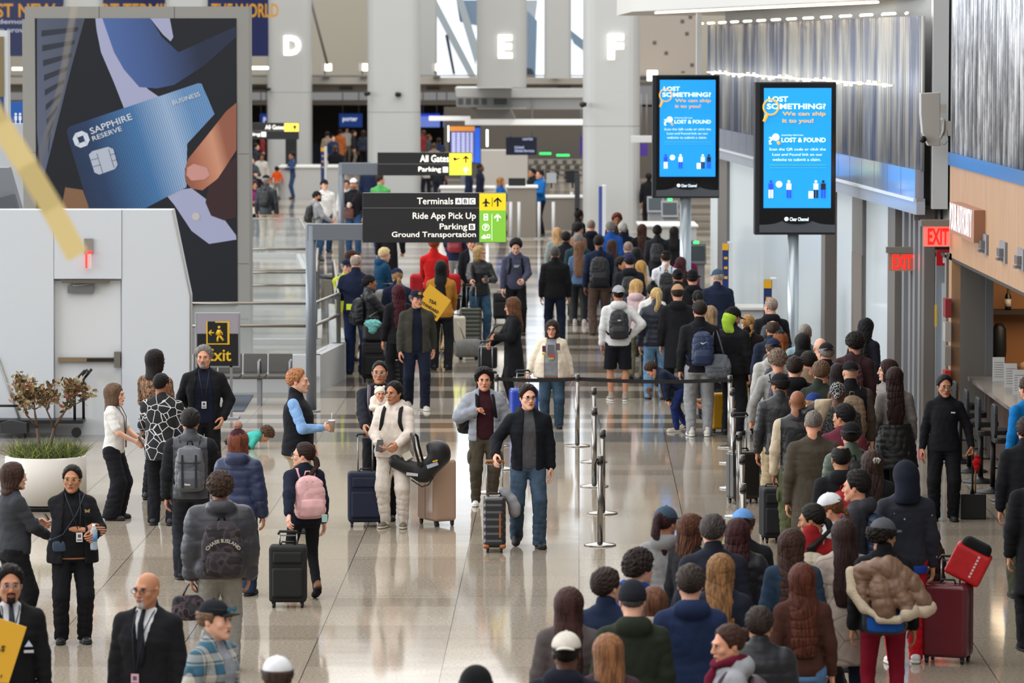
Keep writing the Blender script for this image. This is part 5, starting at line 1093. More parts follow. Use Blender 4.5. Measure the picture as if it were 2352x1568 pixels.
# ---- lost property screens ----
LIN = glow('#1488de', .95); LW = glow('#dbe9f6', .95); LO = glow('#d6a233', .9); LD = glow('#10131c', .6)
def lostscreen(x0, y0, x1, y1, yf, px, label):
    Y = row(yf); e = thing('digital_display', (ony(px, yf, Y)[0], Y, 0), label, 'display', 'lost property screens on poles'); w = x1 - x0; h = y1 - y0
    T = lambda u, v: (x0 + u * w, y0 + v * h); Rr = lambda u0, v0, u1, v1: (*T(u0, v0), *T(u1, v1))
    b = MB(); prect(b, x0, y0, x1, y1, Y, .32); W_(b.build('casing', mat('#2b2d31', .35, .3), e, .01)); b = MB(); prect(b, *Rr(.06, .012, .985, .985), Y, .01, .01); W_(b.build('front_glass', mat('#0a0b0d', .08, coat=.5), e))
    b = MB(); prect(b, *Rr(.11, .04, .94, .825), Y, .01, .02); S_ = W_(b.build('screen', LIN, e))
    P = [T(.06, .93)] + [T(.06 + .925 * i / 20, .985 - .05 - .06 * math.exp(-((i - 10) / 4.2) ** 2)) for i in range(21)] + [T(.985, .985), T(.06, .985)]
    b = MB(); ppoly(b, P[1:], Y, .01, .02); W_(b.build('lower_trim', mat('#55585e', .4, .3), e)); b = MB(); ppoly(b, circ(*T(.52, .897), w * .19, 24, w * .062), Y, .012, .035); W_(b.build('maker_plate', mat('#0a0a0b', .3), e))
    ftext('Clear Channel', *Rr(.43, .886, .66, .91), Y, LW, e, off=.05); b = MB(); ppoly(b, circ(*T(.39, .897), w * .026, 10), Y, .004, .05); W_(b.build('maker_symbol', LW, e))
    def L(s, r_, m, bold=.015): ftext(s, *Rr(*r_), Y, m, S_, off=.034, bold=bold)
    L('LOST', (.17, .095, .41, .13), LW, .025); L('SOMETHING?', (.15, .142, .87, .178), LW, .025); L('We can ship', (.34, .195, .87, .228), LO, .025); L('it to you!', (.34, .24, .72, .275), LO, .025)
    b = MB(); b.tube([ony(*T(.20 + .09 * cos(a), .165 + .05 * sin(a)), Y - .04) for a in np.arange(24) * pi / 12], .012 * w / 150, 5, closed=True); b.tube([ony(*T(.155, .212), Y - .04), ony(*T(.115, .26), Y - .04)], .022 * w / 150, 6); W_(b.build('lens_symbol', LO, S_))
    L('?', (.17, .36, .23, .41), LW); L('PANYNJ VIRTUAL', (.33, .345, .6, .355), LW, .01); L('LOST & FOUND', (.33, .365, .87, .395), LW, .02); b = MB(); ppoly(b, circ(*T(.26, .362), w * .045, 16), Y, .004, .034); W_(b.build('lens_symbol', LW, S_)); b = MB(); b.tube([ony(*T(.285, .39), Y - .04), ony(*T(.305, .41), Y - .04)], .02 * w / 150, 6); W_(b.build('lens_handle', LO, S_))
    L('Scan the QR code or click the', (.18, .432, .87, .452), LW, 0); L('Lost and Found link on our', (.22, .467, .83, .483), LW, 0); L('website to submit a claim.', (.22, .499, .81, .517), LW, 0)
    b = MB(); prect(b, *Rr(.18, .541, .87, .546), Y, .002, .034); prect(b, *Rr(.18, .56, .87, .563), Y, .002, .034); W_(b.build('small_print', glow('#4aa884', .7), S_))
    for u, c1, c2 in ((.2, '#2349c8', '#dde6f2'), (.42, '#dde6f2', '#2349c8'), (.75, '#c9dcf0', '#1a1d26'), (.84, '#1a1d26', '#2349c8')):   # plain little figures
        b = MB(); ppoly(b, circ(*T(u, .652), w * .018, 10), Y, .003, .034); prect(b, *Rr(u - .03, .664, u + .03, .705), Y, .003, .034); b.mat(1); prect(b, *Rr(u - .028, .705, u - .004, .76), Y, .003, .034); prect(b, *Rr(u + .004, .705, u + .028, .76), Y, .003, .034); W_(b.build('figure_picture', [glow(c1, .8), glow(c2, .8)], S_))
    b = MB(); ppoly(b, circ(*T(.3, .67), w * .04, 16), Y, .003, .036); W_(b.build('disc_picture', LW, S_)); b = MB(); prect(b, *Rr(.66, .715, .72, .762), Y, .003, .034); W_(b.build('case_picture', LW, S_))
    zb = ony(0, y1, Y)[2]; X = ony(px, 600, Y)[0]; r = 13 / ppm(Y); b = MB().cyl((X, Y + .16, 0), (X, Y + .16, zb + .1), r, 20).lathe([(r * 2, 0), (r * 2, .02), (r, .04)], (X, Y + .16, 0)); W_(b.build('pole', mat('#a9b2b8', .3, .5), e))
lostscreen(1498, 172, 1653, 455, 782, 1575, 'left and farther lost property screen on its pole'); lostscreen(1733, 188, 1921, 539, 940, 1823, 'right and nearer lost property screen on its pole')
# ---- exit stand beside the white wall ----
Y = row(960); e = thing('sign_stand', (ony(499, 960, Y)[0], Y, 0), 'grey-framed exit notice with walking figure standing beside the white wall', 'sign')
b = MB(); prect(b, 449, 718, 551, 844, Y, .05); W_(b.build('frame', mat('#9b9ca0', .4, .5), e, .006)); b = MB(); prect(b, 453, 722, 547, 767, Y, .01, .006); W_(b.build('header_panel', PR('#9a929b'), e)); b = MB(); prect(b, 453, 766, 547, 840, Y, .01, .007); BP_ = W_(b.build('black_panel', PR('#161617'), e))
YG = PR('#e0b322'); ftext('Exit', 475, 801, 531, 829, Y, YG, BP_, off=.012, bold=.015)
b = MB(); prect(b, 474, 738, 527, 791, Y, .003, .01); W_(b.build('symbol_border', YG, BP_)); b = MB(); prect(b, 477, 741, 522, 788, Y, .003, .014); prect(b, 477, 738, 494, 746, Y, .003, .015); W_(b.build('symbol_ground', PR('#161617'), BP_))
b = MB(); K = lambda *pts, r=.018: b.tube([ony(x, y, Y - .022) for x, y in pts], r, 6)
ppoly(b, circ(503, 751, 3.2, 12), Y, .004, .02); K((503, 757), (503, 770), r=.03); K((503, 769), (500, 777), (500, 784)); K((503, 769), (509, 776), (513, 782)); K((503, 758), (510, 764), (511, 769), r=.012); K((503, 758), (498, 763), (497, 769), r=.012); K((492, 764), (480, 764), r=.012); K((486, 758), (480, 764), (486, 770), r=.012)
W_(b.build('walking_symbol', YG, BP_)); b = MB(); b.span((ony(470, 0, Y)[0], Y, 0), (ony(476, 0, Y)[0], Y + .04, .8)); b.span((ony(524, 0, Y)[0], Y, 0), (ony(530, 0, Y)[0], Y + .04, .8)); b.span((ony(455, 0, Y)[0], Y - .25, 0), (ony(545, 0, Y)[0], Y + .25, .02)); W_(b.build('stand_legs', GREY, e))
# ---- glass balustrades and benches on the left ----
RAIL = mat('#8b857d', .3, .8, name='rail_steel')
def balustrade(label, pts, z0, z1, rails, curb=0, posts=True):
    e = thing('glass_balustrade', (*pts[0], 0), label, 'balustrade')
    for (xa, ya), (xb, yb) in zip(pts[:-1], pts[1:]):
        L = math.hypot(xb - xa, yb - ya); n_ = max(1, round(L / 1.5)); ux, uy = (xb - xa) / L, (yb - ya) / L; a = math.atan2(uy, ux); R = rotm('Z', a)
        for i in range(n_):
            t = (i + .5) * L / n_; b = MB().box((xa + ux * t, ya + uy * t, (z0 + z1) / 2), (L / n_ - .03, .018, z1 - z0), R); W_(b.build('glass_panel', GLASSM, e))
        if curb: b = MB().box(((xa + xb) / 2, (ya + yb) / 2, curb / 2), (L + .2, .22, curb), R); W_(b.build('curb', mat('#b9bbbc', .5), e))
    for z, off, r in rails: b = MB().tube([(x, y - off, z) for x, y in pts], r, 8); W_(b.build('handrail', RAIL, e))
    if posts:
        for x, y in pts: b = MB().box((x, y, z1 / 2), (.07, .1, z1)); W_(b.build('post', mat('#57544f', .4, .5), e))
    return e
g0 = lambda x, y: tuple(onz(x, y)[:2])
balustrade('nearest glass balustrade on a white curb behind the exit notice', [g0(438, 900), g0(722, 900), g0(778, 870), g0(768, 770)], .6, 1.42, [(1.42, 0, .025), (1.07, .12, .03), (.25, .25, .025)], .6)
balustrade('middle glass balustrade of the stairwell left of the big sign post', [g0(560, 790), g0(725, 790), g0(730, 720)], .1, 1.35, [(1.33, 0, .025), (1.1, .1, .025)], .1)
balustrade('farther glass balustrade of the stairwell with slim grey handrails', [g0(560, 700), g0(715, 700), g0(720, 640)], .1, 1.45, [(1.2, .1, .03), (.75, .1, .02)], .1)
balustrade('farthest low glass balustrade near the queue of travellers on the left', [g0(565, 590), g0(690, 590), g0(712, 640)], .1, 1.0, [(1.0, 0, .02)], .1, False)
b = MB(); p = onz(775, 752); b.lathe([(.32, 0), (.32, .95), (.33, .96)], p, 24); e = thing('waste_bin', p, 'round brushed steel waste bin with a black lid behind the big sign post', 'bin'); W_(b.build('bin_body', steel(.3), e)); b = MB().lathe([(.43, .98), (.43, 1.0), (.2, 1.06), (.05, 1.07)], p, 24); b.lathe([(.2, .95), (.2, .99)], p, 16); W_(b.build('lid', BLACK, e))
Y = row(930); e = thing('bench', (ony(550, 930, Y)[0], Y, 0), 'grey metal waiting bench behind the standing man in the black jacket', 'bench')
for i in range(4):
    x0 = 440 + i * 58; b = MB(); A = ony(x0, 878, Y); B = ony(x0 + 55, 878, Y); b.box(((A[0] + B[0]) / 2, Y + .1, .44), (B[0] - A[0], .5, .06)); W_(b.build('seat', mat('#4e4b48', .5), e, .02))
    b = MB().box(((A[0] + B[0]) / 2, Y + .36, .62), (B[0] - A[0], .04, .3), rotm('X', -.2)); W_(b.build('backrest', mat('#4e4b48', .5), e, .01))
for x in (478, 592, 664): X = ony(x, 0, Y)[0]; b = MB().tube([(X, Y - .15, .46), (X, Y - .12, .68), (X, Y + .2, .68), (X, Y + .25, .46)], .02, 6); W_(b.build('armrest', GREY, e)); b = MB().box((X, Y + .1, .2), (.06, .4, .4)); W_(b.build('leg', GREY, e))
b = MB(); P = [onz(x, y) for x, y in ((505, 945), (560, 945), (582, 908), (525, 908))]; b.prism([(p[0], p[1]) for p in P], .012, (0, 0, .006), 'z'); tag(b.build('floor_mat', mat('#3d4450', .9, bump=.4)), 'slate blue floor mat in front of the bench', 'mat')
# ---- queue barriers ----
POLE = steel(.22)
def stanchion(x, y, label, group):
    p = onz(x, y); e = thing('stanchion', p, label, 'barrier post', group)
    MB().lathe([(.178, 0), (.18, .008), (.172, .016), (.08, .026), (.045, .034)], seg=36).build('base', POLE, e); MB().lathe([(.032, .02), (.032, .92)], seg=18).build('pole', POLE, e)
    MB().lathe([(.034, .9), (.036, .905), (.036, .985), (.03, 1.0)], seg=18).build('head', mat('#6a6764', .3, .8), e); MB().lathe([(.037, .91), (.037, .95)], seg=18).build('belt_slot', BLACK, e); return p
SL = [(1140, 1024, 'left barrier post at the end of the taut belt'), (1152, 1077, 'second left barrier post behind the young man in the grey puffer'), (1122, 1131, 'barrier post behind the man walking with the striped suitcase')]
SR = [(1326, 1024, 'centre barrier post where two lengths of belt meet'), (1364, 1061, 'second post of the middle row, just in front of the belt'), (1365, 1117, 'third post of the middle row with the loose hanging belt'), (1384, 1179, 'fourth post of the middle row, next to the nearest'), (1378, 1252, 'nearest post of the middle row, standing alone on the floor')]
SQ = [(1676, 1027, 'farthest post of the queue row, holding the belt and gift bag'), (1681, 1063, 'second farthest post beside the yellow gift bag'), (1684, 1121, 'third post beside the queue, behind the dark suitcase'), (1697, 1186, 'fourth post beside the queue, in front of the dark suitcase'), (1704, 1250, 'fifth post beside the queue, rising behind the crowd'), (1706, 1330, 'nearest post beside the queue, hidden low by the light blue cap')]
PL = [stanchion(*s, 'left row of barrier posts') for s in SL]; PM_ = [stanchion(*s, 'middle row of barrier posts') for s in SR]; PQ = [stanchion(*s, 'barrier posts beside the queue') for s in SQ]
def belt(a, b_, label, sag=.02, z=.93):
    bm = MB(); N = 12; V = []
    for i in range(N + 1):
        t = i / N; p = np.array(a) * (1 - t) + np.array(b_) * t; zz = z - sag * 4 * t * (1 - t)
        for dy, dz in ((-.002, -.026), (-.002, .026), (.002, .026), (.002, -.026)): V.append((p[0], p[1] + dy, zz + dz))
    F = [(i * 4 + j, (i + 1) * 4 + j, (i + 1) * 4 + (j + 1) % 4, i * 4 + (j + 1) % 4) for i in range(N) for j in range(4)]; bm.add(V, F); tag(bm.build('barrier_belt', mat('#111113', .7)), label, 'belt')
belt(PL[0] + [.035, 0, 0], PM_[0] - [.035, 0, 0], 'black belt stretched before the woman in the cream jacket'); belt(PM_[0] + [.035, 0, 0], PQ[0] - [.035, 0, 0], 'black belt stretched across behind the crouching child', .03)
b = MB(); p, q = PM_[2] + [.03, 0, .93], PM_[3] + [0, 0, .96]; b.tube([p, p + [.03, -.1, -.14], (p + q) / 2 + [.04, 0, -.25], q + [-.02, .1, -.05], q], .018, 5, ry=.004); tag(b.build('barrier_belt', mat('#4c5052', .6)), 'slack grey belt drooping between two middle-row posts', 'belt')
b = MB(); p = PM_[4] + [-.036, -.03, .97]; b.tube([p, p + [-.02, 0, -.06], p + [-.015, 0, -.2]], .012, 5); tag(b.build('belt_clip', BLACK), 'black belt clip hanging from the nearest middle-row post', 'clip')
b = MB(); p = PQ[3] + [-.036, -.03, .97]; b.tube([p, p + [-.03, 0, -.1], p + [-.02, 0, -.5]], .014, 5); tag(b.build('barrier_belt', BLACK), 'short black belt end hanging from the post before the dark suitcase', 'belt')
# ---- tall blue wayfinding pylons ----
def pylon(x0, x1, ytop, yf, side, label, yellow=True):
    Y = row(yf); e = thing('wayfinding_pylon', (ony(x0, yf, Y)[0], Y, 0), label, 'sign', 'blue and yellow wayfinding pylons'); b = MB(); prect(b, x0, ytop, x1, yf, Y, .12); W_(b.build('panel', PR('#1b2f66' if yellow else '#3a4d92'), e)); b = MB(); prect(b, x1, ytop - 2, side, yf, Y, .5); W_(b.build('side_panel', mat('#c9ccd0', .4), e))
    if yellow:
        b = MB(); prect(b, x0, ytop, x1, ytop + (x1 - x0) * 1.1, Y, .01, .01); W_(b.build('header', PR('#dba524'), e)); b = MB(); w = x1 - x0
        for k in range(3): prect(b, x0 + w * .3, ytop + w * (2.2 + k * 1.6), x0 + w * .85, ytop + w * (2.6 + k * 1.6), Y, .01, .01)
        W_(b.build('marker', PR('#dba524'), e))
pylon(1659, 1673, 559, 820, 1683, 'wayfinding pylon against the right wall left of the nearer screen pole'); pylon(1754, 1772, 642, 900, 1785, 'shorter-looking pylon directly left of the nearer screen pole'); pylon(737, 745, 339, 470, 750, 'wayfinding pylon on the far left near the information desk'); pylon(1375, 1383, 428, 600, 1392, 'plain blue pylon rising from the queue left of column F base', False)
tag(wbox('post_panel', 1320, 398, 1332, 520, row(540), .1, mat('#3c3e42', .4, .4)), 'slim dark and silver post panel left of column F', 'panel'); 
for i, x in enumerate((1173, 1192, 1238, 1271, 1313)):
    p = onz(x, 548 if i < 4 else 520); e = thing('queue_post', p, ('first', 'second', 'third', 'fourth', 'fifth')[i] + ' white queue post from the left before the airline desk', 'barrier post', 'white posts before the airline desk'); MB().lathe([(.045, .02), (.045, 1.05)], seg=12).build('pole', mat('#bfc0c0', .35), e); MB().lathe([(.15, 0), (.15, .02)], seg=16).build('base', mat('#9b9c9c', .4), e)
# ---- planter with tree ----
p = onz(106, 1166); e = thing('planter', p, 'large round white planter with grasses and a bronze-leaved tree', 'planter'); RP = .485
MB().lathe([(RP - .03, 0), (RP - .03, .07)], seg=48).build('plinth', BLACK, e); MB().lathe([(RP, .07), (RP, .62), (RP - .015, .632), (RP - .05, .632), (RP - .055, .56), (.01, .56)], seg=56).build('pot', mat('#d3cfc9', .5), e)
rnd = random.Random(4); b = MB()
for i in range(2600):
    a = rnd.random() * 2 * pi; r = (RP - .07) * sqrt(rnd.random()); q = np.array([r * cos(a), r * sin(a), .56]); L = rnd.uniform(.14, .32) * (1.2 if rnd.random() < .2 else 1); d = np.array([rnd.gauss(0, .45), rnd.gauss(0, .45), 1]); d /= np.linalg.norm(d); w = np.cross(d, (rnd.random() - .5, rnd.random() - .5, .1)); w = w / np.linalg.norm(w) * .0045
    m1 = q + d * L * .55; tp = q + d * L + [d[0] * .06, d[1] * .06, -.03]; rr = math.hypot(tp[0], tp[1])
    b.mat(i % 3).add([q - w, q + w, m1 + w * .8, m1 - w * .8, tp], [(0, 1, 2, 3), (3, 2, 4)])
g_ = b.build('grass', [mat('#55602a', .6), mat('#939646', .6), mat('#3a5030', .6)], e)
b = MB(); tips = []
def branch(p0, d, L, r, lvl):
    p1 = p0 + d * L; b.tube([p0, (p0 + p1) / 2 + np.array([rnd.gauss(0, .01), rnd.gauss(0, .01), 0]), p1], [r, r * .85, r * .7], 6)
    if lvl >= 2: tips.append((p0, p1))
    if lvl < 4:
        for _ in range(3 if lvl else 3): q = d + np.array([rnd.gauss(0, .5), rnd.gauss(0, .5), rnd.gauss(.1, .2)]); branch(p1, q / np.linalg.norm(q), L * rnd.uniform(.55, .75), r * .62, lvl + 1)
for dx in (-.05, .05): branch(np.array([dx, 0, .55]), np.array([dx * 2.5, 0, 1]) / 1.02, .42, .022, 0)
b.build('trunk', mat('#5b4536', .8), e); b = MB()
for p0, p1 in tips:
    for _ in range(4):
        t = rnd.random(); c = p0 + (p1 - p0) * t + np.array([rnd.gauss(0, .025) for _ in range(3)]); d = np.array([rnd.gauss(0, 1), rnd.gauss(0, 1), rnd.gauss(.5, .8)]); d /= np.linalg.norm(d); w = np.cross(d, [rnd.gauss(0, 1) for _ in range(3)]); w /= np.linalg.norm(w); L = rnd.uniform(.055, .095)
        b.mat(rnd.choice((0, 0, 0, 1, 1, 2))).add([c, c + d * L * .35 + w * L * .24, c + d * L * .75 + w * L * .2, c + d * L, c + d * L * .75 - w * L * .2, c + d * L * .35 - w * L * .24], [(0, 1, 2, 3, 4, 5)])
b.build('foliage', [mat('#8a7650', .5), mat('#5d5a42', .5), mat('#9a5538', .5)], e)
# black flatbed trolley behind the planter
Y = row(1003); e = thing('luggage_trolley', (ony(90, 1003, Y)[0], Y, 0), 'black flatbed trolley with an upright handle behind the planter', 'trolley'); X0, X1 = ony(-40, 0, Y)[0], ony(186, 0, Y)[0]
b = MB().span((X0, Y - .15, .2), (X1, Y + .25, .25)); W_(b.build('platform', BLACK, e)); b = MB().tube([(X0, Y - .1, .45), (X1 - .9, Y - .1, .45)], .02, 6); W_(b.build('side_rail', BLACK, e))
b = MB(); b.tube([(X1 - .12, Y - .1, .2), (X1 - .12, Y - .1, .8), (X1 + .03, Y - .1, .95)], .02, 8); b.tube([(X1 - .02, Y + .15, .2), (X1 - .02, Y + .15, .8), (X1 + .1, Y + .15, .95)], .02, 8); b.box((X1 - .0, Y + .02, .9), (.12, .3, .04), rotm('Y', -.75)); W_(b.build('handle', BLACK, e))
for x in (X0 + .1, X1 - .1): b = MB().cyl((x, Y - .1, .07), (x, Y - .04, .07), .07, 14); W_(b.build('wheel', mat('#222', .6) if False else BLACK, e))
b = MB(); ppoly(b, [(0, 972), (25, 965), (60, 972), (62, 995), (0, 995)], Y - .3, .3); o = b.build('barrier_weights', mat('#2b2c2e', .5)); tag(o, 'stack of dark barrier bases lying on the trolley platform', 'barrier base')
# ---- the yellow streamer hanging close to the camera, and its string ----
Yt = 15.5; b = MB(); pts = [(-60, 190), (0, 285), (60, 380), (120, 480), (178, 588)]; V = []
for i, (x, y) in enumerate(pts):
    c = ony(x, y, Yt + .02 * (i % 2)); n_ = np.array([.87, 0, .5]) * .041
    V += [c - n_, c + n_, c + n_ + [0, .003, 0], c - n_ + [0, .003, 0]]
b.add(V, [(i * 4 + j, (i + 1) * 4 + j, (i + 1) * 4 + (j + 1) % 4, i * 4 + (j + 1) % 4) for i in range(4) for j in range(4)] + [(16, 17, 18, 19), (3, 2, 1, 0)]); tag(b.build('yellow_streamer', mat('#e6cf8e', .6)), 'pale yellow paper strip hanging out of focus in the near upper left', 'streamer')
b = MB(); b.tube([ony(178, -30, 14), ony(140, 200, 14), ony(88, 380, 14)], .003, 5); tag(b.build('string', mat('#b5a88e', .7)), 'thin blurred string hanging across the advertising display', 'string')

struct(MB().span((3.2, 30, 9.0), (14, 56, 9.3)).build('ceiling_near', mat('#b9b6b0', .7)))  # unseen overhead slab, added to darken the bar side
area('bar_lamp', (8.0, 59.6, 2.6), (0, 0, 0), 2.5, 3, 80, (1, .76, .5))
# ================= luggage and bags =================
def rbx(c, d, r, h=.012, k=.0, extra=None):      # rounded block as a smooth mesh
    f = Field(np.array(c) - np.array(d) / 2 - .03, np.array(c) + np.array(d) / 2 + .03, h)
    hd = [x / 2 - r for x in d]
    x, y, z = (np.abs(f.ax[i] - c[i]) - hd[i] for i in range(3)); x, y, z = x[:, None, None], y[None, :, None], z[None, None, :]
    f.F = (np.sqrt(np.maximum(x, 0) ** 2 + np.maximum(y, 0) ** 2 + np.maximum(z, 0) ** 2) + np.minimum(np.maximum(x, np.maximum(y, z)), 0) - r).astype(np.float32)
    if extra: extra(f)
    return f.mesh()
def suitcase(px, base, w, h, d, rz, col, label, hard=False, handle=0.0, grip='#111111', stripe=None, name='suitcase', pocket=True, ribs=0, group=None):
    p = onz(px, base); e = empty(name, tuple(p), radians(rz), label, 'suitcase', group); z0 = .055
    M = mat(col, .32 if hard else .8, bump=0 if hard else .3, bscale=120, name='hard_shell' if hard else 'luggage_fabric', coat=.2 if hard else 0); TR = mat('#0e0e10', .5)
    def ex(f):
        if ribs:
            zz = f.ax[2][None, None, :]; f.F = (f.F + .005 * np.sin((zz - z0) / h * ribs * 2 * pi)).astype(np.float32)
    V, Q = rbx((0, 0, z0 + h / 2), (w, d, h), .045 if hard else .035, .01, extra=ex); SH = link('shell', qmesh('shell', [(V, Q, 0)]), M, e)
    b = MB().rbox((0, 0, z0 + h / 2), (w + .006, .016, h + .006), .05); b.build('zip_line', TR if not stripe else mat(stripe, .6), SH)
    if not hard and pocket:
        V, Q = rbx((0, -d / 2 - .012, z0 + h * .36), (w * .82, .045, h * .52), .02, .01); link('front_pocket', qmesh('front_pocket', [(V, Q, 0)]), M, SH)
        V, Q = rbx((0, -d / 2 - .006, z0 + h * .8), (w * .78, .03, h * .2), .012, .01); link('front_pocket', qmesh('front_pocket', [(V, Q, 0)]), M, SH)
    b = MB().tube([(-.07, 0, z0 + h), (-.06, 0, z0 + h + .03), (.06, 0, z0 + h + .03), (.07, 0, z0 + h)], .01, 6); b.build('carry_handle', TR, e)
    if handle:
        hy = d * .32; zt = handle; b = MB()
        for s in (-1, 1): b.cyl((s * .085, hy, z0 + h - .02), (s * .085, hy, zt - .02), .008, 8)
        b.box((0, hy, zt - .04), (.17, .008, .012)); TH = b.build('telescopic_handle', mat('#8f9194', .3, .8), e); MB().tube([(-.1, hy, zt - .03), (-.085, hy, zt), (.085, hy, zt), (.1, hy, zt - .03)], .014, 8).build('handle_grip', mat(grip, .5), TH)
    for sx_ in (-1, 1):
        for sy_ in (-1, 1):
            c = (sx_ * (w / 2 - .045), sy_ * (d / 2 - .045), .026); b = MB(); b.cyl((c[0] - .012, c[1], .026), (c[0] + .012, c[1], .026), .026, 14); b.mat(1); b.box((c[0], c[1], .052), (.035, .035, .03)); b.build('wheel', [mat('#1c1b1b', .5), TR], e)
    a = radians(rz); hy = d * .32; return e, np.array([p[0] - hy * sin(a), p[1] + hy * cos(a), handle])
def backpack(P, col, label, w=.3, h=.44, d=.17, low=0.0, strapc=None, side=0.0, pock=None, extras=None, name='backpack'):
    k, nz, tn, fat = P['k'], P['nz'], P['tn'], P['fat']; w, h, d = w * k ** .5, h * k ** .5, d * k ** .5
    e = empty(name, (*P['loc'][:2], 0), P['head'], label, 'backpack'); M = mget(col if ':' in col else 'shell:' + col); SM = mget('cloth:' + (strapc or (col.split(':')[-1].split(',')[0])))
    yb = .1 * k * P['b'] + tn + fat * .5; top = nz - .08 * k - low; c = np.array([side, yb + d / 2 - .01, top - h / 2])
    tr = lambda V: rot2(V, P['LN'], P['HIP'])
    f = Field(c - [w / 2 + .05, d / 2 + .05, h / 2 + .04], c + [w / 2 + .05, d / 2 + .09, h / 2 + .04], .011)
    f.loft([(c[2] - h / 2, w * .46, d * .42, c[0], c[1]), (c[2] - h * .3, w * .51, d * .52, c[0], c[1] + .01), (c[2] + h * .1, w * .5, d * .5, c[0], c[1]), (c[2] + h * .36, w * .42, d * .4, c[0], c[1] - .012), (c[2] + h / 2, w * .22, d * .22, c[0], c[1] - .03)], .02, p=3.2, fold=.004, fs=P['px'], cap=.05)
    V, Q = f.mesh(); PB = link('pack_body', qmesh('pack_body', [(tr(V), Q, 0)]), M, e)
    g = Field(c - [w / 2 + .02, 0, h / 2 + .02], c + [w / 2 + .02, d / 2 + .09, h * .1], .011)
    g.loft([(c[2] - h * .44, w * .4, .05, c[0], c[1] + d * .38), (c[2] - h * .2, w * .42, .06, c[0], c[1] + d * .4), (c[2] - h * .02, w * .37, .04, c[0], c[1] + d * .36)], .01, p=3.2, cap=.025)
    V, Q = g.mesh(); link('front_pocket', qmesh('front_pocket', [(tr(V), Q, 0)]), mget(pock) if pock else M, PB)
    for s in (-1, 1):
        x = s * .1 * k; yf = -(.1 * k * P['b'] + tn + fat * .7 + .012); zs = nz - .045 * k + tn * .3
        pts = [(side * .5 + x * .7, yb - .01, top - .06), (x * .95, .06, zs + .02), (x, -.02, zs + .012), (x * 1.05, yf + .05, zs - .06), (x * 1.1, yf, nz - .2 * k), (x * 1.35, yf + .03, nz - .34 * k), (x * 1.9, .02, nz - .4 * k), (side * .5 + x * 1.5, yb, top - h * .85)]
        b = MB().tube([tr(np.array([q]))[0] for q in pts], .024 * k, 8, ry=.009); b.build('shoulder_strap', SM, e)
    b = MB().tube([tr(np.array([q]))[0] for q in ((c[0] - .03, yb + .0, top - .01), (c[0] - .02, yb + .01, top + .035), (c[0] + .02, yb + .01, top + .035), (c[0] + .03, yb, top - .01))], .008, 6); b.build('grab_handle', SM, PB)
    b = MB(); zy = c[1] + d * .5; b.tube([tr(np.array([q]))[0] for q in ((c[0] - w * .44, c[1] + d * .12, c[2] - h * .1), (c[0] - w * .4, zy - .04, c[2] + h * .2), (c[0] - w * .15, zy - .035, c[2] + h * .36), (c[0] + w * .15, zy - .035, c[2] + h * .36), (c[0] + w * .4, zy - .04, c[2] + h * .2), (c[0] + w * .44, c[1] + d * .12, c[2] - h * .1))], .0035, 5); b.build('zip', mat('#1a1a1a' if sum(srgb(col.split(':')[-1].split(',')[0])) > .1 else '#4a4a4c', .5), PB)
    return e, c, tr
def patch(e, tr, c, w, h, y, m, name='label_patch', rx=0.0):   # a small flat label on a bag or garment, person space, facing backwards (+Y) or forwards (-Y)
    b = MB().box((0, 0, 0), (w, .004, h)); V = np.vstack(b.V) + np.array([c[0], y, c[2]]); b.V = [tr(V)]; return b.build(name, m, e)
def ptext(e, tr, body, c, hgt, y, m, back=True, name='lettering', arc=0.0, bold=.02, maxw=None):
    cu = bpy.data.curves.new(name, 'FONT'); cu.body = body; cu.size = 1; cu.extrude = .01; cu.offset = bold; cu.align_x = 'CENTER'; cu.resolution_u = 2
    t = bpy.data.objects.new(name, cu); COL.objects.link(t); me = bpy.data.meshes.new_from_object(t.evaluated_get(bpy.context.evaluated_depsgraph_get())); bpy.data.objects.remove(t); bpy.data.curves.remove(cu); me.materials.clear()
    V = np.zeros(len(me.vertices) * 3); me.vertices.foreach_get('co', V); V = V.reshape(-1, 3); s = hgt / .7
    X, Z = V[:, 0] * s, V[:, 1] * s
    if arc: a = X / arc; X, Z = np.sin(a) * (arc + Z), (np.cos(a) * (arc + Z) - arc)
    if back: X = -X
    Y_ = y + (V[:, 2] * .2) * (1 if back else -1); me.vertices.foreach_set('co', tr(np.stack([X + c[0], Y_, Z + c[2]], 1)).ravel()); me.update(); return link(name, me, m, e)
def held(P, s, name, label, cat, fwd=.09):
    p = hand(P, s, fwd); return empty(name, tuple(p), P['head'], label, cat)
def phone(P, s, label, col='#15161a'):
    e = held(P, s, 'phone', label, 'phone', .1); MB().rbox((0, -.02, .03), (.072, .009, .15), .012, R=None).build('casing', mat(col, .3), e); MB().box((0, -.026 if False else -.0155, .03), (.062, .001, .135)).build('screen', mat('#0b0d12', .1), e); e.rotation_euler = (radians(-35), 0, P['head']); return e
def cup(P, s, label, col='#d9d2c8', iced=False):
    e = held(P, s, 'cup', label, 'cup', .1); MB().lathe([(.03, -.05), (.042, .07), (.044, .075)]).build('cup_body', mat(col, .3, alpha=.75 if iced else 1), e); MB().lathe([(.045, .075), (.045, .082), (.03, .088)]).build('lid', mat('#d8dadc', .3), e)
    if iced: MB().cyl((0, 0, .08), (.02, 0, .17), .004, 6).build('straw', mat('#e6dccb', .4), e)
    return e
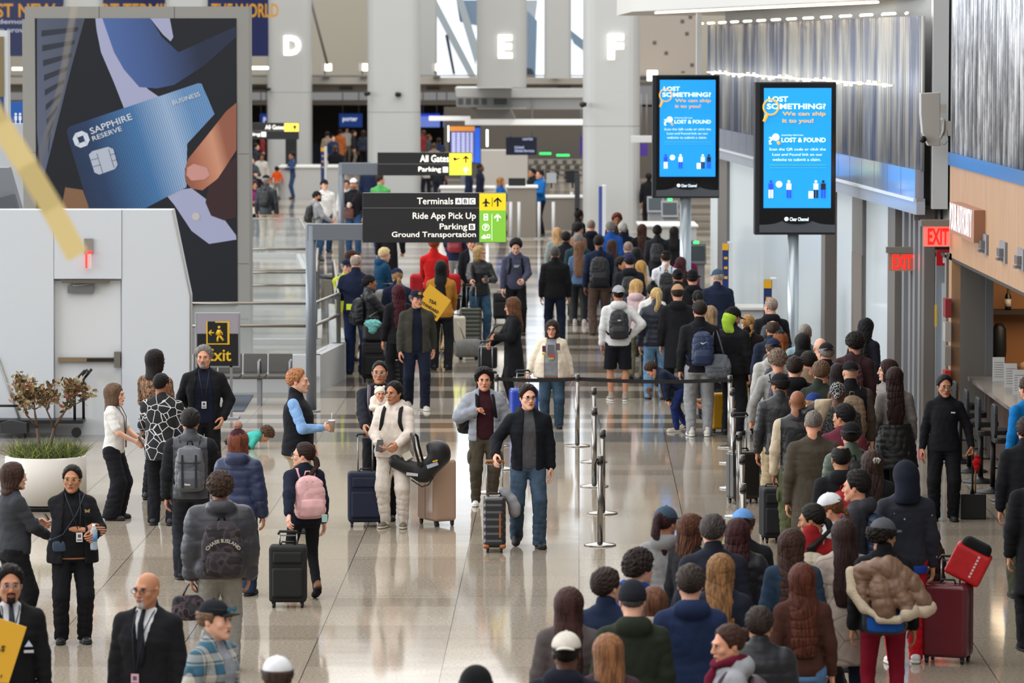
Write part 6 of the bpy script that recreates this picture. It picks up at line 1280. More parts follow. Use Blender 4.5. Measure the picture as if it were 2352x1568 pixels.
def badge(P, label, z=None, x=.0, col='#d9d9dc', strap='#1b2030', y=None, long_=.36):
    k, nz = P['k'], P['nz']; e = empty('id_badge', (*P['loc'][:2], 0), P['head'], label, 'badge'); tr = lambda V: rot2(np.asarray(V, float), P['LN'], P['HIP'])
    yf = (y if y is not None else -(.113 * k * P['b'] + P['tn'] + P['fat'] * .9 + .012)); zb = nz - long_ * k
    pts = lambda s: [(s * .07, .02, nz + .012), (s * .062, yf * .55, nz - .035), (s * .045 + x * .4, yf, nz - .14), (x + s * .004, yf - .004, zb + .05)]
    b = MB(); [b.tube([tr(np.array([q]))[0] for q in pts(s)], .005, 5) for s in (-1, 1)]; b.build('lanyard', mat(strap, .7), e)
    b = MB().box((x, yf - .008, zb), (.058, .004, .086)); b.V = [tr(v) for v in b.V]; b.build('card', PR(col), e); b = MB().box((x, yf - .011, zb + .012), (.03, .002, .03)).box((x, yf - .011, zb - .025), (.045, .002, .012)); b.V = [tr(v) for v in b.V]; b.build('card_print', PR('#51565f'), e); return e
def tote(P, s, col, label, w=.3, h=.3, d=.12, drop=.3, name='tote_bag', mat_=None, open_=None):
    """soft bag hanging from a hand (s) on two handles"""
    hp = hand(P, s, .07); e = empty(name, (hp[0], hp[1], hp[2]), P['head'], label, 'bag'); f = Field((-w / 2 - .05, -d / 2 - .05, -drop - h - .02), (w / 2 + .05, d / 2 + .05, -drop + .05), .012)
    f.loft([(-drop - h, w * .45, d * .45, 0, 0), (-drop - h * .6, w * .52, d * .55, 0, 0), (-drop, w * .46, d * .3, 0, 0)], .02, p=3, fold=.006, cap=.03); V, Q = f.mesh(); link('bag_body', qmesh('bag_body', [(V, Q, 0)]), mat_ or mget('leather:' + col), e)
    for y in (-.02, .02): MB().tube([(-w * .25, y, -drop - .02), (-w * .12, y * .6, -drop * .4), (0, 0, 0), (w * .12, y * .6, -drop * .4), (w * .25, y, -drop - .02)], .008, 6).build('bag_handle', mget('leather:' + col), e)
    return e
def crossbag(P, col, label, side=1, w=.24, h=.17, d=.08, z=.93, strap=None, front=True, back=False):
    k = P['k']; e = empty('shoulder_bag', (*P['loc'][:2], 0), P['head'], label, 'bag'); tr = lambda V: rot2(np.asarray(V, float), P['LN'], P['HIP']); yy = (-.13 if front else .14) * k - (P['fat'] if front else -P['fat']) * .6
    c = (side * .14 * k, yy, z * k); f = Field(np.array(c) - [w / 2 + .02, d / 2 + .02, h / 2 + .02], np.array(c) + [w / 2 + .02, d / 2 + .02, h / 2 + .02], .01); f.loft([(c[2] - h / 2, w * .47, d * .45, c[0], c[1]), (c[2], w * .5, d * .5, c[0], c[1]), (c[2] + h / 2, w * .46, d * .3, c[0], c[1])], .01, p=3.5, cap=.02); V, Q = f.mesh(); link('bag_body', qmesh('bag_body', [(tr(V), Q, 0)]), mget('leather:' + col), e)
    r = .113 * k * P['b'] + P['tn'] + P['fat'] + .01; nz = P['nz']
    for q in (-1, 1): b = MB().tube([tr(np.array([v]))[0] for v in ((c[0] + .1 * side, c[1], c[2] + h * .45), (side * .1, q * r, 1.1 * k), (-side * .03, q * r * .95, 1.3 * k), (-side * .12 * k, q * .03, nz - .045 * k + P['tn'] * .5 + .015))], .012, 6, ry=.004); b.build('bag_strap', mget('leather:' + (strap or col)), e)
    return e
# ================= the people, from the camera outwards =================
BLK, NVY = '#101114', '#131828'
# ---- left foreground ----
A = person(22, 1303, 1.76, 12, 3, 'm', 'short:#14110f', top='blazer:#121316;v', inner='#d8dbe2|#2b2f3a', bot='pants:#121316', glass='g:#8a8d96', beard='goatee:#17120f', arms='down,hold', label='person in black suit and white shirt holding the yellow sign, bottom left corner')
pk = empty('pocket_square', (*A['loc'][:2], 0), A['head'], 'pale pocket square in the black suit of the bottom left corner man', 'pocket square'); b = MB().prism([(.09, 1.2), (.15, 1.2), (.12, 1.245)], .01, (0, -.15, 0)); b.build('cloth', PR('#b9c4dc'), pk)
b = MB().box((.12, -.152, 1.165), (.07, .006, .02)); b.build('name_tag', PR('#b8bcc6'), A['e'])
badge(A, 'white and red staff badge on the bottom left corner man', col='#c9ccd3', long_=.3, x=-.05)
A = person(165, 1070, 1480, 10, 3, 'f', 'bun:#17110f', top='blazer:#141519;wopen', inner='#121216', bot='pants:#121318', shoes='#15161a', glass='g:#c09a55', b=1.12, fat=.045, arms='hold,cross', look=-12, label='person with gold glasses in black blazer gesturing and holding a water bottle')
badge(A, 'white staff badge on a lanyard over the black blazer with the butterfly pin', x=.05, long_=.42)
e = crossbag(A, '#2c3d52', 'tiny blue-grey flap purse on the person with gold glasses', -1, .13, .11, .04, .98)
e = held(A, 1, 'water_bottle', 'clear water bottle with blue label held by the person with gold glasses', 'bottle', .07); MB().lathe([(.03, -.12), (.033, -.1), (.031, .0), (.033, .06), (.015, .09)]).build('bottle_body', mat('#b9cbd6', .15, alpha=.55), e); MB().lathe([(.0335, -.04), (.0335, .02)]).build('label_band', PR('#3f86c6'), e); MB().lathe([(.015, .09), (.015, .115)]).build('bottle_cap', PR('#e8e8ea'), e)
e = empty('butterfly_pin', (*A['loc'][:2], 0), A['head'], 'small gold butterfly pin on a black blazer', 'pin'); b = MB().prism([(.1, 1.27), (.125, 1.255), (.15, 1.27), (.145, 1.235), (.125, 1.24), (.105, 1.235)], .008, (0, -.2, 0)); b.build('wings', mat('#a99a6a', .4, .6), e)
A = person(30, 1065, 1475, 118, 1, 'f', 'bob:#3a2721', top='sweater:#34363b', bot='wide:#141519', arms='phone,phonelow', fat=.03, label='person with brown bob and charcoal sweater, back turned, beside the planter'); phone(A, 1, 'black phone held by the person in the charcoal sweater')
A = person(338, 1315, 1.74, -14, 3, 'm', 'bald', top='coat:#16171b;v', inner='#dcdde2|#1b1d24', bot='pants:#16171b', glass='g:#2b2a2c', beard='goatee:#a8a09a', arms='down,down', look=-14, b=1.05, label='bald person with dark glasses, grey goatee and black coat at the bottom left')
badge(A, 'pink and white badge on the bald person in the black coat', col='#d0a3b4', long_=.5, x=-.04)
A = person(492, 1382, 1.75, 62, 1, 'm', 'short:#6b5443', top='jacket:plaid:#2f5b72,#a8a49b,7,#27414f;open', inner='#8b8f99', bot='jeans:denim:#2b3648', hat='cap:#15171c', arms='down,pocket', look=0, b=1.05, label='person in teal plaid overshirt and black cap with mirrored sunglasses on top')
g_ = glasses_obj(None, None, True); g_.V = [A['hx'](v * [1, 1, 1] + [0, -.012, .075]) for v in g_.V]; sg = empty('sunglasses', (*A['loc'][:2], 0), A['head'], 'mirrored blue sunglasses resting on the black cap', 'sunglasses'); g_.build('mirrored_frame', [BLACK, mat('#3fb4e8', .1, .6)], sg)
person(637, 1513, 1.7, 185, 2, 'm', 'short:#3a2d25', top='hoodie:#6a6e75', bot='jeans:denim:#2b3648', hat='cap:#d3d5da', label='person under a white cap at the bottom edge, left of centre')
person(1095, 1537, 1.72, 150, 3, 'm', 'short:#121214', top='jacket:#15161a', bot='pants:#15161a', hat='beanie:#141518', label='person showing only a black beanie at the bottom edge')
A = person(505, 1090, 1545, 188, 3, 'm', 'curly:#33241c', top='bigpuffer:shell:#2f3037;hood', bot='sweats:#84827c', b=1.12, wide=1.08, arms='down,down', label='person in huge charcoal puffer jacket with camouflage backpack')
e, c, tr = backpack(A, 'camo:#1a171a,#3a3034,9,#262128', 'dark camouflage backpack with pale arched lettering', .36, .5, .18, .04, '#1c1c22'); ptext(e, tr, 'CHASE B.ISLAND', (c[0], 0, c[2] + .07), .03, c[1] + .1, PR('#b9b3a8'), True, arc=.16)
tote(A, 1, '#1c1a1d', 'black and pink duffel hanging low from the puffer jacket person', .34, .22, .2, .12, 'duffel_bag', mget('camo:#17161a,#4a3840,12,#26262b'))
A = person(262, 883, 1195, 78, 1, 'f', 'shoulder:#5b4636', top='sweater:#d9d8d4;ss', bot='wide:#15161c', arms='phonelow,phonelow', label='person in white short-sleeved fluffy top and wide black trousers'); phone(A, -1, 'black phone held over the white fluffy top')
badge(A, 'dark red badge hanging by the white fluffy top', col='#8a2430', long_=.5, x=0)
A = person(372, 858, 1208, 170, 4, 'm', 'buzz:#141210', top='blouse:lines:#111216,#c8c9cc,9', bot='pants:#14151b', b=1.04, fat=.02, arms='phone,down', look=-25, label='person in black blouse with white broken-line pattern, back turned')
person(357, 805, 1150, 150, 4, 'f', 'shoulder:#1b1415', top='blouse:leopard:#8a6445,#2a1d16,26,#6d4a32', bot='pants:#15161a', arms='phone,down', look=-20, label='tall person with straight dark hair and leopard blouse against the white wall')
A = person(468, 797, 1.84, 4, 2, 'm', 'crop:#6f6c69', top='jacket:#15161a;wopen', inner='#161b2c', bot='pants:#121317', beard='goatee:#8c8782', arms='pocket,behind', look=-8, b=1.08, label='person with grey hair and goatee in open black jacket beside the exit notice'); badge(A, 'white badge on the grey-haired man by the exit notice', long_=.4, y=-.19)
A = person(437, 942, 1.76, 182, 2, 'm', 'short:#1f1b1a', top='puffer:shell:#3c3e44;sl=#17181c', bot='jeans:denim:#25272d', arms='down,phone', b=1.02, label='person in grey quilted vest carrying the grey flap backpack'); e, c, tr = backpack(A, '#54575d', 'grey flap backpack with red zip pulls and white square label', .3, .48, .17, 0, '#26272b'); patch(e, tr, (c[0] + .02, 0, c[2] - .13), .06, .07, c[1] + .12, PR('#c8c8cc'))
f = Field((-.2, 0, .9), (.2, .5, 1.6), .012); f.loft([(c[2] + .06, .13, .05, 0, c[1] + .06), (c[2] + .22, .12, .03, 0, c[1] + .03)], .01, p=3, cap=.02); V, Q = f.mesh(); link('top_flap', qmesh('top_flap', [(tr(V), Q, 0)]), shell('#5b5e64'), e)
for s in (-1, 1): b = MB().box((s * .07, c[1] + .125, c[2] - .02), (.022, .012, .34)); b.build('flap_strap', shell('#202126'), e)
A = person(548, 990, 1.66, 170, 2, 'f', 'shoulder:#6b3a2a', top='puffer:shell:#27304f;hood', bot='jeans:denim:#25324a', hat='pom:#3a1a26|#a07a6c', arms='down,down', look=-10, label='person in navy quilted jacket with maroon pompom beanie')
person(558, 948, 1.0, 95, 2, 'f', 'curly:#4a3425', top='hoodie:#3fa59a', bot='leggings:#2a2d3a', lean=75, kneel=.42, arms='push,push', label='small child in teal top with curly hair bending down by the floor mat', pos=tuple(onz(548, 1030)[:2]))
A = person(683, 850, 1225, 82, 1, 'm', 'short:#9a6844', top='vest:#14161c', inner=None, bot='pants:#98896f', arms='pocket,phone', b=1.06, fat=.03, label='person with reddish hair, black vest over light blue shirt and khaki trousers')
f = Field((-.55, -.6, .7), (.55, .4, 1.6), .014)
for s in (-1, 1): sh, el, wr, tb, hd = A['J'][s]; f.cone(sh, el, .068, .058, .02, fold=.006, fs=2); f.cone(el, el + (wr - el) * .9, .058, .042, .02, fold=.006, fs=1)
V, Q = f.mesh(); link('shirt', qmesh('shirt', [(V, Q, 0)]), cloth('#7fa6d6'), A['e'])
cup(A, -1, 'clear iced coffee cup held by the person in the black vest', '#b59f8d', True)
# ---- centre group ----
e, hp = suitcase(662, 1393, .37, .56, .24, 0, '#17181a', 'black soft roller suitcase pulled by the child with the pink backpack', handle=.74)
A = person(697, 1018, 1378, -158, 1, 'f', 'lowpony:#2b1c17', top='hoodie:#151a2b', bot='leggings:#121317', shoes='#7a4a2a', arms='down,down', look=56, nod=0, glass='g:#2b3550', step=.12, reach={1: hp}, label='child in navy sweatshirt with the pink backpack, face turned left')
e, c, tr = backpack(A, 'cloth:#d3a6a8', 'pale pink backpack with a small mint charm', .33, .46, .17, .0); b = MB().box((-.1, c[1] + .16, c[2] - .2), (.05, .03, .075)); b.V = [tr(v) for v in b.V]; b.build('charm', mat('#9fc4c0', .5), e)
e, hp = suitcase(840, 1208, .41, .58, .24, 4, '#1a2338', 'navy soft roller suitcase standing before the father with the baby', handle=1.06)
A = person(872, 830, 1197, 2, 3, 'm', 'buzz:#15110f', top='hoodie:#181b24', bot='pants:#131418', shoes='#222326', glass='g:#b9b4a8', arms='down,down', look=-4, reach={-1: hp}, label='person with baby carrier and thin glasses in dark navy sweatshirt')
e = empty('baby_carrier', (*A['loc'][:2], 0), A['head'], 'grey baby carrier strapped on the man behind the woman in cream', 'carrier'); f = Field((-.25, -.42, .85), (.25, -.02, 1.4), .014); f.loft([(.95, .12, .1, 0, -.2), (1.1, .14, .13, 0, -.21), (1.25, .12, .1, 0, -.2)], .02, p=3, cap=.03); V, Q = f.mesh(); link('carrier_panel', qmesh('carrier_panel', [(V, Q, 0)]), cloth('#26282f'), e)
for s in (-1, 1): MB().tube([(s * .11, -.2, 1.2), (s * .13, -.19, 1.42), (s * .12, -.06, 1.57), (s * .1, .1, 1.5), (s * .06, .17, 1.2)], .036, 8, ry=.012).build('carrier_strap', cloth('#6f6872'), e)
q = toworld(A, (.0, -.3, .0)); BBY = person(0, 0, .66, 12, 2, 'm', 'bald', top='hoodie:#d6cabb', bot='sweats:#d6cabb', shoes='#d6cabb', hat='bear:#d9cec0', arms='phone,phone', pos=(q[0] + .0, q[1]), zoff=.92, label='baby in cream suit and bear-eared hat held against a man', res=.012)
A = person(905, 877, 1214, -12, 3, 'f', 'lowpony:#130f0e', top='hoodie:#d5cabf;hood', bot='sweats:#d8cfc5', shoes='#6f675c', sole='#c9c0ae', fat=.04, b=1.06, arms='phonelow,phonelow', look=-22, nod=4, label='person in cream hoodie and sweatpants carrying the infant car seat'); phone(A, -1, 'black phone in the hands of the person in cream')
backpack(A, '#b7a9b4', 'lilac patterned backpack worn over the cream hoodie', .28, .42, .15, .02, '#1c1c1f')
p = toworld(A, (.33, -.12, .78)); e = empty('infant_car_seat', tuple(p), radians(-8), 'black infant car seat hanging from the arm of the person in cream', 'car seat')
f = Field((-.42, -.22, -.28), (.42, .22, .32), .014); f.cone((-.33, 0, .0), (.05, 0, -.13), .1, .15, .05); f.cone((.05, 0, -.13), (.26, 0, .1), .15, .17, .05); f.ell((-.02, 0, .1), (.27, .12, .16), .03, '-'); f.ell((.24, 0, .16), (.17, .17, .14), .02); f.ell((.06, 0, .1), (.14, .13, .12), .02, '-'); V, Q = f.mesh(); link('seat_shell', qmesh('seat_shell', [(V, Q, 0)]), mat('#131416', .5), e)
for s in (-1, 1): MB().tube([(.02, s * .17, -.02), (-.04, s * .17, .2), (-.06, s * .16, .33), (-.1, s * .1, .38), (-.11, 0, .39)], .018, 8).build('carry_handle', mat('#1b1c1f', .4), e)
MB().box((.2, -.16, -.03), (.16, .01, .05), rotm('Y', -.35)).build('sticker', PR('#9aa4ae'), e); MB().box((-.08, -.15, -.16), (.16, .01, .04), rotm('Y', .1)).build('sticker', PR('#b7b7b9'), e); MB().box((.24, -.175, .03), (.07, .01, .02), rotm('Y', -.3)).build('sticker', PR('#dda42c'), e); MB().box((-.15, -.12, .09), (.12, .01, .1), rotm('Y', -.5)).build('warning_label', PR('#c9c4b4'), e); MB().cyl((.03, -.19, -.02), (.03, -.15, -.02), .035, 16).build('handle_pivot', BLACK, e)
e.scale = (.84, .84, .84); MB().tube([(-.38, -.1, -.02), (-.39, -.11, -.12), (-.4, -.1, -.17)], .006, 5).build('strap_end', BLACK, e); MB().tube([(-.1, -.1, -.24), (.05, -.12, -.33), (.14, -.1, -.3), (.2, -.08, -.2)], .01, 5).build('harness_strap', BLACK, e)
suitcase(1003, 1204, .3, .72, .46, 28, '#b0937f', 'large rose-beige hard suitcase behind the infant car seat', hard=True, stripe='#8f7462', ribs=0)
A = person(1112, 850, 1163, 8, 2, 'm', 'messy:#14100f', top='puffer:#8d929b;wopen', inner='#34151d', bot='cargo:#463f34', shoes='#d4d4d2', arms='pocket,strap', look=-6, label='young person in open grey puffer over maroon top, backpack on one shoulder')
backpack(A, '#17181c', 'black backpack slung on one shoulder of the grey puffer person', .3, .44, .15, .04, '#17181c', side=-.16)
e, hp = suitcase(1136, 1265, .24, .55, .38, 0, '#24262a', 'black hard suitcase with tan straps pulled by the walking man', hard=True, handle=.98, grip='#9a5a2c', stripe='#9a5a2c', ribs=7)
for x in (-.0,): MB().box((.06, -.195, .3), (.02, .02, .26)).build('tan_handle', leather('#9a5a2c'), e)
for s in (-1, 1): V, Q = rbx((s * .09, -.15, .07), (.07, .1, .05), .02, .01); link('corner_guard', qmesh('corner_guard', [(V, Q, 0)]), leather('#9a5a2c'), e)
q = onz(1163, 1265); ne = empty('neck_pillow', (q[0], q[1] + .12, .56), 0, 'grey neck pillow hanging behind the tan-strapped suitcase', 'pillow'); f = Field((-.2, -.12, -.25), (.2, .12, .2), .012); pts = [(-.05, 0, .1), (.0, 0, .06), (.06, 0, -.01), (.09, 0, -.09), (.09, 0, -.14)]
for i in range(4): f.cone(pts[i], pts[i + 1], .04 + .008 * i, .048 + .006 * i, .03)
V, Q = f.mesh(); link('cushion', qmesh('cushion', [(V, Q, 0)]), cloth('#8f8f93'), ne)
A = person(1213, 887, 1258, 6, 1, 'm', 'short:#241c1a', top='jacket:#12151c;hood;open', inner='#4c4c4f', bot='jeans:denim:#3a4b5c', shoes='#17181b', glass='g:#26262a', arms='down,swingb', look=10, step=.17, b=1.04, reach={-1: hp}, label='person striding forward in black hooded jacket, grey henley and blue jeans')
suitcase(1203, 1000, .4, .62, .26, 8, '#2140a8', 'bright blue hard suitcase behind the striding man', hard=True, handle=.92, stripe='#15191f')
A = person(1268, 737, 985, -4, 2, 'f', 'wavyshoulder:#29211f', top='jacket:#d3c6b2;wopen', inner='#84868a', bot='jeans:denim:#364959', shoes='#14151b', glass='g:#1f1d1e', fat=.085, b=1.1, arms='down,side', look=-3, label='person in cream appliqué jacket over grey tee with round glasses')
tr_ = lambda V: V
for i, (x, z, c, w, h) in enumerate(((-.1, 1.17, '#5a2430', .05, .09), (-.1, 1.1, '#c99a2a', .05, .03), (.1, 1.2, '#5c4a50', .06, .1))): patch(A['e'], tr_, (x, 0, z), w, h, -.262, PR(c), 'applique')
patch(A['e'], tr_, (.0, 0, 1.15), .1, .16, -.245, PR('#5f6064'), 'shirt_print'); patch(A['e'], tr_, (.01, 0, 1.07), .09, .05, -.25, PR('#9c4450'), 'shirt_print'); patch(A['e'], tr_, (.0, 0, 1.03), .08, .025, -.25, PR('#a8a83c'), 'shirt_print')
A = person(1178, 685, 940, -78, 2, 'f', 'wavylong:#5a3b26', top='coat:#121317', bot='leggings:#121317', arms='phone,phonelow', look=-20, nod=10, label='person with long wavy brown hair in long black coat looking at a phone'); phone(A, 1, 'phone held by the person in the long black coat')
e, hp = suitcase(1118, 935, .32, .5, .22, 0, '#141416', 'black soft suitcase with a tall tote strapped on top, left of the long coat', handle=1.0)
p = onz(1120, 930); e = empty('tote_bag', (p[0], p[1] - .02, .57), 0, 'tall black tote standing on the soft suitcase beside the long coat', 'bag'); V, Q = rbx((0, 0, .17), (.3, .2, .34), .04, .012); link('bag_body', qmesh('bag_body', [(V, Q, 0)]), leather('#15161a'), e); MB().tube([(.0, 0, .34), (.06, .02, .5), (.1, .03, .62), (.16, .02, .66)], .014, 6).build('bag_handle', leather('#15161a'), e)
A = person(957, 668, 942, 6, 2, 'm', 'short:#55504c', top='jacket:#3a3a33;open', inner='#131828', bot='jeans:denim:#161c2c', shoes='#b9b2a8', hat='cap:#151a2e', arms='swingb,down', look=22, step=.16, b=1.05, label='person in navy cap and olive field jacket walking from the yellow placard')
V = np.array(A['hx']([(0, -.095, .085)]))[0]; b = MB().box(V, (.045, .006, .04)); b.build('cap_badge', PR('#c9a23a'), A['e'])
# ---- middle distance, left ----
def placard(pts, Y, label, lines, name='yellow_sign', t=.01):
    e = thing(name, (ony(*pts[0], Y)[0], Y, 0), label, 'placard'); b = MB(); ppoly(b, pts, Y, t); W_(b.build('board', mat('#d9a62c', .6), e))
    for s, x0, y0, x1, y1, h in lines: rtext(s, x0, y0, x1, y1, h, Y, PR('#1b1a18'), e, off=.006, bold=.03)
    return e
placard([(987, 652), (1036, 690), (1003, 738), (953, 700)], row(905), 'yellow square placard with black capitals about a standard, held by the child', [('TSA', 983, 693, 1001, 701, 8), ('STANDARD', 966, 697, 1005, 721, 7), ('LANES', 975, 714, 1000, 731, 6)])
placard([(0, 1420), (61, 1440), (20, 1568), (-60, 1568), (-60, 1405)], ony(22, 1303, 29.9)[1], 'yellow placard cut off by the bottom left corner of the photo', [('S', 0, 1494, 9, 1497, 14), (',', 0, 1556, 3, 1557, 8)])

C_ = [('m', 848, 632, 872, 108, 4, 'short:#14110f', 'durag:#15161a', 'jacket:leather:#1b1c20', 'sweats:#3a3b40', 'push,push', 1.0, 'person in black head wrap and leather jacket behind the black luggage')]
for g, x, y, yf, hd, sk, hr, hat, tp, bt, am, bb, lb in C_: A = person(x, y, yf, hd, sk, g, hr, top=tp, bot=bt, hat=hat, arms=am, b=bb, shoes='#c9cbd0', label=lb)
backpack(A, '#15161a', 'black backpack with pale patterned straps on the leather jacket person', .34, .46, .18, .03, '#86857e')
p = onz(858, 876); suitcase(858, 876, .38, .6, .26, 6, '#121214', 'tall black suitcase below the bag with the mint cloth', handle=1.05)
e = empty('holdall', (p[0], p[1] - .02, .66), radians(6), 'black leather holdall resting on the tall black suitcase', 'bag'); V, Q = rbx((0, 0, .16), (.36, .24, .32), .08, .012); link('bag_body', qmesh('bag_body', [(V, Q, 0)]), leather('#1a1b1e'), e)
e = empty('mint_cloth', (p[0] - .01, p[1] - .1, .95), 0, 'mint green cloth bunched on the black holdall', 'cloth'); f = Field((-.2, -.15, -.18), (.2, .15, .15), .012); f.ell((0, 0, 0), (.14, .09, .08), .02, '+', .02, 45); f.ell((.0, -.03, -.08), (.07, .06, .08), .02, '+', .012, 50); V, Q = f.mesh(); link('folds', qmesh('folds', [(V, Q, 0)]), cloth('#6fb0ac'), e)
p = onz(905, 896); suitcase(905, 896, .34, .42, .24, 0, '#17181a', 'black suitcase under the upright black backpack', handle=0, ribs=6, hard=True)
e = empty('backpack', (p[0], p[1], .5), 0, 'black backpack standing upright on a suitcase, held by the olive jacket man', 'backpack'); V, Q = rbx((0, 0, .24), (.33, .22, .48), .09, .012); link('pack_body', qmesh('pack_body', [(V, Q, 0)]), shell('#17181b'), e); V, Q = rbx((0, -.12, .16), (.26, .08, .26), .03, .012); link('front_pocket', qmesh('front_pocket', [(V, Q, 0)]), shell('#17181b'), e)
person(797, 597, 830, 20, 1, 'm', 'short:#8c8782', top='jacket:#c8d92e', bot='pants:#98907f', hat='cap:#131a33', arms='down,cross', label='person in yellow high-visibility jacket and navy cap beside the glass rail')
A = person(818, 585, 860, 168, 1, 'm', 'balding:#9a8a7f', top='jacket:#141c33', bot='pants:#1c2a4a', arms='hold,down', b=1.08, label='bald person in navy jacket with yellow back lettering by the glass rail'); patch(A['e'], lambda V: V, (.0, 0, 1.14), .26, .1, .165, PR('#d3e034'), 'back_panel')
person(808, 578, 800, 100, 3, 'm', 'short:#3a1d14', top='jacket:#cfdc38', bot='pants:#2a2f3d', label='person with reddish brown hair half hidden behind the bald man in navy')
person(868, 570, 770, 120, 1, 'f', 'crop:#c9b083', top='jacket:#16405f;hood', bot='pants:#15161c', arms='push,push', lean=12, label='blond person in petrol blue jacket bending over the luggage cart')
person(912, 618, 868, 195, 2, 'f', 'lowpony:#8a6a48', top='jacket:#151c33', bot='pants:#151c33', hat='cap:#141b38', b=1.1, arms='down,down', label='person in navy investigator jacket and cap behind the dark red hair'); 
person(915, 655, 905, -160, 3, 'f', 'wavyxlong:#3a0f1a', top='blazer:#131317', bot='pants:#131317', arms='down,phone', label='person with very long dark red hair in black')
e = empty('luggage_cart', tuple(onz(878, 790)), 0, 'loaded luggage cart with black and grey bags behind the leather jacket', 'cart'); MB().box((0, 0, .18), (.6, .8, .06)).build('platform', GREY, e); MB().tube([(-.25, .35, .2), (-.25, .38, 1.1), (.25, .38, 1.1), (.25, .35, .2)], .018, 8).build('push_frame', GREY, e)
for i, (x, z, w, h, c) in enumerate(((-.1, .22, .5, .5, '#15161a'), (.1, .73, .46, .28, '#7b7a78'))):
    o = empty('duffel_bag', tuple(onz(878, 790) + [x, -.05 - .02 * i, z]), 0, ('black suitcase lying on the luggage cart', 'grey mottled bag topping the luggage cart')[i], 'bag'); V, Q = rbx((0, 0, h / 2), (w, .5, h), .08, .016); link('bag_body', qmesh('bag_body', [(V, Q, 0)]), cloth(c), o)
person(997, 545, 790, 178, 2, 'f', 'crop:#8a3a1c', top='blazer:#c01c1c', bot='pants:#1b1d22', arms='push,push', label='person with copper hair in bright red jacket pushing a cart')
e = empty('luggage_cart', tuple(onz(1000, 735)), 0, 'luggage cart with red bags in front of the bright red jacket', 'cart'); MB().box((0, 0, .18), (.6, .9, .06)).build('platform', GREY, e); MB().tube([(-.3, .2, .2), (-.3, .2, 1.05), (.3, .2, 1.05), (.3, .2, .2)], .018, 8).build('push_frame', GREY, e)
for i, x in enumerate((-.36, .36)): o = empty('duffel_bag', tuple(onz(1000, 735) + [x, 0, .22 + .3]), 0, ('red and black bag on the left of the cart pushed by the red jacket', 'red and black bag on the right of the cart pushed by the red jacket')[i], 'bag'); V, Q = rbx((0, 0, .2), (.3, .5, .42), .08, .016); link('bag_body', qmesh('bag_body', [(V, Q, 0)]), cloth('#9c1b22'), o); V, Q = rbx((0, 0, -.16), (.28, .46, .3), .05, .016); link('under_bag', qmesh('under_bag', [(V, Q, 0)]), cloth('#17181b'), o)
person(1013, 600, 850, 175, 3, 'f', 'xlong:#0f0e10', top='hoodie:#a8742c', bot='pants:#1b1d22', arms='push,push', b=1.08, label='person with long black hair and mustard hoodie behind the placard')
person(1012, 632, 815, 170, 3, 'm', 'short:#14110f', top='hoodie:camo:#1b1d22,#7a7f88,22,#c7c9cc', bot='cargo:#b09a78', shoes='#15161a', step=.22, arms='phone,pull', label='child in black and grey patterned hoodie with khaki trousers')
e, hp = suitcase(1082, 790, .38, .62, .25, 0, '#33382f', 'dark green hard suitcase beside the blond woman in jeans', hard=True, handle=1.1, ribs=8)
A = person(1102, 566, 785, 12, 1, 'f', 'wavyxlong:#a88a5a', top='jacket:leather:#15161a', bot='jeans:denim:#36536b', shoes='#9aa0a6', glass='g:#2b2a2c', arms='phone,down', look=40, reach={-1: hp}, step=.08, label='person with long blond hair, black leather jacket and blue jeans'); phone(A, 1, 'phone in the hand of the long-haired blond in leather')
suitcase(1048, 806, .34, .58, .25, 0, '#c9c2b2', 'cream hard suitcase left of the dark green one', hard=True, handle=1.0)
p = onz(1076, 826); e = empty('roller_duffel', tuple(p), radians(12), 'grey roller duffel tilted on its wheels near the cream suitcase', 'suitcase'); f = Field((-.3, -.25, .0), (.3, .25, .42), .014); f.cone((-.12, 0, .2), (.13, 0, .2), .17, .17, .02); f.cut(lambda x, y, z: np.maximum(np.abs(x) - .24, .05 - z) + 0 * y); V, Q = f.mesh(); link('bag_body', qmesh('bag_body', [(V, Q, 0)]), cloth('#6d6d6b'), e); MB().tube([(-.2, 0, .2), (-.3, 0, .45), (-.36, 0, .7)], .012, 6).tube([(-.05, 0, .3), (-.12, 0, .5), (-.2, 0, .68)], .012, 6).build('telescopic_handle', steel(), e)
for s in (-1, 1): MB().cyl((s * .14, -.05, .03), (s * .14, .05, .03), .03, 12).build('wheel', BLACK, e)
A = person(1185, 552, 770, 4, 1, 'm', 'messy:#17120f', top='hoodie:#43465a;hood', bot='pants:#14151a', arms='phonelow,down', look=-4, nod=22, step=.08, label='young person in slate blue hoodie looking down while walking'); backpack(A, '#17181c', 'black backpack straps over the slate blue hoodie', .28, .42, .15, .0, '#15161a'); ptext(A['e'], lambda V: V, 'S&P', (0, 0, 1.3), .045, -.155, PR('#b9bcc6'), False, bold=.03)
suitcase(1150, 738, .3, .52, .22, 0, '#151619', 'black suitcase standing behind the slate blue hoodie', handle=0)
person(1082, 545, 735, 20, 2, 'm', 'short:#1b1715', top='blazer:#14151a', inner='#d7d8dc', bot='pants:#14151a', arms='swingb,down', step=.2, label='person in black suit cut off by the direction sign, left of the blond woman')
A = person(1045, 500, 690, 178, 2, 'm', 'short:#1d1815', top='jacket:#1c2440', bot='sweats:#8d8d8b', arms='push,down', label='person in navy top and grey joggers walking away below the direction sign'); backpack(A, '#7c1e28', 'dark red backpack just below the direction sign', .3, .4, .15)
person(893, 490, 675, 182, 2, 'm', 'short:#1d1815', top='coat:#15161b', bot='pants:#121317', step=.14, arms='down,side', label='person with black trousers under the left half of the direction sign')
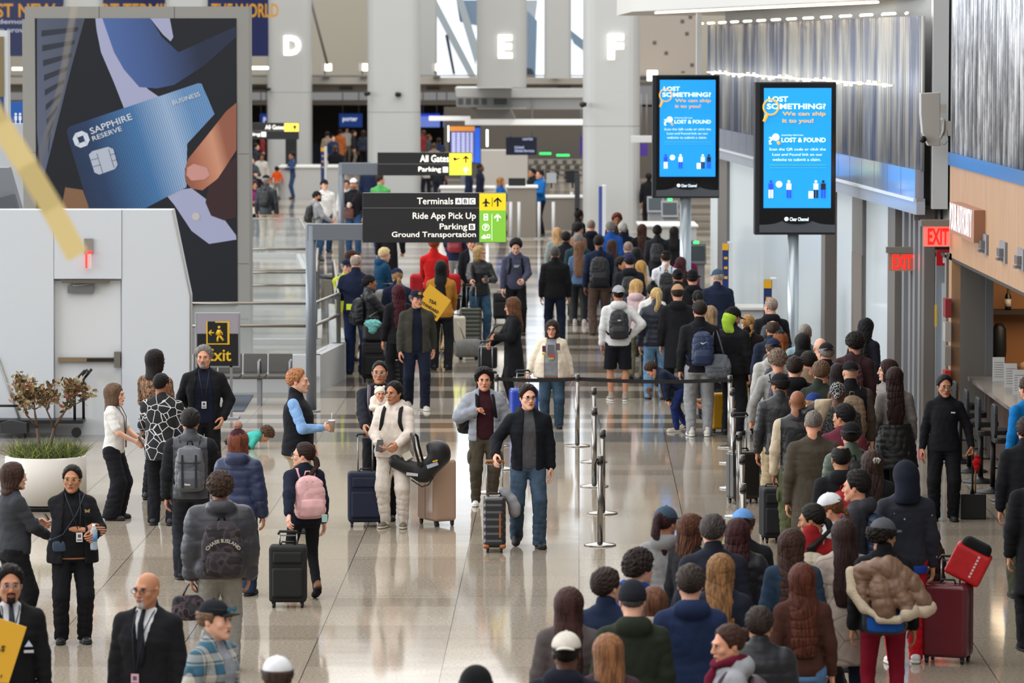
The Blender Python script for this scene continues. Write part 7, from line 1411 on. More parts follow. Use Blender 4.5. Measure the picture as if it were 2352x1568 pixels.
# ---- far left ----
A = person(612, 403, 575, 165, 3, 'm', 'short:#8d8a88', top='jacket:shell:#20242c', bot='pants:#a89c88', hat='cap:#15171c', arms='down,down', look=-30, label='person in black jacket and beige trousers by the far glass rail'); backpack(A, '#15161a', 'black backpack of the beige-trousered man far left', .28, .42, .16)
A = person(584, 415, 560, 20, 3, 'f', 'shoulder:#2a1a1a', top='jacket:#1b1c21;wopen', inner='#7a2160', bot='jeans:denim:#1e2a44', arms='cross,cross', label='person in magenta top half hidden by the advertising display'); crossbag(A, '#d5cdb9', 'cream purse on the person in the magenta top', -1, .3, .2)
person(636, 383, 1.15, 178, 3, 'm', 'short:#17120f', top='tee:#d9551d', bot='pants:#8b8784', arms='side,side', label='small child in bright orange shirt near column D')
person(671, 350, 456, -70, 3, 'm', 'short:#15110f', top='blazer:#33496d', bot='pants:#33496d', shoes='#5a3526', arms='phone,phone', label='person in mid-blue suit beside the column lettered D')
A = person(728, 440, 600, 100, 3, 'm', 'short:#15110f', top='hoodie:#8c8d8f;hood', bot='jeans:denim:#27405c', hat='cap:#17181b', beard='full:#17120f', arms='phonelow,phonelow', look=-30, label='bearded person in grey hoodie and black cap left of the middle sign post'); backpack(A, '#141518', 'black backpack on the bearded man in the grey hoodie', .3, .45, .18)
person(745, 413, 580, 15, 1, 'm', 'short:#1d1815', top='hoodie:#d6d4d0', bot='jeans:denim:#223a58', hat='cap:#15171c', arms='down,down', look=12, label='person in white sweatshirt and black cap behind the bearded man')
A = person(812, 411, 585, -8, 2, 'm', 'short:#5a4436', top='sweater:#141519', bot='jeans:denim:#2c4a6c', hat='cap:#d5d7da', arms='down,phone', beard='full:#7a5a44', label='person in black sweater and white cap with the brown shoulder bag'); crossbag(A, '#5b332a', 'brown leather shoulder bag on the black sweater', -1, .38, .28, .1, .95, '#7a4a2c'); cup(A, -1, 'white paper cup held by the person with the brown bag', '#e0dedb')
person(795, 415, 1.7, 10, 3, 'f', 'short:#1b1512', top='jacket:#d0cdc6', bot='pants:#8a8074', label='person partly hidden behind the middle sign post, left of the white cap')
person(874, 402, 570, 170, 2, 'm', 'short:#2a211c', top='tee:#4f9a55', bot='jeans:denim:#2c4a6c', b=1.1, look=-60, label='person in green shirt seen just above the large direction sign')
person(848, 375, 520, 175, 3, 'm', 'short:#1b1512', top='jacket:#1b2440', bot='sweats:#85858c', label='person in navy and grey behind the middle sign arm')
person(1103, 384, 1.72, 75, 5, 'm', 'buzz:#15110f', top='blazer:#191f33', bot='pants:#191f33', label='dark-suited person right of the yellow arrows of the middle sign', pos=tuple(onz(1103, 500)[:2]))
person(1075, 380, 1.72, 85, 4, 'm', 'short:#15110f', top='blazer:#1b2540', bot='pants:#1b2540', label='second dark-suited person hidden behind the yellow arrows of the middle sign', pos=tuple(onz(1077, 505)[:2]))
person(1150, 408, 1.62, 70, 2, 'f', 'shoulder:#8a6038', top='jacket:#17569a', bot='pants:#14182a', arms='phonelow,phonelow', label='woman with blond-brown hair in bright blue at the airline desk')
person(1240, 391, 537, -58, 2, 'm', 'short:#1d1613', top='jacket:#1560a3', bot='pants:#12162a', arms='phone,phone', look=0, label='tall person in bright blue coat at the airline desk')
person(1225, 395, 1.75, -60, 3, 'm', 'short:#14110f', top='jacket:#131418', bot='pants:#131418', label='person in black directly behind the bright blue coat', pos=tuple(onz(1222, 520)[:2]))
person(1492, 402, 1.7, 180, 3, 'm', 'short:#14110f', top='blazer:#14151b', bot='pants:#14151b', label='person in black right of column F behind the screen edge', pos=tuple(onz(1490, 530)[:2]))
# ---- distant crowd ----
rnd = random.Random(9); CC = ['#15161a', '#2b2f3d', '#b9b2aa', '#7a2a2a', '#3b3f46', '#8b7a6a', '#1d2b4a', '#a05a30', '#c9c5bf', '#232428']
for i, (x, yt) in enumerate(((575, 300), (588, 330), (600, 352), (603, 305), (578, 360), (752, 303), (765, 312), (782, 298), (796, 292), (812, 300), (770, 335), (835, 300), (745, 345), (973, 300), (985, 310), (997, 330), (1008, 318), (1018, 345), (980, 350), (1005, 360))):
    person(x, yt, 1.7 + rnd.uniform(-.08, .08), rnd.choice((160, 180, 200, 20, 90, -90)), rnd.choice((1, 2, 3, 4)), rnd.choice('mf'), rnd.choice(('short:#1b1512', 'bob:#2a1c16', 'short:#4a3425', 'shoulder:#1a1413')), top=rnd.choice(('jacket:', 'hoodie:', 'coat:')) + CC[i % 10], bot='pants:' + rnd.choice(('#15161a', '#232a3a', '#6f675c')), arms=rnd.choice(('down,down', 'phone,down')), label='blurred distant traveller in %s, %s' % (('black', 'slate', 'pale grey', 'dark red', 'charcoal', 'taupe', 'navy', 'rust orange', 'off-white', 'dark grey')[i % 10], 'left of column D' if x < 616 else 'between column D and the wide column' if x < 842 else 'beside the departures board'), group='distant travellers', detail=False, res=.03)
# ================= the long queue, far end to near end =================
def Q(px, yt, h, hd, sk, g, hair, top, bot='pants:#17181c', label='', pack=None, **kw):
    r = random.Random(px * 3 + yt); kw.setdefault('step', r.uniform(-.07, .07)); kw.setdefault('look', r.uniform(-14, 14)); kw.setdefault('nod', r.uniform(-2, 12))
    A = person(px, yt, h, hd, sk, g, hair, top=top, bot=bot, label=label, **kw)
    if pack: return A, backpack(A, pack[0], pack[1], *pack[2:])
    return A
Q(1241 + 39, 524, 1.66, 178, 1, 'f', 'shoulder:#b08a60', 'sweater:#7f8784', 'leggings:#17181c', 'blond person in pale grey-green sweater at the far left of the queue end')
Q(1300, 534, 1.72, 176, 3, 'm', 'short:#121010', 'jacket:#17181c', label='dark-haired person in black beside the pale grey-green sweater')
Q(1330, 482, 1.72, 120, 4, 'f', 'topbun:#121010', 'blazer:#16171b', label='person in black suit with hair bun at the very end of the queue')
Q(1328, 513, 1.74, 130, 2, 'm', 'short:#141110', 'jacket:#7a5a48', label='person with short black hair and brown top, head turned right, at the queue end')
Q(1358, 506, 1.78, 182, 2, 'm', 'buzz:#7c6a60', 'jacket:#151a24;hood', label='person with shaved head and dark hooded jacket left of the blue pylon')
Q(1328, 538, 1.76, 180, 2, 'm', 'short:#77716c', 'jacket:#22373f;hood', 'cargo:#3c4034', 'grey-haired person in dark teal hooded jacket with a black daypack', ('#17181c', 'black daypack on the dark teal hooded jacket', .26, .42, .15))
Q(1402, 511, 1.76, 182, 2, 'm', 'short:#6a6460', 'jacket:#1c4f9c', label='grey-haired person in royal blue jacket right of the blue pylon')
Q(1430, 513, 1.70, 184, 1, 'm', 'short:#a9a49e', 'jacket:#18223a', label='white-haired person in dark navy beside the royal blue jacket')
Q(1417, 492, 1.76, 5, 4, 'm', 'curly:#5a2a18', 'jacket:#232323', label='person with short copper curls facing the camera at the queue end')
A = Q(1475, 516, 1.68, 178, 2, 'f', 'xlong:#3d241d', 'coat:#131316', label='person with long brown hair in black, plaid bag on the shoulder'); crossbag(A, '#5a2634', 'small burgundy plaid bag on the long-haired person in black', 1, .2, .3, .1, 1.1, front=False)
Q(1510, 519, 1.74, 176, 2, 'm', 'short:#14110f', 'jacket:#22252b', hat='beanie:#141518', label='person in black beanie with green hood and dark jacket', pack=('#1c1d21', 'dark backpack on the green-hooded person', .28, .42, .15))
Q(1548, 522, 1.62, 170, 3, 'f', 'long:#17110f', 'hoodie:#1a1b20', label='dark-haired person beside the kiosk with the green lamp')
A = person(1275, 567, 1.8, 182, 3, 'm', 'buzz:#4a4642', top='jacket:#131315', bot='jeans:denim:#182032', shoes='#15161a', b=1.12, arms='down,down', step=.1, label='broad person in black jacket and dark jeans walking away alone left of the queue')
Q(1332, 556, 748, 168, 2, 'f', 'xlong:#6b4a35', 'sweater:#4a617f', 'leggings:#171a22', 'person with very long light brown hair, blue-grey sweater and black leggings', shoes='#b7a6a0', look=-32, arms='down,phone')
Q(1376, 543, 770, 182, 4, 'm', 'short:#1d1512', 'jacket:#1c2740', 'pants:#5c4b42', 'person in navy jacket and brown trousers with large black backpack', ('#15161a', 'large black backpack over the navy jacket and brown trousers', .36, .55, .2), shoes='#4f4038')
Q(1406, 553, 1.66, 176, 2, 'f', 'long:#3a2219', 'hoodie:#3c3034', label='brown-haired person between the large black backpack and the grey jacket')
Q(1443, 556, 1.78, 186, 1, 'm', 'buzz:#8f7b70', 'jacket:#3c3e44', glass='g:#3a3a3c', label='balding person in grey jacket with glasses seen from behind')
Q(1462, 571, 1.7, 180, 3, 'f', 'long:#121012', 'tee:#c9c6c1', label='black-haired person in white top right of the balding grey jacket man')
Q(1427, 592, 1.62, 60, 3, 'f', 'short:#15110f', 'jacket:#17181c', label='person mostly hidden behind the navy beanie, face turned right')
Q(1446, 586, 1.8, 180, 2, 'm', 'short:#17120f', 'jacket:#1a1b20;hood', 'pants:#17181c', 'person in navy beanie and black hooded jacket', ('#141518', 'black backpack on the person in the navy beanie', .3, .44, .16), hat='beanie:#1a2448', b=1.12)
Q(1472, 600, 1.62, 182, 1, 'f', 'xlong:#a8814a', 'tee:#b9a9a0', label='golden blond person just right of the navy beanie')
Q(1529, 578, 1.76, 182, 2, 'm', 'short:#1d1613', 'shirt:#d9dbe0', label='person in white shirt and black skullcap', pack=('#16171b', 'black backpack on the white shirt', .26, .42, .14, .02), hat='kippah:#121215')
Q(1574, 571, 1.66, 172, 2, 'f', 'curly:#3a1d1a', 'jacket:#6e1d45', label='person with curly dark red hair and magenta jacket near the kiosks')
Q(1564, 592, 1.6, 178, 2, 'f', 'long:#3f1a1c', 'jacket:#2a1a22', label='person with straight dark red hair in front of the magenta jacket')
Q(1557, 620, 1.72, 180, 3, 'm', 'short:#17120f', 'jacket:#16171b', hat='capback:#141519', label='person in black cap with small emblem beside the black fedora')
Q(1591, 624, 1.74, 182, 2, 'm', 'short:#201915', 'jacket:#17181c;hood', hat='brim:#131316', label='person in black brimmed hat and grey-lined hood')
Q(1499, 652, 1.66, 176, 3, 'f', 'topbun:#141110', 'sweater:#d2d0cc', label='person with dark bun and white top behind the blond tied hair')
Q(1603, 668, 1.64, 182, 3, 'f', 'pony:#121012', 'jacket:#17181c', label='person with black ponytail right of the tan beanie')
Q(1648, 620, 1.8, 182, 1, 'm', 'buzz:#9a8e84', 'jacket:#1b2338', 'pants:#22242c', 'broad person in faded denim cap and navy jacket near the wall pylon', hat='cap:#3f5064', b=1.14, look=28)
Q(1463, 644, 1.64, 165, 1, 'f', 'bob:#b8935f', 'jacket:#c9adb0;hood;sl=#2a2f3d', 'pants:#6d6a55', 'blond bob-haired person with pale pink hood', look=-40)
A, pk = Q(1420, 658, 922, 182, 3, 'm', 'buzz:#17120f', 'hoodie:#cfd0d0;hood', 'shorts:#15171f', 'person in white hoodie, grey cap and navy shorts with the black backpack', ('#1b1c20', 'black roll-top backpack with a small grey tag on the white hoodie', .3, .46, .15), shoes='#8d8378', hat='capback:#9c9ea2', b=1.1, arms='down,hip'); patch(pk[0], pk[2], (pk[1][0], 0, pk[1][2] + .07), .05, .02, pk[1][1] + .09, PR('#b9bcc2'))
Q(1507, 662, 918, 180, 1, 'f', 'pony:#b79a68', 'puffer:shell:#1a2030', 'jeans:denim:#6c93b8', 'blond person in black quilted jacket and light blue jeans with brown boots', shoes='boot#6b4a34', arms='down,down')
Q(1556, 657, 1.8, 182, 2, 'm', 'short:#2a211c', 'coat:#17181c;hood', 'pants:#17181c', 'person in tan beanie and long black hooded coat', hat='beanie:#b18b68')
A, pk = Q(1607, 694, 1003, 182, 2, 'm', 'short:#241c18', 'jacket:#16171c', 'sweats:#8c8d90', 'person in black jacket and light grey sweatpants with navy backpack and grey tote', ('#1c2b4a', 'navy backpack with a pale tick mark beside the grey tote', .3, .48, .16, .02, '#1c2b4a', -.03), shoes='#c9c4ba', step=.0)
b = MB().tube([(pk[1][0] + .04, pk[1][1] + .13, pk[1][2] + .09), (pk[1][0] + .015, pk[1][1] + .135, pk[1][2] + .07), (pk[1][0] - .05, pk[1][1] + .125, pk[1][2] + .1)], [.003, .008, .002], 5); b.build('tick_mark', PR('#d9dbe0'), pk[0])
e = empty('tote_bag', (*A['loc'][:2], 0), A['head'], 'grey cord tote hanging from the shoulder beside the navy backpack', 'bag'); f = Field((-.5, .02, .8), (-.05, .35, 1.4), .012); f.loft([(.84, .16, .07, -.25, .19), (1.0, .19, .09, -.25, .2), (1.18, .12, .04, -.25, .18)], .02, p=3, fold=.006, cap=.04); V, Q_ = f.mesh(); link('bag_body', qmesh('bag_body', [(V, Q_, 0)]), cloth('#5b6067'), e); MB().tube([(-.33, .19, 1.16), (-.26, .15, 1.42), (-.22, .02, 1.57), (-.18, .14, 1.42), (-.17, .19, 1.16)], .012, 6).build('bag_strap', cloth('#5b6067'), e)
Q(1632, 705, 1.66, 178, 1, 'f', 'shoulder:#8a7254', 'jacket:#1b1c20', label='light brown haired person close behind the navy backpack man')
A = Q(1683, 708, 1.8, 150, 2, 'm', 'short:#15110f', 'jacket:#15161a', 'pants:#15161a', 'person in black with lime green hood, head bowed under a black cap', hat='cap:#141518', nod=26, look=-40, b=1.1); f = Field((-.13, -.12, -.2), (.13, .17, .12), .008); f.ell((0, .03, -.02), (.1, .105, .1), 0); f.cone((0, .03, -.05), (0, .03, -.17), .09, .1, .02); f.cut(lambda x, y, z: -y - .02 + 0 * x + 0 * z); V, Q_ = f.mesh(); link('hood', qmesh('hood', [(A['hx'](V), Q_, 0)]), cloth('#9fc43a'), A['e'])
Q(1717, 724, 1.68, 176, 1, 'f', 'braid:#9b7648', 'rough:#221c1a', 'pants:#1a1b20', 'person with blond braid and dark brown fleece coat', look=28)
e, hp = suitcase(1655, 993, .32, .52, .24, 12, '#cf9a20', 'bright yellow hard suitcase beside the grey sweatpants', hard=True, handle=1.02)
Q(1770, 685, 1.82, 182, 1, 'm', 'buzz:#8d7a6e', 'jacket:#15161a;hood', label='balding person in black with bulky grey-black backpack before the pylon', pack=('#2a2d33', 'bulky grey-black backpack in front of the wayfinding pylon', .34, .4, .2, .0), look=32)
Q(1775, 737, 1.78, 182, 3, 'm', 'balding:#3a2d26', 'jacket:#1a2233', label='balding tanned person in navy below the bulky backpack')
Q(1792, 764, 1.66, 180, 2, 'f', 'wavylong:#7a4424', 'jacket:#55504a', hat='beanie:#17181c', label='person with ginger hair under a black beanie in a taupe jacket')
Q(1776, 780, 1.74, 182, 2, 'm', 'short:#4a3a2e', 'hoodie:#a8a6a2;hood', label='person in navy backward cap and light grey hoodie', hat='capback:#1a2542', pack=('#1b1e26', 'dark backpack on the light grey hoodie', .28, .44, .15))
Q(1849, 746, 1.79, 170, 2, 'm', 'buzz:#7f7770', 'shirt:#7e979f', label='grey cropped-hair person in pale blue shirt near the door gap')
Q(1843, 767, 1.68, 182, 3, 'f', 'bob:#131113', 'jacket:#15161a;hood', label='person with glossy black bob and grey scarf')
Q(1884, 777, 1.76, 176, 1, 'm', 'bald', 'tee:#4f4d55', label='fully bald person in grey-violet top')
Q(1898, 790, 1.74, 182, 2, 'm', 'short:#77706a', 'jacket:#1a1b20', hat='capback:#17181c', label='grey-haired person in black cap in front of the bald head')
Q(1980, 733, 1.74, 150, 2, 'f', 'wavyxlong:#101012', 'sweater:#131520', label='person with very long black hair leaning against the white wall', lean=10, nod=15)
Q(1962, 768, 1.78, 165, 2, 'm', 'curly:#1a1512', 'sweater:#3a2528', label='person with black curls and maroon sweater over white collar', pack=('camo:#3c2a3a,#7a3a30,16,#2b2f45', 'purple and orange patterned backpack on the maroon sweater', .3, .44, .18), look=30)
Q(1786, 807, 1.76, 184, 2, 'm', 'curly:#6a5a4e', 'sweater:#8f8f8d', 'pants:#b5a284', 'person with bushy grey-brown hair and light grey top with navy pack', ('#1f2536', 'navy pack on the light grey top of the bushy-haired person', .26, .4, .13), arms='side,down')
Q(1826, 822, 1.8, 182, 1, 'm', 'short:#241b18', 'jacket:#15161a;hood', label='dark-haired person with pale neck in black hooded jacket')
Q(1857, 811, 1.74, 180, 2, 'm', 'short:#1b1512', 'jacket:#7d6a57', label='short-haired person in tan jacket with navy collar')
Q(1885, 833, 1.78, 150, 2, 'm', 'crop:#5a4434', 'jacket:#252b24', glass='g:#1b1b1d', look=25, label='brown-haired person in dark green jacket and glasses looking down')
Q(1925, 838, 1.66, 176, 2, 'f', 'long:#1e1615', 'jacket:#6d1a20', label='dark-haired person in red squeezed behind the green jacket')
Q(1953, 832, 1.8, 184, 1, 'm', 'bald', 'jacket:#16171b;sl=#4b4038', 'pants:#17181c', 'bald person in backward black cap and black vest', ('#75624d', 'tan backpack on the person in backward cap and vest', .3, .5, .18, .02, '#7b6852'), hat='capback:#17171a', b=1.12)
A = Q(2040, 828, 1.66, -70, 1, 'f', 'wavylong:#2b1a19', 'sweater:#7a7674', label='dark-haired person in profile facing left by the grey doors')
A = Q(2055, 846, 1.68, 185, 2, 'f', 'wavyxlong:#2a1a18', 'sweater:#77736f', 'pants:#1b1c1f', 'person with long dark curls, grey sweater and jacket tied at the waist')
e = empty('tied_jacket', (*A['loc'][:2], 0), A['head'], 'black quilted jacket tied round the waist of the curly-haired person', 'jacket'); f = Field((-.4, -.25, .4), (.4, .42, 1.1), .014); f.loft([(.5, .27, .2, 0, .1), (.8, .24, .18, 0, .06), (1.02, .19, .15, 0, .02)], .02, puff=.008, pl=.08, fold=.006); V, Q_ = f.mesh(); link('jacket_body', qmesh('jacket_body', [(V, Q_, 0)]), shell('#121315'), e)
Q(1791, 860, 1.76, 184, 3, 'm', 'short:#17120f', 'jacket:leather:#26282b', 'pants:#b5a284', 'person in black baseball cap and dark grey collared jacket', hat='cap:#131417', look=28)
Q(1832, 898, 1.78, 176, 4, 'm', 'bald', 'jacket:leather:#15161a;sl=#b9aa92', 'cargo:#4b5036', 'bald person in black varsity jacket with cream sleeves, hand at the neck', arms='down,nape', look=-10)
Q(1868, 905, 1.6, 180, 2, 'm', 'short:#8a6844', 'jacket:#1a2233', hat='capback:#1e356e', label='person in royal blue cap between the varsity jacket and green jacket')
Q(1924, 880, 1.78, 182, 5, 'm', 'bald', 'sweater:lines:#111114,#5d5d60,26', label='person in black head wrap with white lettering and patterned sweater', hat='durag:lines:#131316,#cfcfd1,26')
Q(1936, 932, 1.74, 170, 3, 'm', 'short:#121011', 'sweater:#5a2431', label='person with black hair, maroon sweater and white earbud', look=62)
A = Q(1869, 945, 1.82, 182, 2, 'm', 'buzz:#6d6660', 'coat:#453e35', 'jeans:denim:#1d2333', 'tall grey-haired person in olive brown wool coat', b=1.1)
Q(1955, 973, 1.76, 184, 2, 'm', 'short:#17120f', 'puffer:shell:#39473a', label='person in black cap and dark green quilted jacket', hat='capback:#15161a', pack=('#15161a', 'black backpack strap set over the dark green quilted jacket', .28, .4, .14))
Q(1932, 1024, 1.76, 186, 3, 'm', 'balding:#121011', 'jacket:#15161a;hood', label='person with bald crown in black jacket with red lining', pack=('#9c1420', 'red and black pack worn by the person with the bald crown', .26, .4, .14, .05, '#9c1420'))
A = Q(2002, 1038, 1.66, 182, 2, 'f', 'wavyxlong:#33231f', 'jacket:#17181c', label='person with long dark brown hair held by a white claw clip'); b = MB(); [b.tube([A['hx']([(x * .3, .12, .07)])[0], A['hx']([(x, .145, .05)])[0], A['hx']([(x * .5, .13, .01)])[0]], .004, 5) for x in (-.035, -.02, 0, .02, .035)]; b.build('hair_clip', PR('#d8d3c8'), A['e'])
Q(1968, 1086, 1.76, -112, 2, 'm', 'crop:#141110', 'jacket:#33343a;hood', label='person with black hair in profile, grey jacket with furry hood', pack=('#1c2a44', 'dark blue backpack on the grey furry-hooded jacket', .3, .46, .16), look=0)
A = Q(2080, 1066, 1528, 184, 3, 'm', 'bald', 'hoodie:spots:#141826,#a9b3b0,11', 'sweats:#b0121f', 'hooded person in paint-speckled navy sweatshirt and red trousers', hat='hood:#141826', shoes='#d3d3d6', b=1.08, arms='side,down'); f = Field((-.3, -.3, .78), (.3, .3, .95), .014); f.loft([(.82, .2, .15, 0, .01), (.9, .2, .15, 0, .01)], .02); V, Q_ = f.mesh(); link('shirt_hem', qmesh('shirt_hem', [(V, Q_, 0)]), cloth('#1a3f94'), A['e'])
e, hp = suitcase(2176, 1520, .42, .66, .28, -22, '#5c1823', 'large burgundy hard suitcase at the right with a red bag on top', hard=True, handle=.95, stripe='#131316', ribs=0); p = onz(2205, 1518)
e = empty('red_bag', (p[0], p[1], .74), radians(-10), 'bright red open bag holding black clothes, tilted on the burgundy suitcase', 'bag'); R_ = rotm('Y', .45); V, Q_ = rbx((0, 0, .16), (.34, .26, .3), .03, .012); link('bag_body', qmesh('bag_body', [(V @ R_.T, Q_, 0)]), mget('shell:#b5121a'), e); V, Q_ = rbx((0, 0, .32), (.28, .22, .14), .06, .012); link('bag_contents', qmesh('bag_contents', [(V @ R_.T, Q_, 0)]), cloth('#131315'), e)
for k_ in range(7): MB().box(np.array([.06 + .0 * k_, -.133, .27 - k_ * .032]) @ R_.T, (.02, .002, .022), R_).build('print_mark', PR('#d8b8b8'), e)
p = onz(2140, 1500); e = empty('draped_jacket', (p[0], p[1], 0), 0, 'dark brown jacket draped over the arm above the burgundy suitcase', 'jacket'); f = Field((-.16, -.14, .2), (.16, .14, 1.25), .014); f.loft([(.32, .07, .06, .02, 0), (.6, .11, .08, 0, 0), (.9, .12, .09, 0, 0), (1.16, .06, .06, -.02, 0)], .02, p=2.6, fold=.014, fs=3, cap=.04); V, Q_ = f.mesh(); link('jacket_body', qmesh('jacket_body', [(V, Q_, 0)]), cloth('#2c241e'), e); MB().lathe([(.065, .25), (.075, .35)], (.02, 0, 0)).build('cuff', cloth('#131315'), e)
e, hp = suitcase(1706, 1155, .36, .58, .26, 22, '#26221f', 'dark brown ribbed hard suitcase standing behind the barrier posts', hard=True, handle=1.08, ribs=0)
e, hp = suitcase(1772, 1243, .24, .56, .4, 5, '#15161b', 'black soft suitcase standing in the queue near the olive trousers', handle=0)
p = onz(1692, 992); e = empty('gift_bag', (p[0], p[1] - .05, .3 - .3 + .06), radians(8), 'yellow paper gift bag with colourful print hanging by the barrier post', 'bag'); e.location.z = .38
b = MB(); b.add([(-.14, -.06, 0), (.14, -.06, 0), (.14, .06, 0), (-.14, .06, 0), (-.16, -.07, .36), (.16, -.07, .36), (.16, .07, .36), (-.16, .07, .36)], [(3, 2, 1, 0), (0, 1, 5, 4), (1, 2, 6, 5), (2, 3, 7, 6), (3, 0, 4, 7)]); b.build('paper_bag', mat('#d3a81e', .5), e); b = MB(); b.box((-.06, -.069, .2), (.12, .004, .24)); b.mat(1).ball((-.08, -.074, .14), (.04, .004, .05), 10, 6); b.mat(2).ball((-.03, -.074, .24), (.035, .004, .05), 10, 6); b.build('print', [PR('#3a8cc4'), PR('#5b2f8c'), PR('#c9a93a')], e); MB().tube([(-.07, 0, .36), (-.05, 0, .52), (.05, 0, .52), (.07, 0, .36)], .006, 6).build('bag_handle', mat('#d3a81e', .5), e)
person(1512, 846, 1.22, -85, 2, 'm', 'crop:#33221b', top='jacket:#181f33', bot='sweats:#1a2a5a', shoes='#b9ad98', lean=58, arms='push,push', step=.12, pos=tuple(onz(1563, 990)[:2]), label='child in navy jacket bending forward beside the grey sweatpants')
# ---- right foreground block ----
A, pk = Q(1864, 1160, 1.7, 176, 3, 'f', 'lowpony:#15120f', 'jacket:#8a1a1f', 'jeans:denim:#22354a', 'person with sleek black ponytail and red jacket, face turned left', ('#a59a88', 'cream backpack with a dark crossed-arcs emblem', .34, .56, .18, .04, '#a59a88'), look=74)
for s in (-1, 1): b = MB().tube([pk[2](np.array([(pk[1][0] + x * 1., pk[1][1] + .115, pk[1][2] + .1 + s * z)]))[0] for x, z in ((-.05, .03), (-.025, .008), (0, .003), (.025, .008), (.05, .03))], [.004, .009, .009, .009, .004], 6); b.build('emblem', PR('#4c4842'), pk[0])
Q(1908, 1137, 1.68, -100, 2, 'f', 'braid:#5e3a22', 'hoodie:#9a9c9f;hood', 'pants:#15161a', 'person in white cap with braid, facing left', hat='cap:#d2d4d8')
A = Q(1938, 1198, 1.66, 184, 2, 'f', 'xlong:#2b1a18', 'coat:lines:#a0938a,#85796f,5', 'leggings:#1a2033', 'person with long dark hair in beige diamond-quilted coat')
A, _pk = Q(2030, 1195, 1.72, 178, 3, 'f', 'curly:#17120f', 'jacket:#121317', 'leggings:#7a0f26', 'person in grey cap with dark curls and crimson leggings', ('#22252b', 'black and blue sports backpack under the brown sherpa coat', .36, .42, .2, .14, '#1c1d22', 0, '#1c4fa0'), hat='cap:#4f5257', look=-48)
e = empty('carried_coat', (*A['loc'][:2], 0), A['head'], 'brown quilted coat with cream fleece trim carried over the sports backpack', 'coat'); f = Field((-.45, -.1, .75), (.5, .55, 1.55), .013)
for a_, b_, r0, r1 in (((.19, .2, 1.32), (-.02, .28, 1.37), .085, .1), ((-.02, .28, 1.37), (-.2, .3, 1.25), .1, .09), ((-.08, .32, 1.25), (-.18, .39, 1.06), .08, .07), ((-.2, .28, 1.24), (-.31, .34, 1.09), .085, .075), ((.04, .32, 1.22), (.0, .37, 1.03), .1, .09), ((.19, .2, 1.32), (.18, .28, 1.1), .075, .06)): f.cone(a_, b_, r0, r1, .015, puff=.012, pl=.1, fold=.006)
V, Q_ = f.mesh(); link('coat_body', qmesh('coat_body', [(V, Q_, 0)]), shell('#6e5340'), e); g_ = Field((-.5, .0, .7), (.5, .55, 1.5), .013)
for a_, b_, r0 in (((.27, .2, 1.33), (.26, .26, 1.18), .045), ((.26, .26, 1.18), (.17, .33, 1.05), .045), ((.17, .33, 1.05), (.03, .4, .98), .03), ((.05, .4, .97), (-.1, .41, .97), .035), ((-.17, .42, 1.02), (-.21, .4, 1.04), .06), ((-.31, .37, 1.04), (-.35, .34, 1.06), .06), ((-.1, .41, .97), (-.34, .36, 1.03), .02)): g_.cone(a_, b_, r0, r0, .02)
V, Q_ = g_.mesh(); link('fleece_trim', qmesh('fleece_trim', [(V, Q_, 0)]), mat('#b9aa94', .95, bump=.8, bscale=90), e)
Q(1822, 1220, 1.66, 176, 2, 'f', 'wavyxlong:#38231c', 'jacket:denim:#26374a', 'pants:#17181c', 'person with long wavy brown hair in dark denim jacket', look=-40)
Q(1843, 1298, 1.64, 186, 2, 'f', 'wavyxlong:#4a2418', 'sweater:#41261f', 'jeans:denim:#4d6f94', 'person with long auburn hair in brown long-sleeved top and blue jeans')
A = Q(1530, 1168, 1.68, 172, 3, 'f', 'pony:#2e1a1c', 'hoodie:#7f7f81;hood', 'pants:#15161a', 'person in slate cap with dark ponytail and light grey hoodie', hat='cap:#3a4a5c', look=-28)
Q(1588, 1185, 1.66, 130, 2, 'f', 'wavyshoulder:#4a2c1e', 'coat:#14151a', label='brown-haired person in black coat turning to look right', look=-10)
Q(1638, 1187, 1.8, 182, 1, 'm', 'short:#3b3533', 'coat:#1c1f2b', 'pants:#17181c', 'dark grey-haired person in charcoal wool coat', b=1.12)
Q(1694, 1195, 1.68, 180, 2, 'f', 'wavylong:#35191a', 'puffer:shell:#15171d', label='auburn-haired person in black puffer in front of the light blue cap')
Q(1706, 1174, 1.68, 175, 2, 'm', 'short:#4a3426', 'jacket:#17181c', hat='capback:#5f8cc4', label='person in light blue cap behind auburn hair')
Q(1468, 1269, 1.66, 140, 1, 'm', 'curly:#231a17', 'hoodie:#173a8c;hood', 'pants:#15161a', 'young person with dark curls and bright blue hood')
Q(1394, 1310, 1.76, 160, 1, 'm', 'short:#2b211d', 'jacket:#18243c', label='dark-haired person in navy jacket, head turned right, left edge of the crowd', look=-22)
Q(1453, 1340, 1.78, 184, 1, 'm', 'buzz:#4a4644', 'jacket:#232a20;hood', 'pants:#15161a', 'person in dark cap and olive green hooded parka', hat='beanie:#1b1d24', b=1.14)
Q(1308, 1354, 1.68, 178, 2, 'f', 'xlong:#3a2320', 'coat:#4f4848', label='person with long straight brown hair at the left edge of the front crowd')
Q(1586, 1303, 1.8, 184, 1, 'm', 'short:#2f2622', 'hoodie:#1c2a49;hood', 'jeans:denim:#1d2940', 'short-haired person in plain navy hoodie', b=1.12)
Q(1657, 1277, 1.68, 172, 1, 'f', 'wavyxlong:#7a5838', 'jacket:#1a1f2b', label='person with long honey blond hair in dark jacket', look=-15)
Q(1500, 1352, 1.58, 180, 2, 'f', 'shoulder:#5a3a28', 'rough:#9c8f85;hood', label='person in cream fleece hidden behind the navy hoodie')
Q(1300, 1457, 1.74, 165, 5, 'm', 'buzz:#141110', 'jacket:#161a26;hood', hat='capback:#c9c4ba', label='person in cream baseball cap at the bottom of the frame')
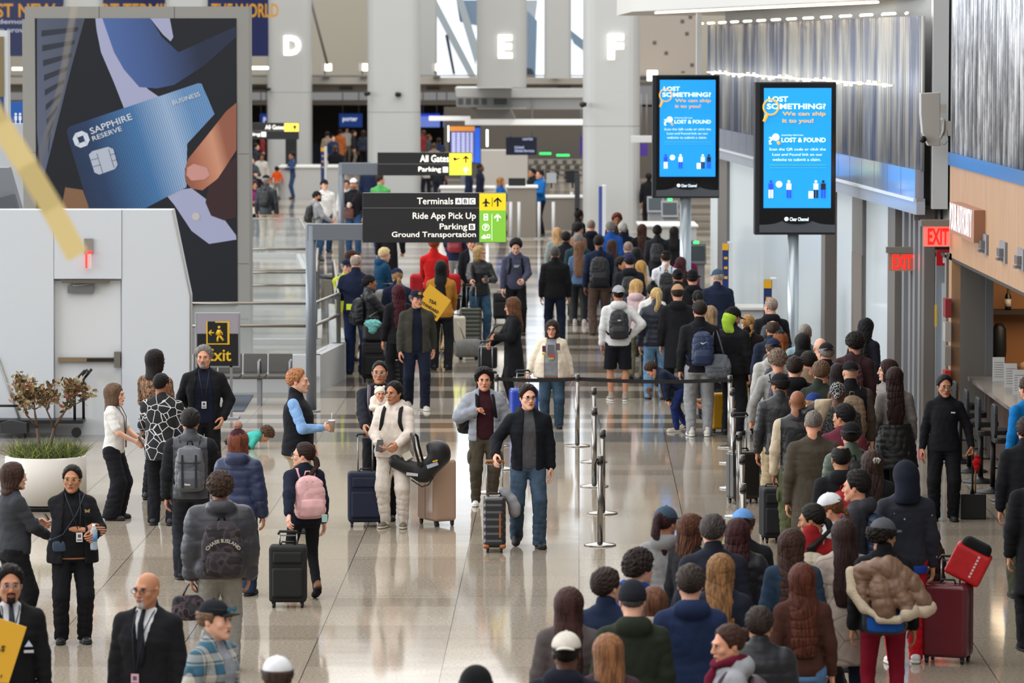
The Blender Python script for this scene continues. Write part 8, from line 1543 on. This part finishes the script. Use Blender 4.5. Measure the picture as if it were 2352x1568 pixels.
A = Q(1396, 1462, 1.62, 182, 2, 'f', 'xlong:#7d5538', 'coat:#3c2630', label='person with straight chestnut blond hair at the bottom of the frame')
A = Q(1675, 1438, 1.68, -80, 2, 'f', 'bun:#38221b', 'hoodie:#8d8f94;hood', label='person with bun, earbud and burgundy scarf looking left at the bottom', hat=None, arms='strap,down'); MB().tube([(x_, y_, A['nz'] + z_) for x_, y_, z_ in ((-.09, -.02, .02), (0, -.1, -.0), (.09, -.02, .02), (0, .1, .03), (-.09, -.02, .02), (-.03, -.13, -.1), (-.02, -.15, -.3))], .034, 8).build('scarf', cloth('#6a1530'), A['e']); MB().ball(A['hx']([(-.084, .0, -.012)])[0], (.008, .008, .014)).build('earbud', plastic('#e8e8ea'), A['e'])
backpack(A, '#4a3a42', 'mauve-brown backpack of the person looking left at the bottom', .32, .46, .18)
Q(1745, 1400, 1.62, 180, 2, 'm', 'short:#2b211d', 'puffer:shell:#17191f', label='person in black puffer hidden behind the mauve backpack')
# ---- right edge ----
A = person(2170, 862, 1198, -6, 3, 'f', 'lowpony:#131013', top='shirt:#14151a', bot='pants:#121317', shoes='#141417', glass='g:#8c8a88', fat=.02, arms='side,down', look=14, nod=6, label='person in black uniform and clear gloves holding the dustpan')
b = MB().box((.1, -.17, 1.28), (.05, .004, .016)); b.build('name_tag', PR('#c9c9cc'), A['e'])
hpt = hand(A, 1, .09); q = onz(2233, 1190); e = empty('lobby_dustpan', (q[0], q[1], 0), 0, 'long-handled black lobby dustpan standing on the floor', 'dustpan'); s_ = 184.
b = MB(); b.add([(-.15, -.12, 0), (.15, -.12, 0), (.15, .12, 0), (-.15, .12, 0), (-.15, -.12, .3), (.15, -.12, .3), (.15, .12, .22), (-.15, .12, .22)], [(3, 2, 1, 0), (4, 5, 6, 7), (0, 1, 5, 4), (1, 2, 6, 5), (2, 3, 7, 6), (3, 0, 4, 7)]); b.build('pan', mat('#1a1b1d', .5), e, .012); hl = hpt - np.array([q[0], q[1], 0]); MB().tube([(0, 0, .28), (0, 0, .36), hl + [0, 0, .02]], [.03, .013, .013], 8).build('handle', BLACK, e)
e = empty('broom', tuple(q + [.03, -.03, .3]), 0, 'pale wooden broom handle with a red cloth tied on top', 'broom'); MB().tube([(0, 0, 0), hl * [1, 1, 1] - [.0, -.0, .28]], .011, 8).build('wooden_handle', mat('#a5835f', .6), e)
e = empty('red_cloth', tuple(hpt + [.03, -.05, -.05]), 0, 'red cleaning cloth hanging from the broom handle', 'cloth'); f = Field((-.08, -.06, -.2), (.1, .06, .08), .01); f.loft([(-.15, .02, .015, .01, 0), (-.05, .05, .03, .01, 0), (.04, .03, .02, .02, 0)], .02, fold=.008); V, Q_ = f.mesh(); link('folds', qmesh('folds', [(V, Q_, 0)]), cloth('#a80f16'), e)
phone(A, -1, 'pink phone held in a gloved hand by the person with the dustpan', '#a35a66')
A = person(2362, 868, 1.76, -150, 2, 'm', 'short:#3a2c22', top='sweater:#1272b8', bot='pants:#1d2436', label='person in bright blue sweater leaning at the bar, cut by the right edge'); 
person(2358, 962, 1.8, 175, 2, 'm', 'short:#2a211c', top='jacket:#15161b', bot='cargo:#3f4434', label='person in black jacket and olive trousers cut by the right edge')
person(2385, 1050, 1.78, 180, 2, 'm', 'short:#2a211c', top='coat:#131418', bot='pants:#121317', label='person in long black coat cut by the right edge, nearest the camera')
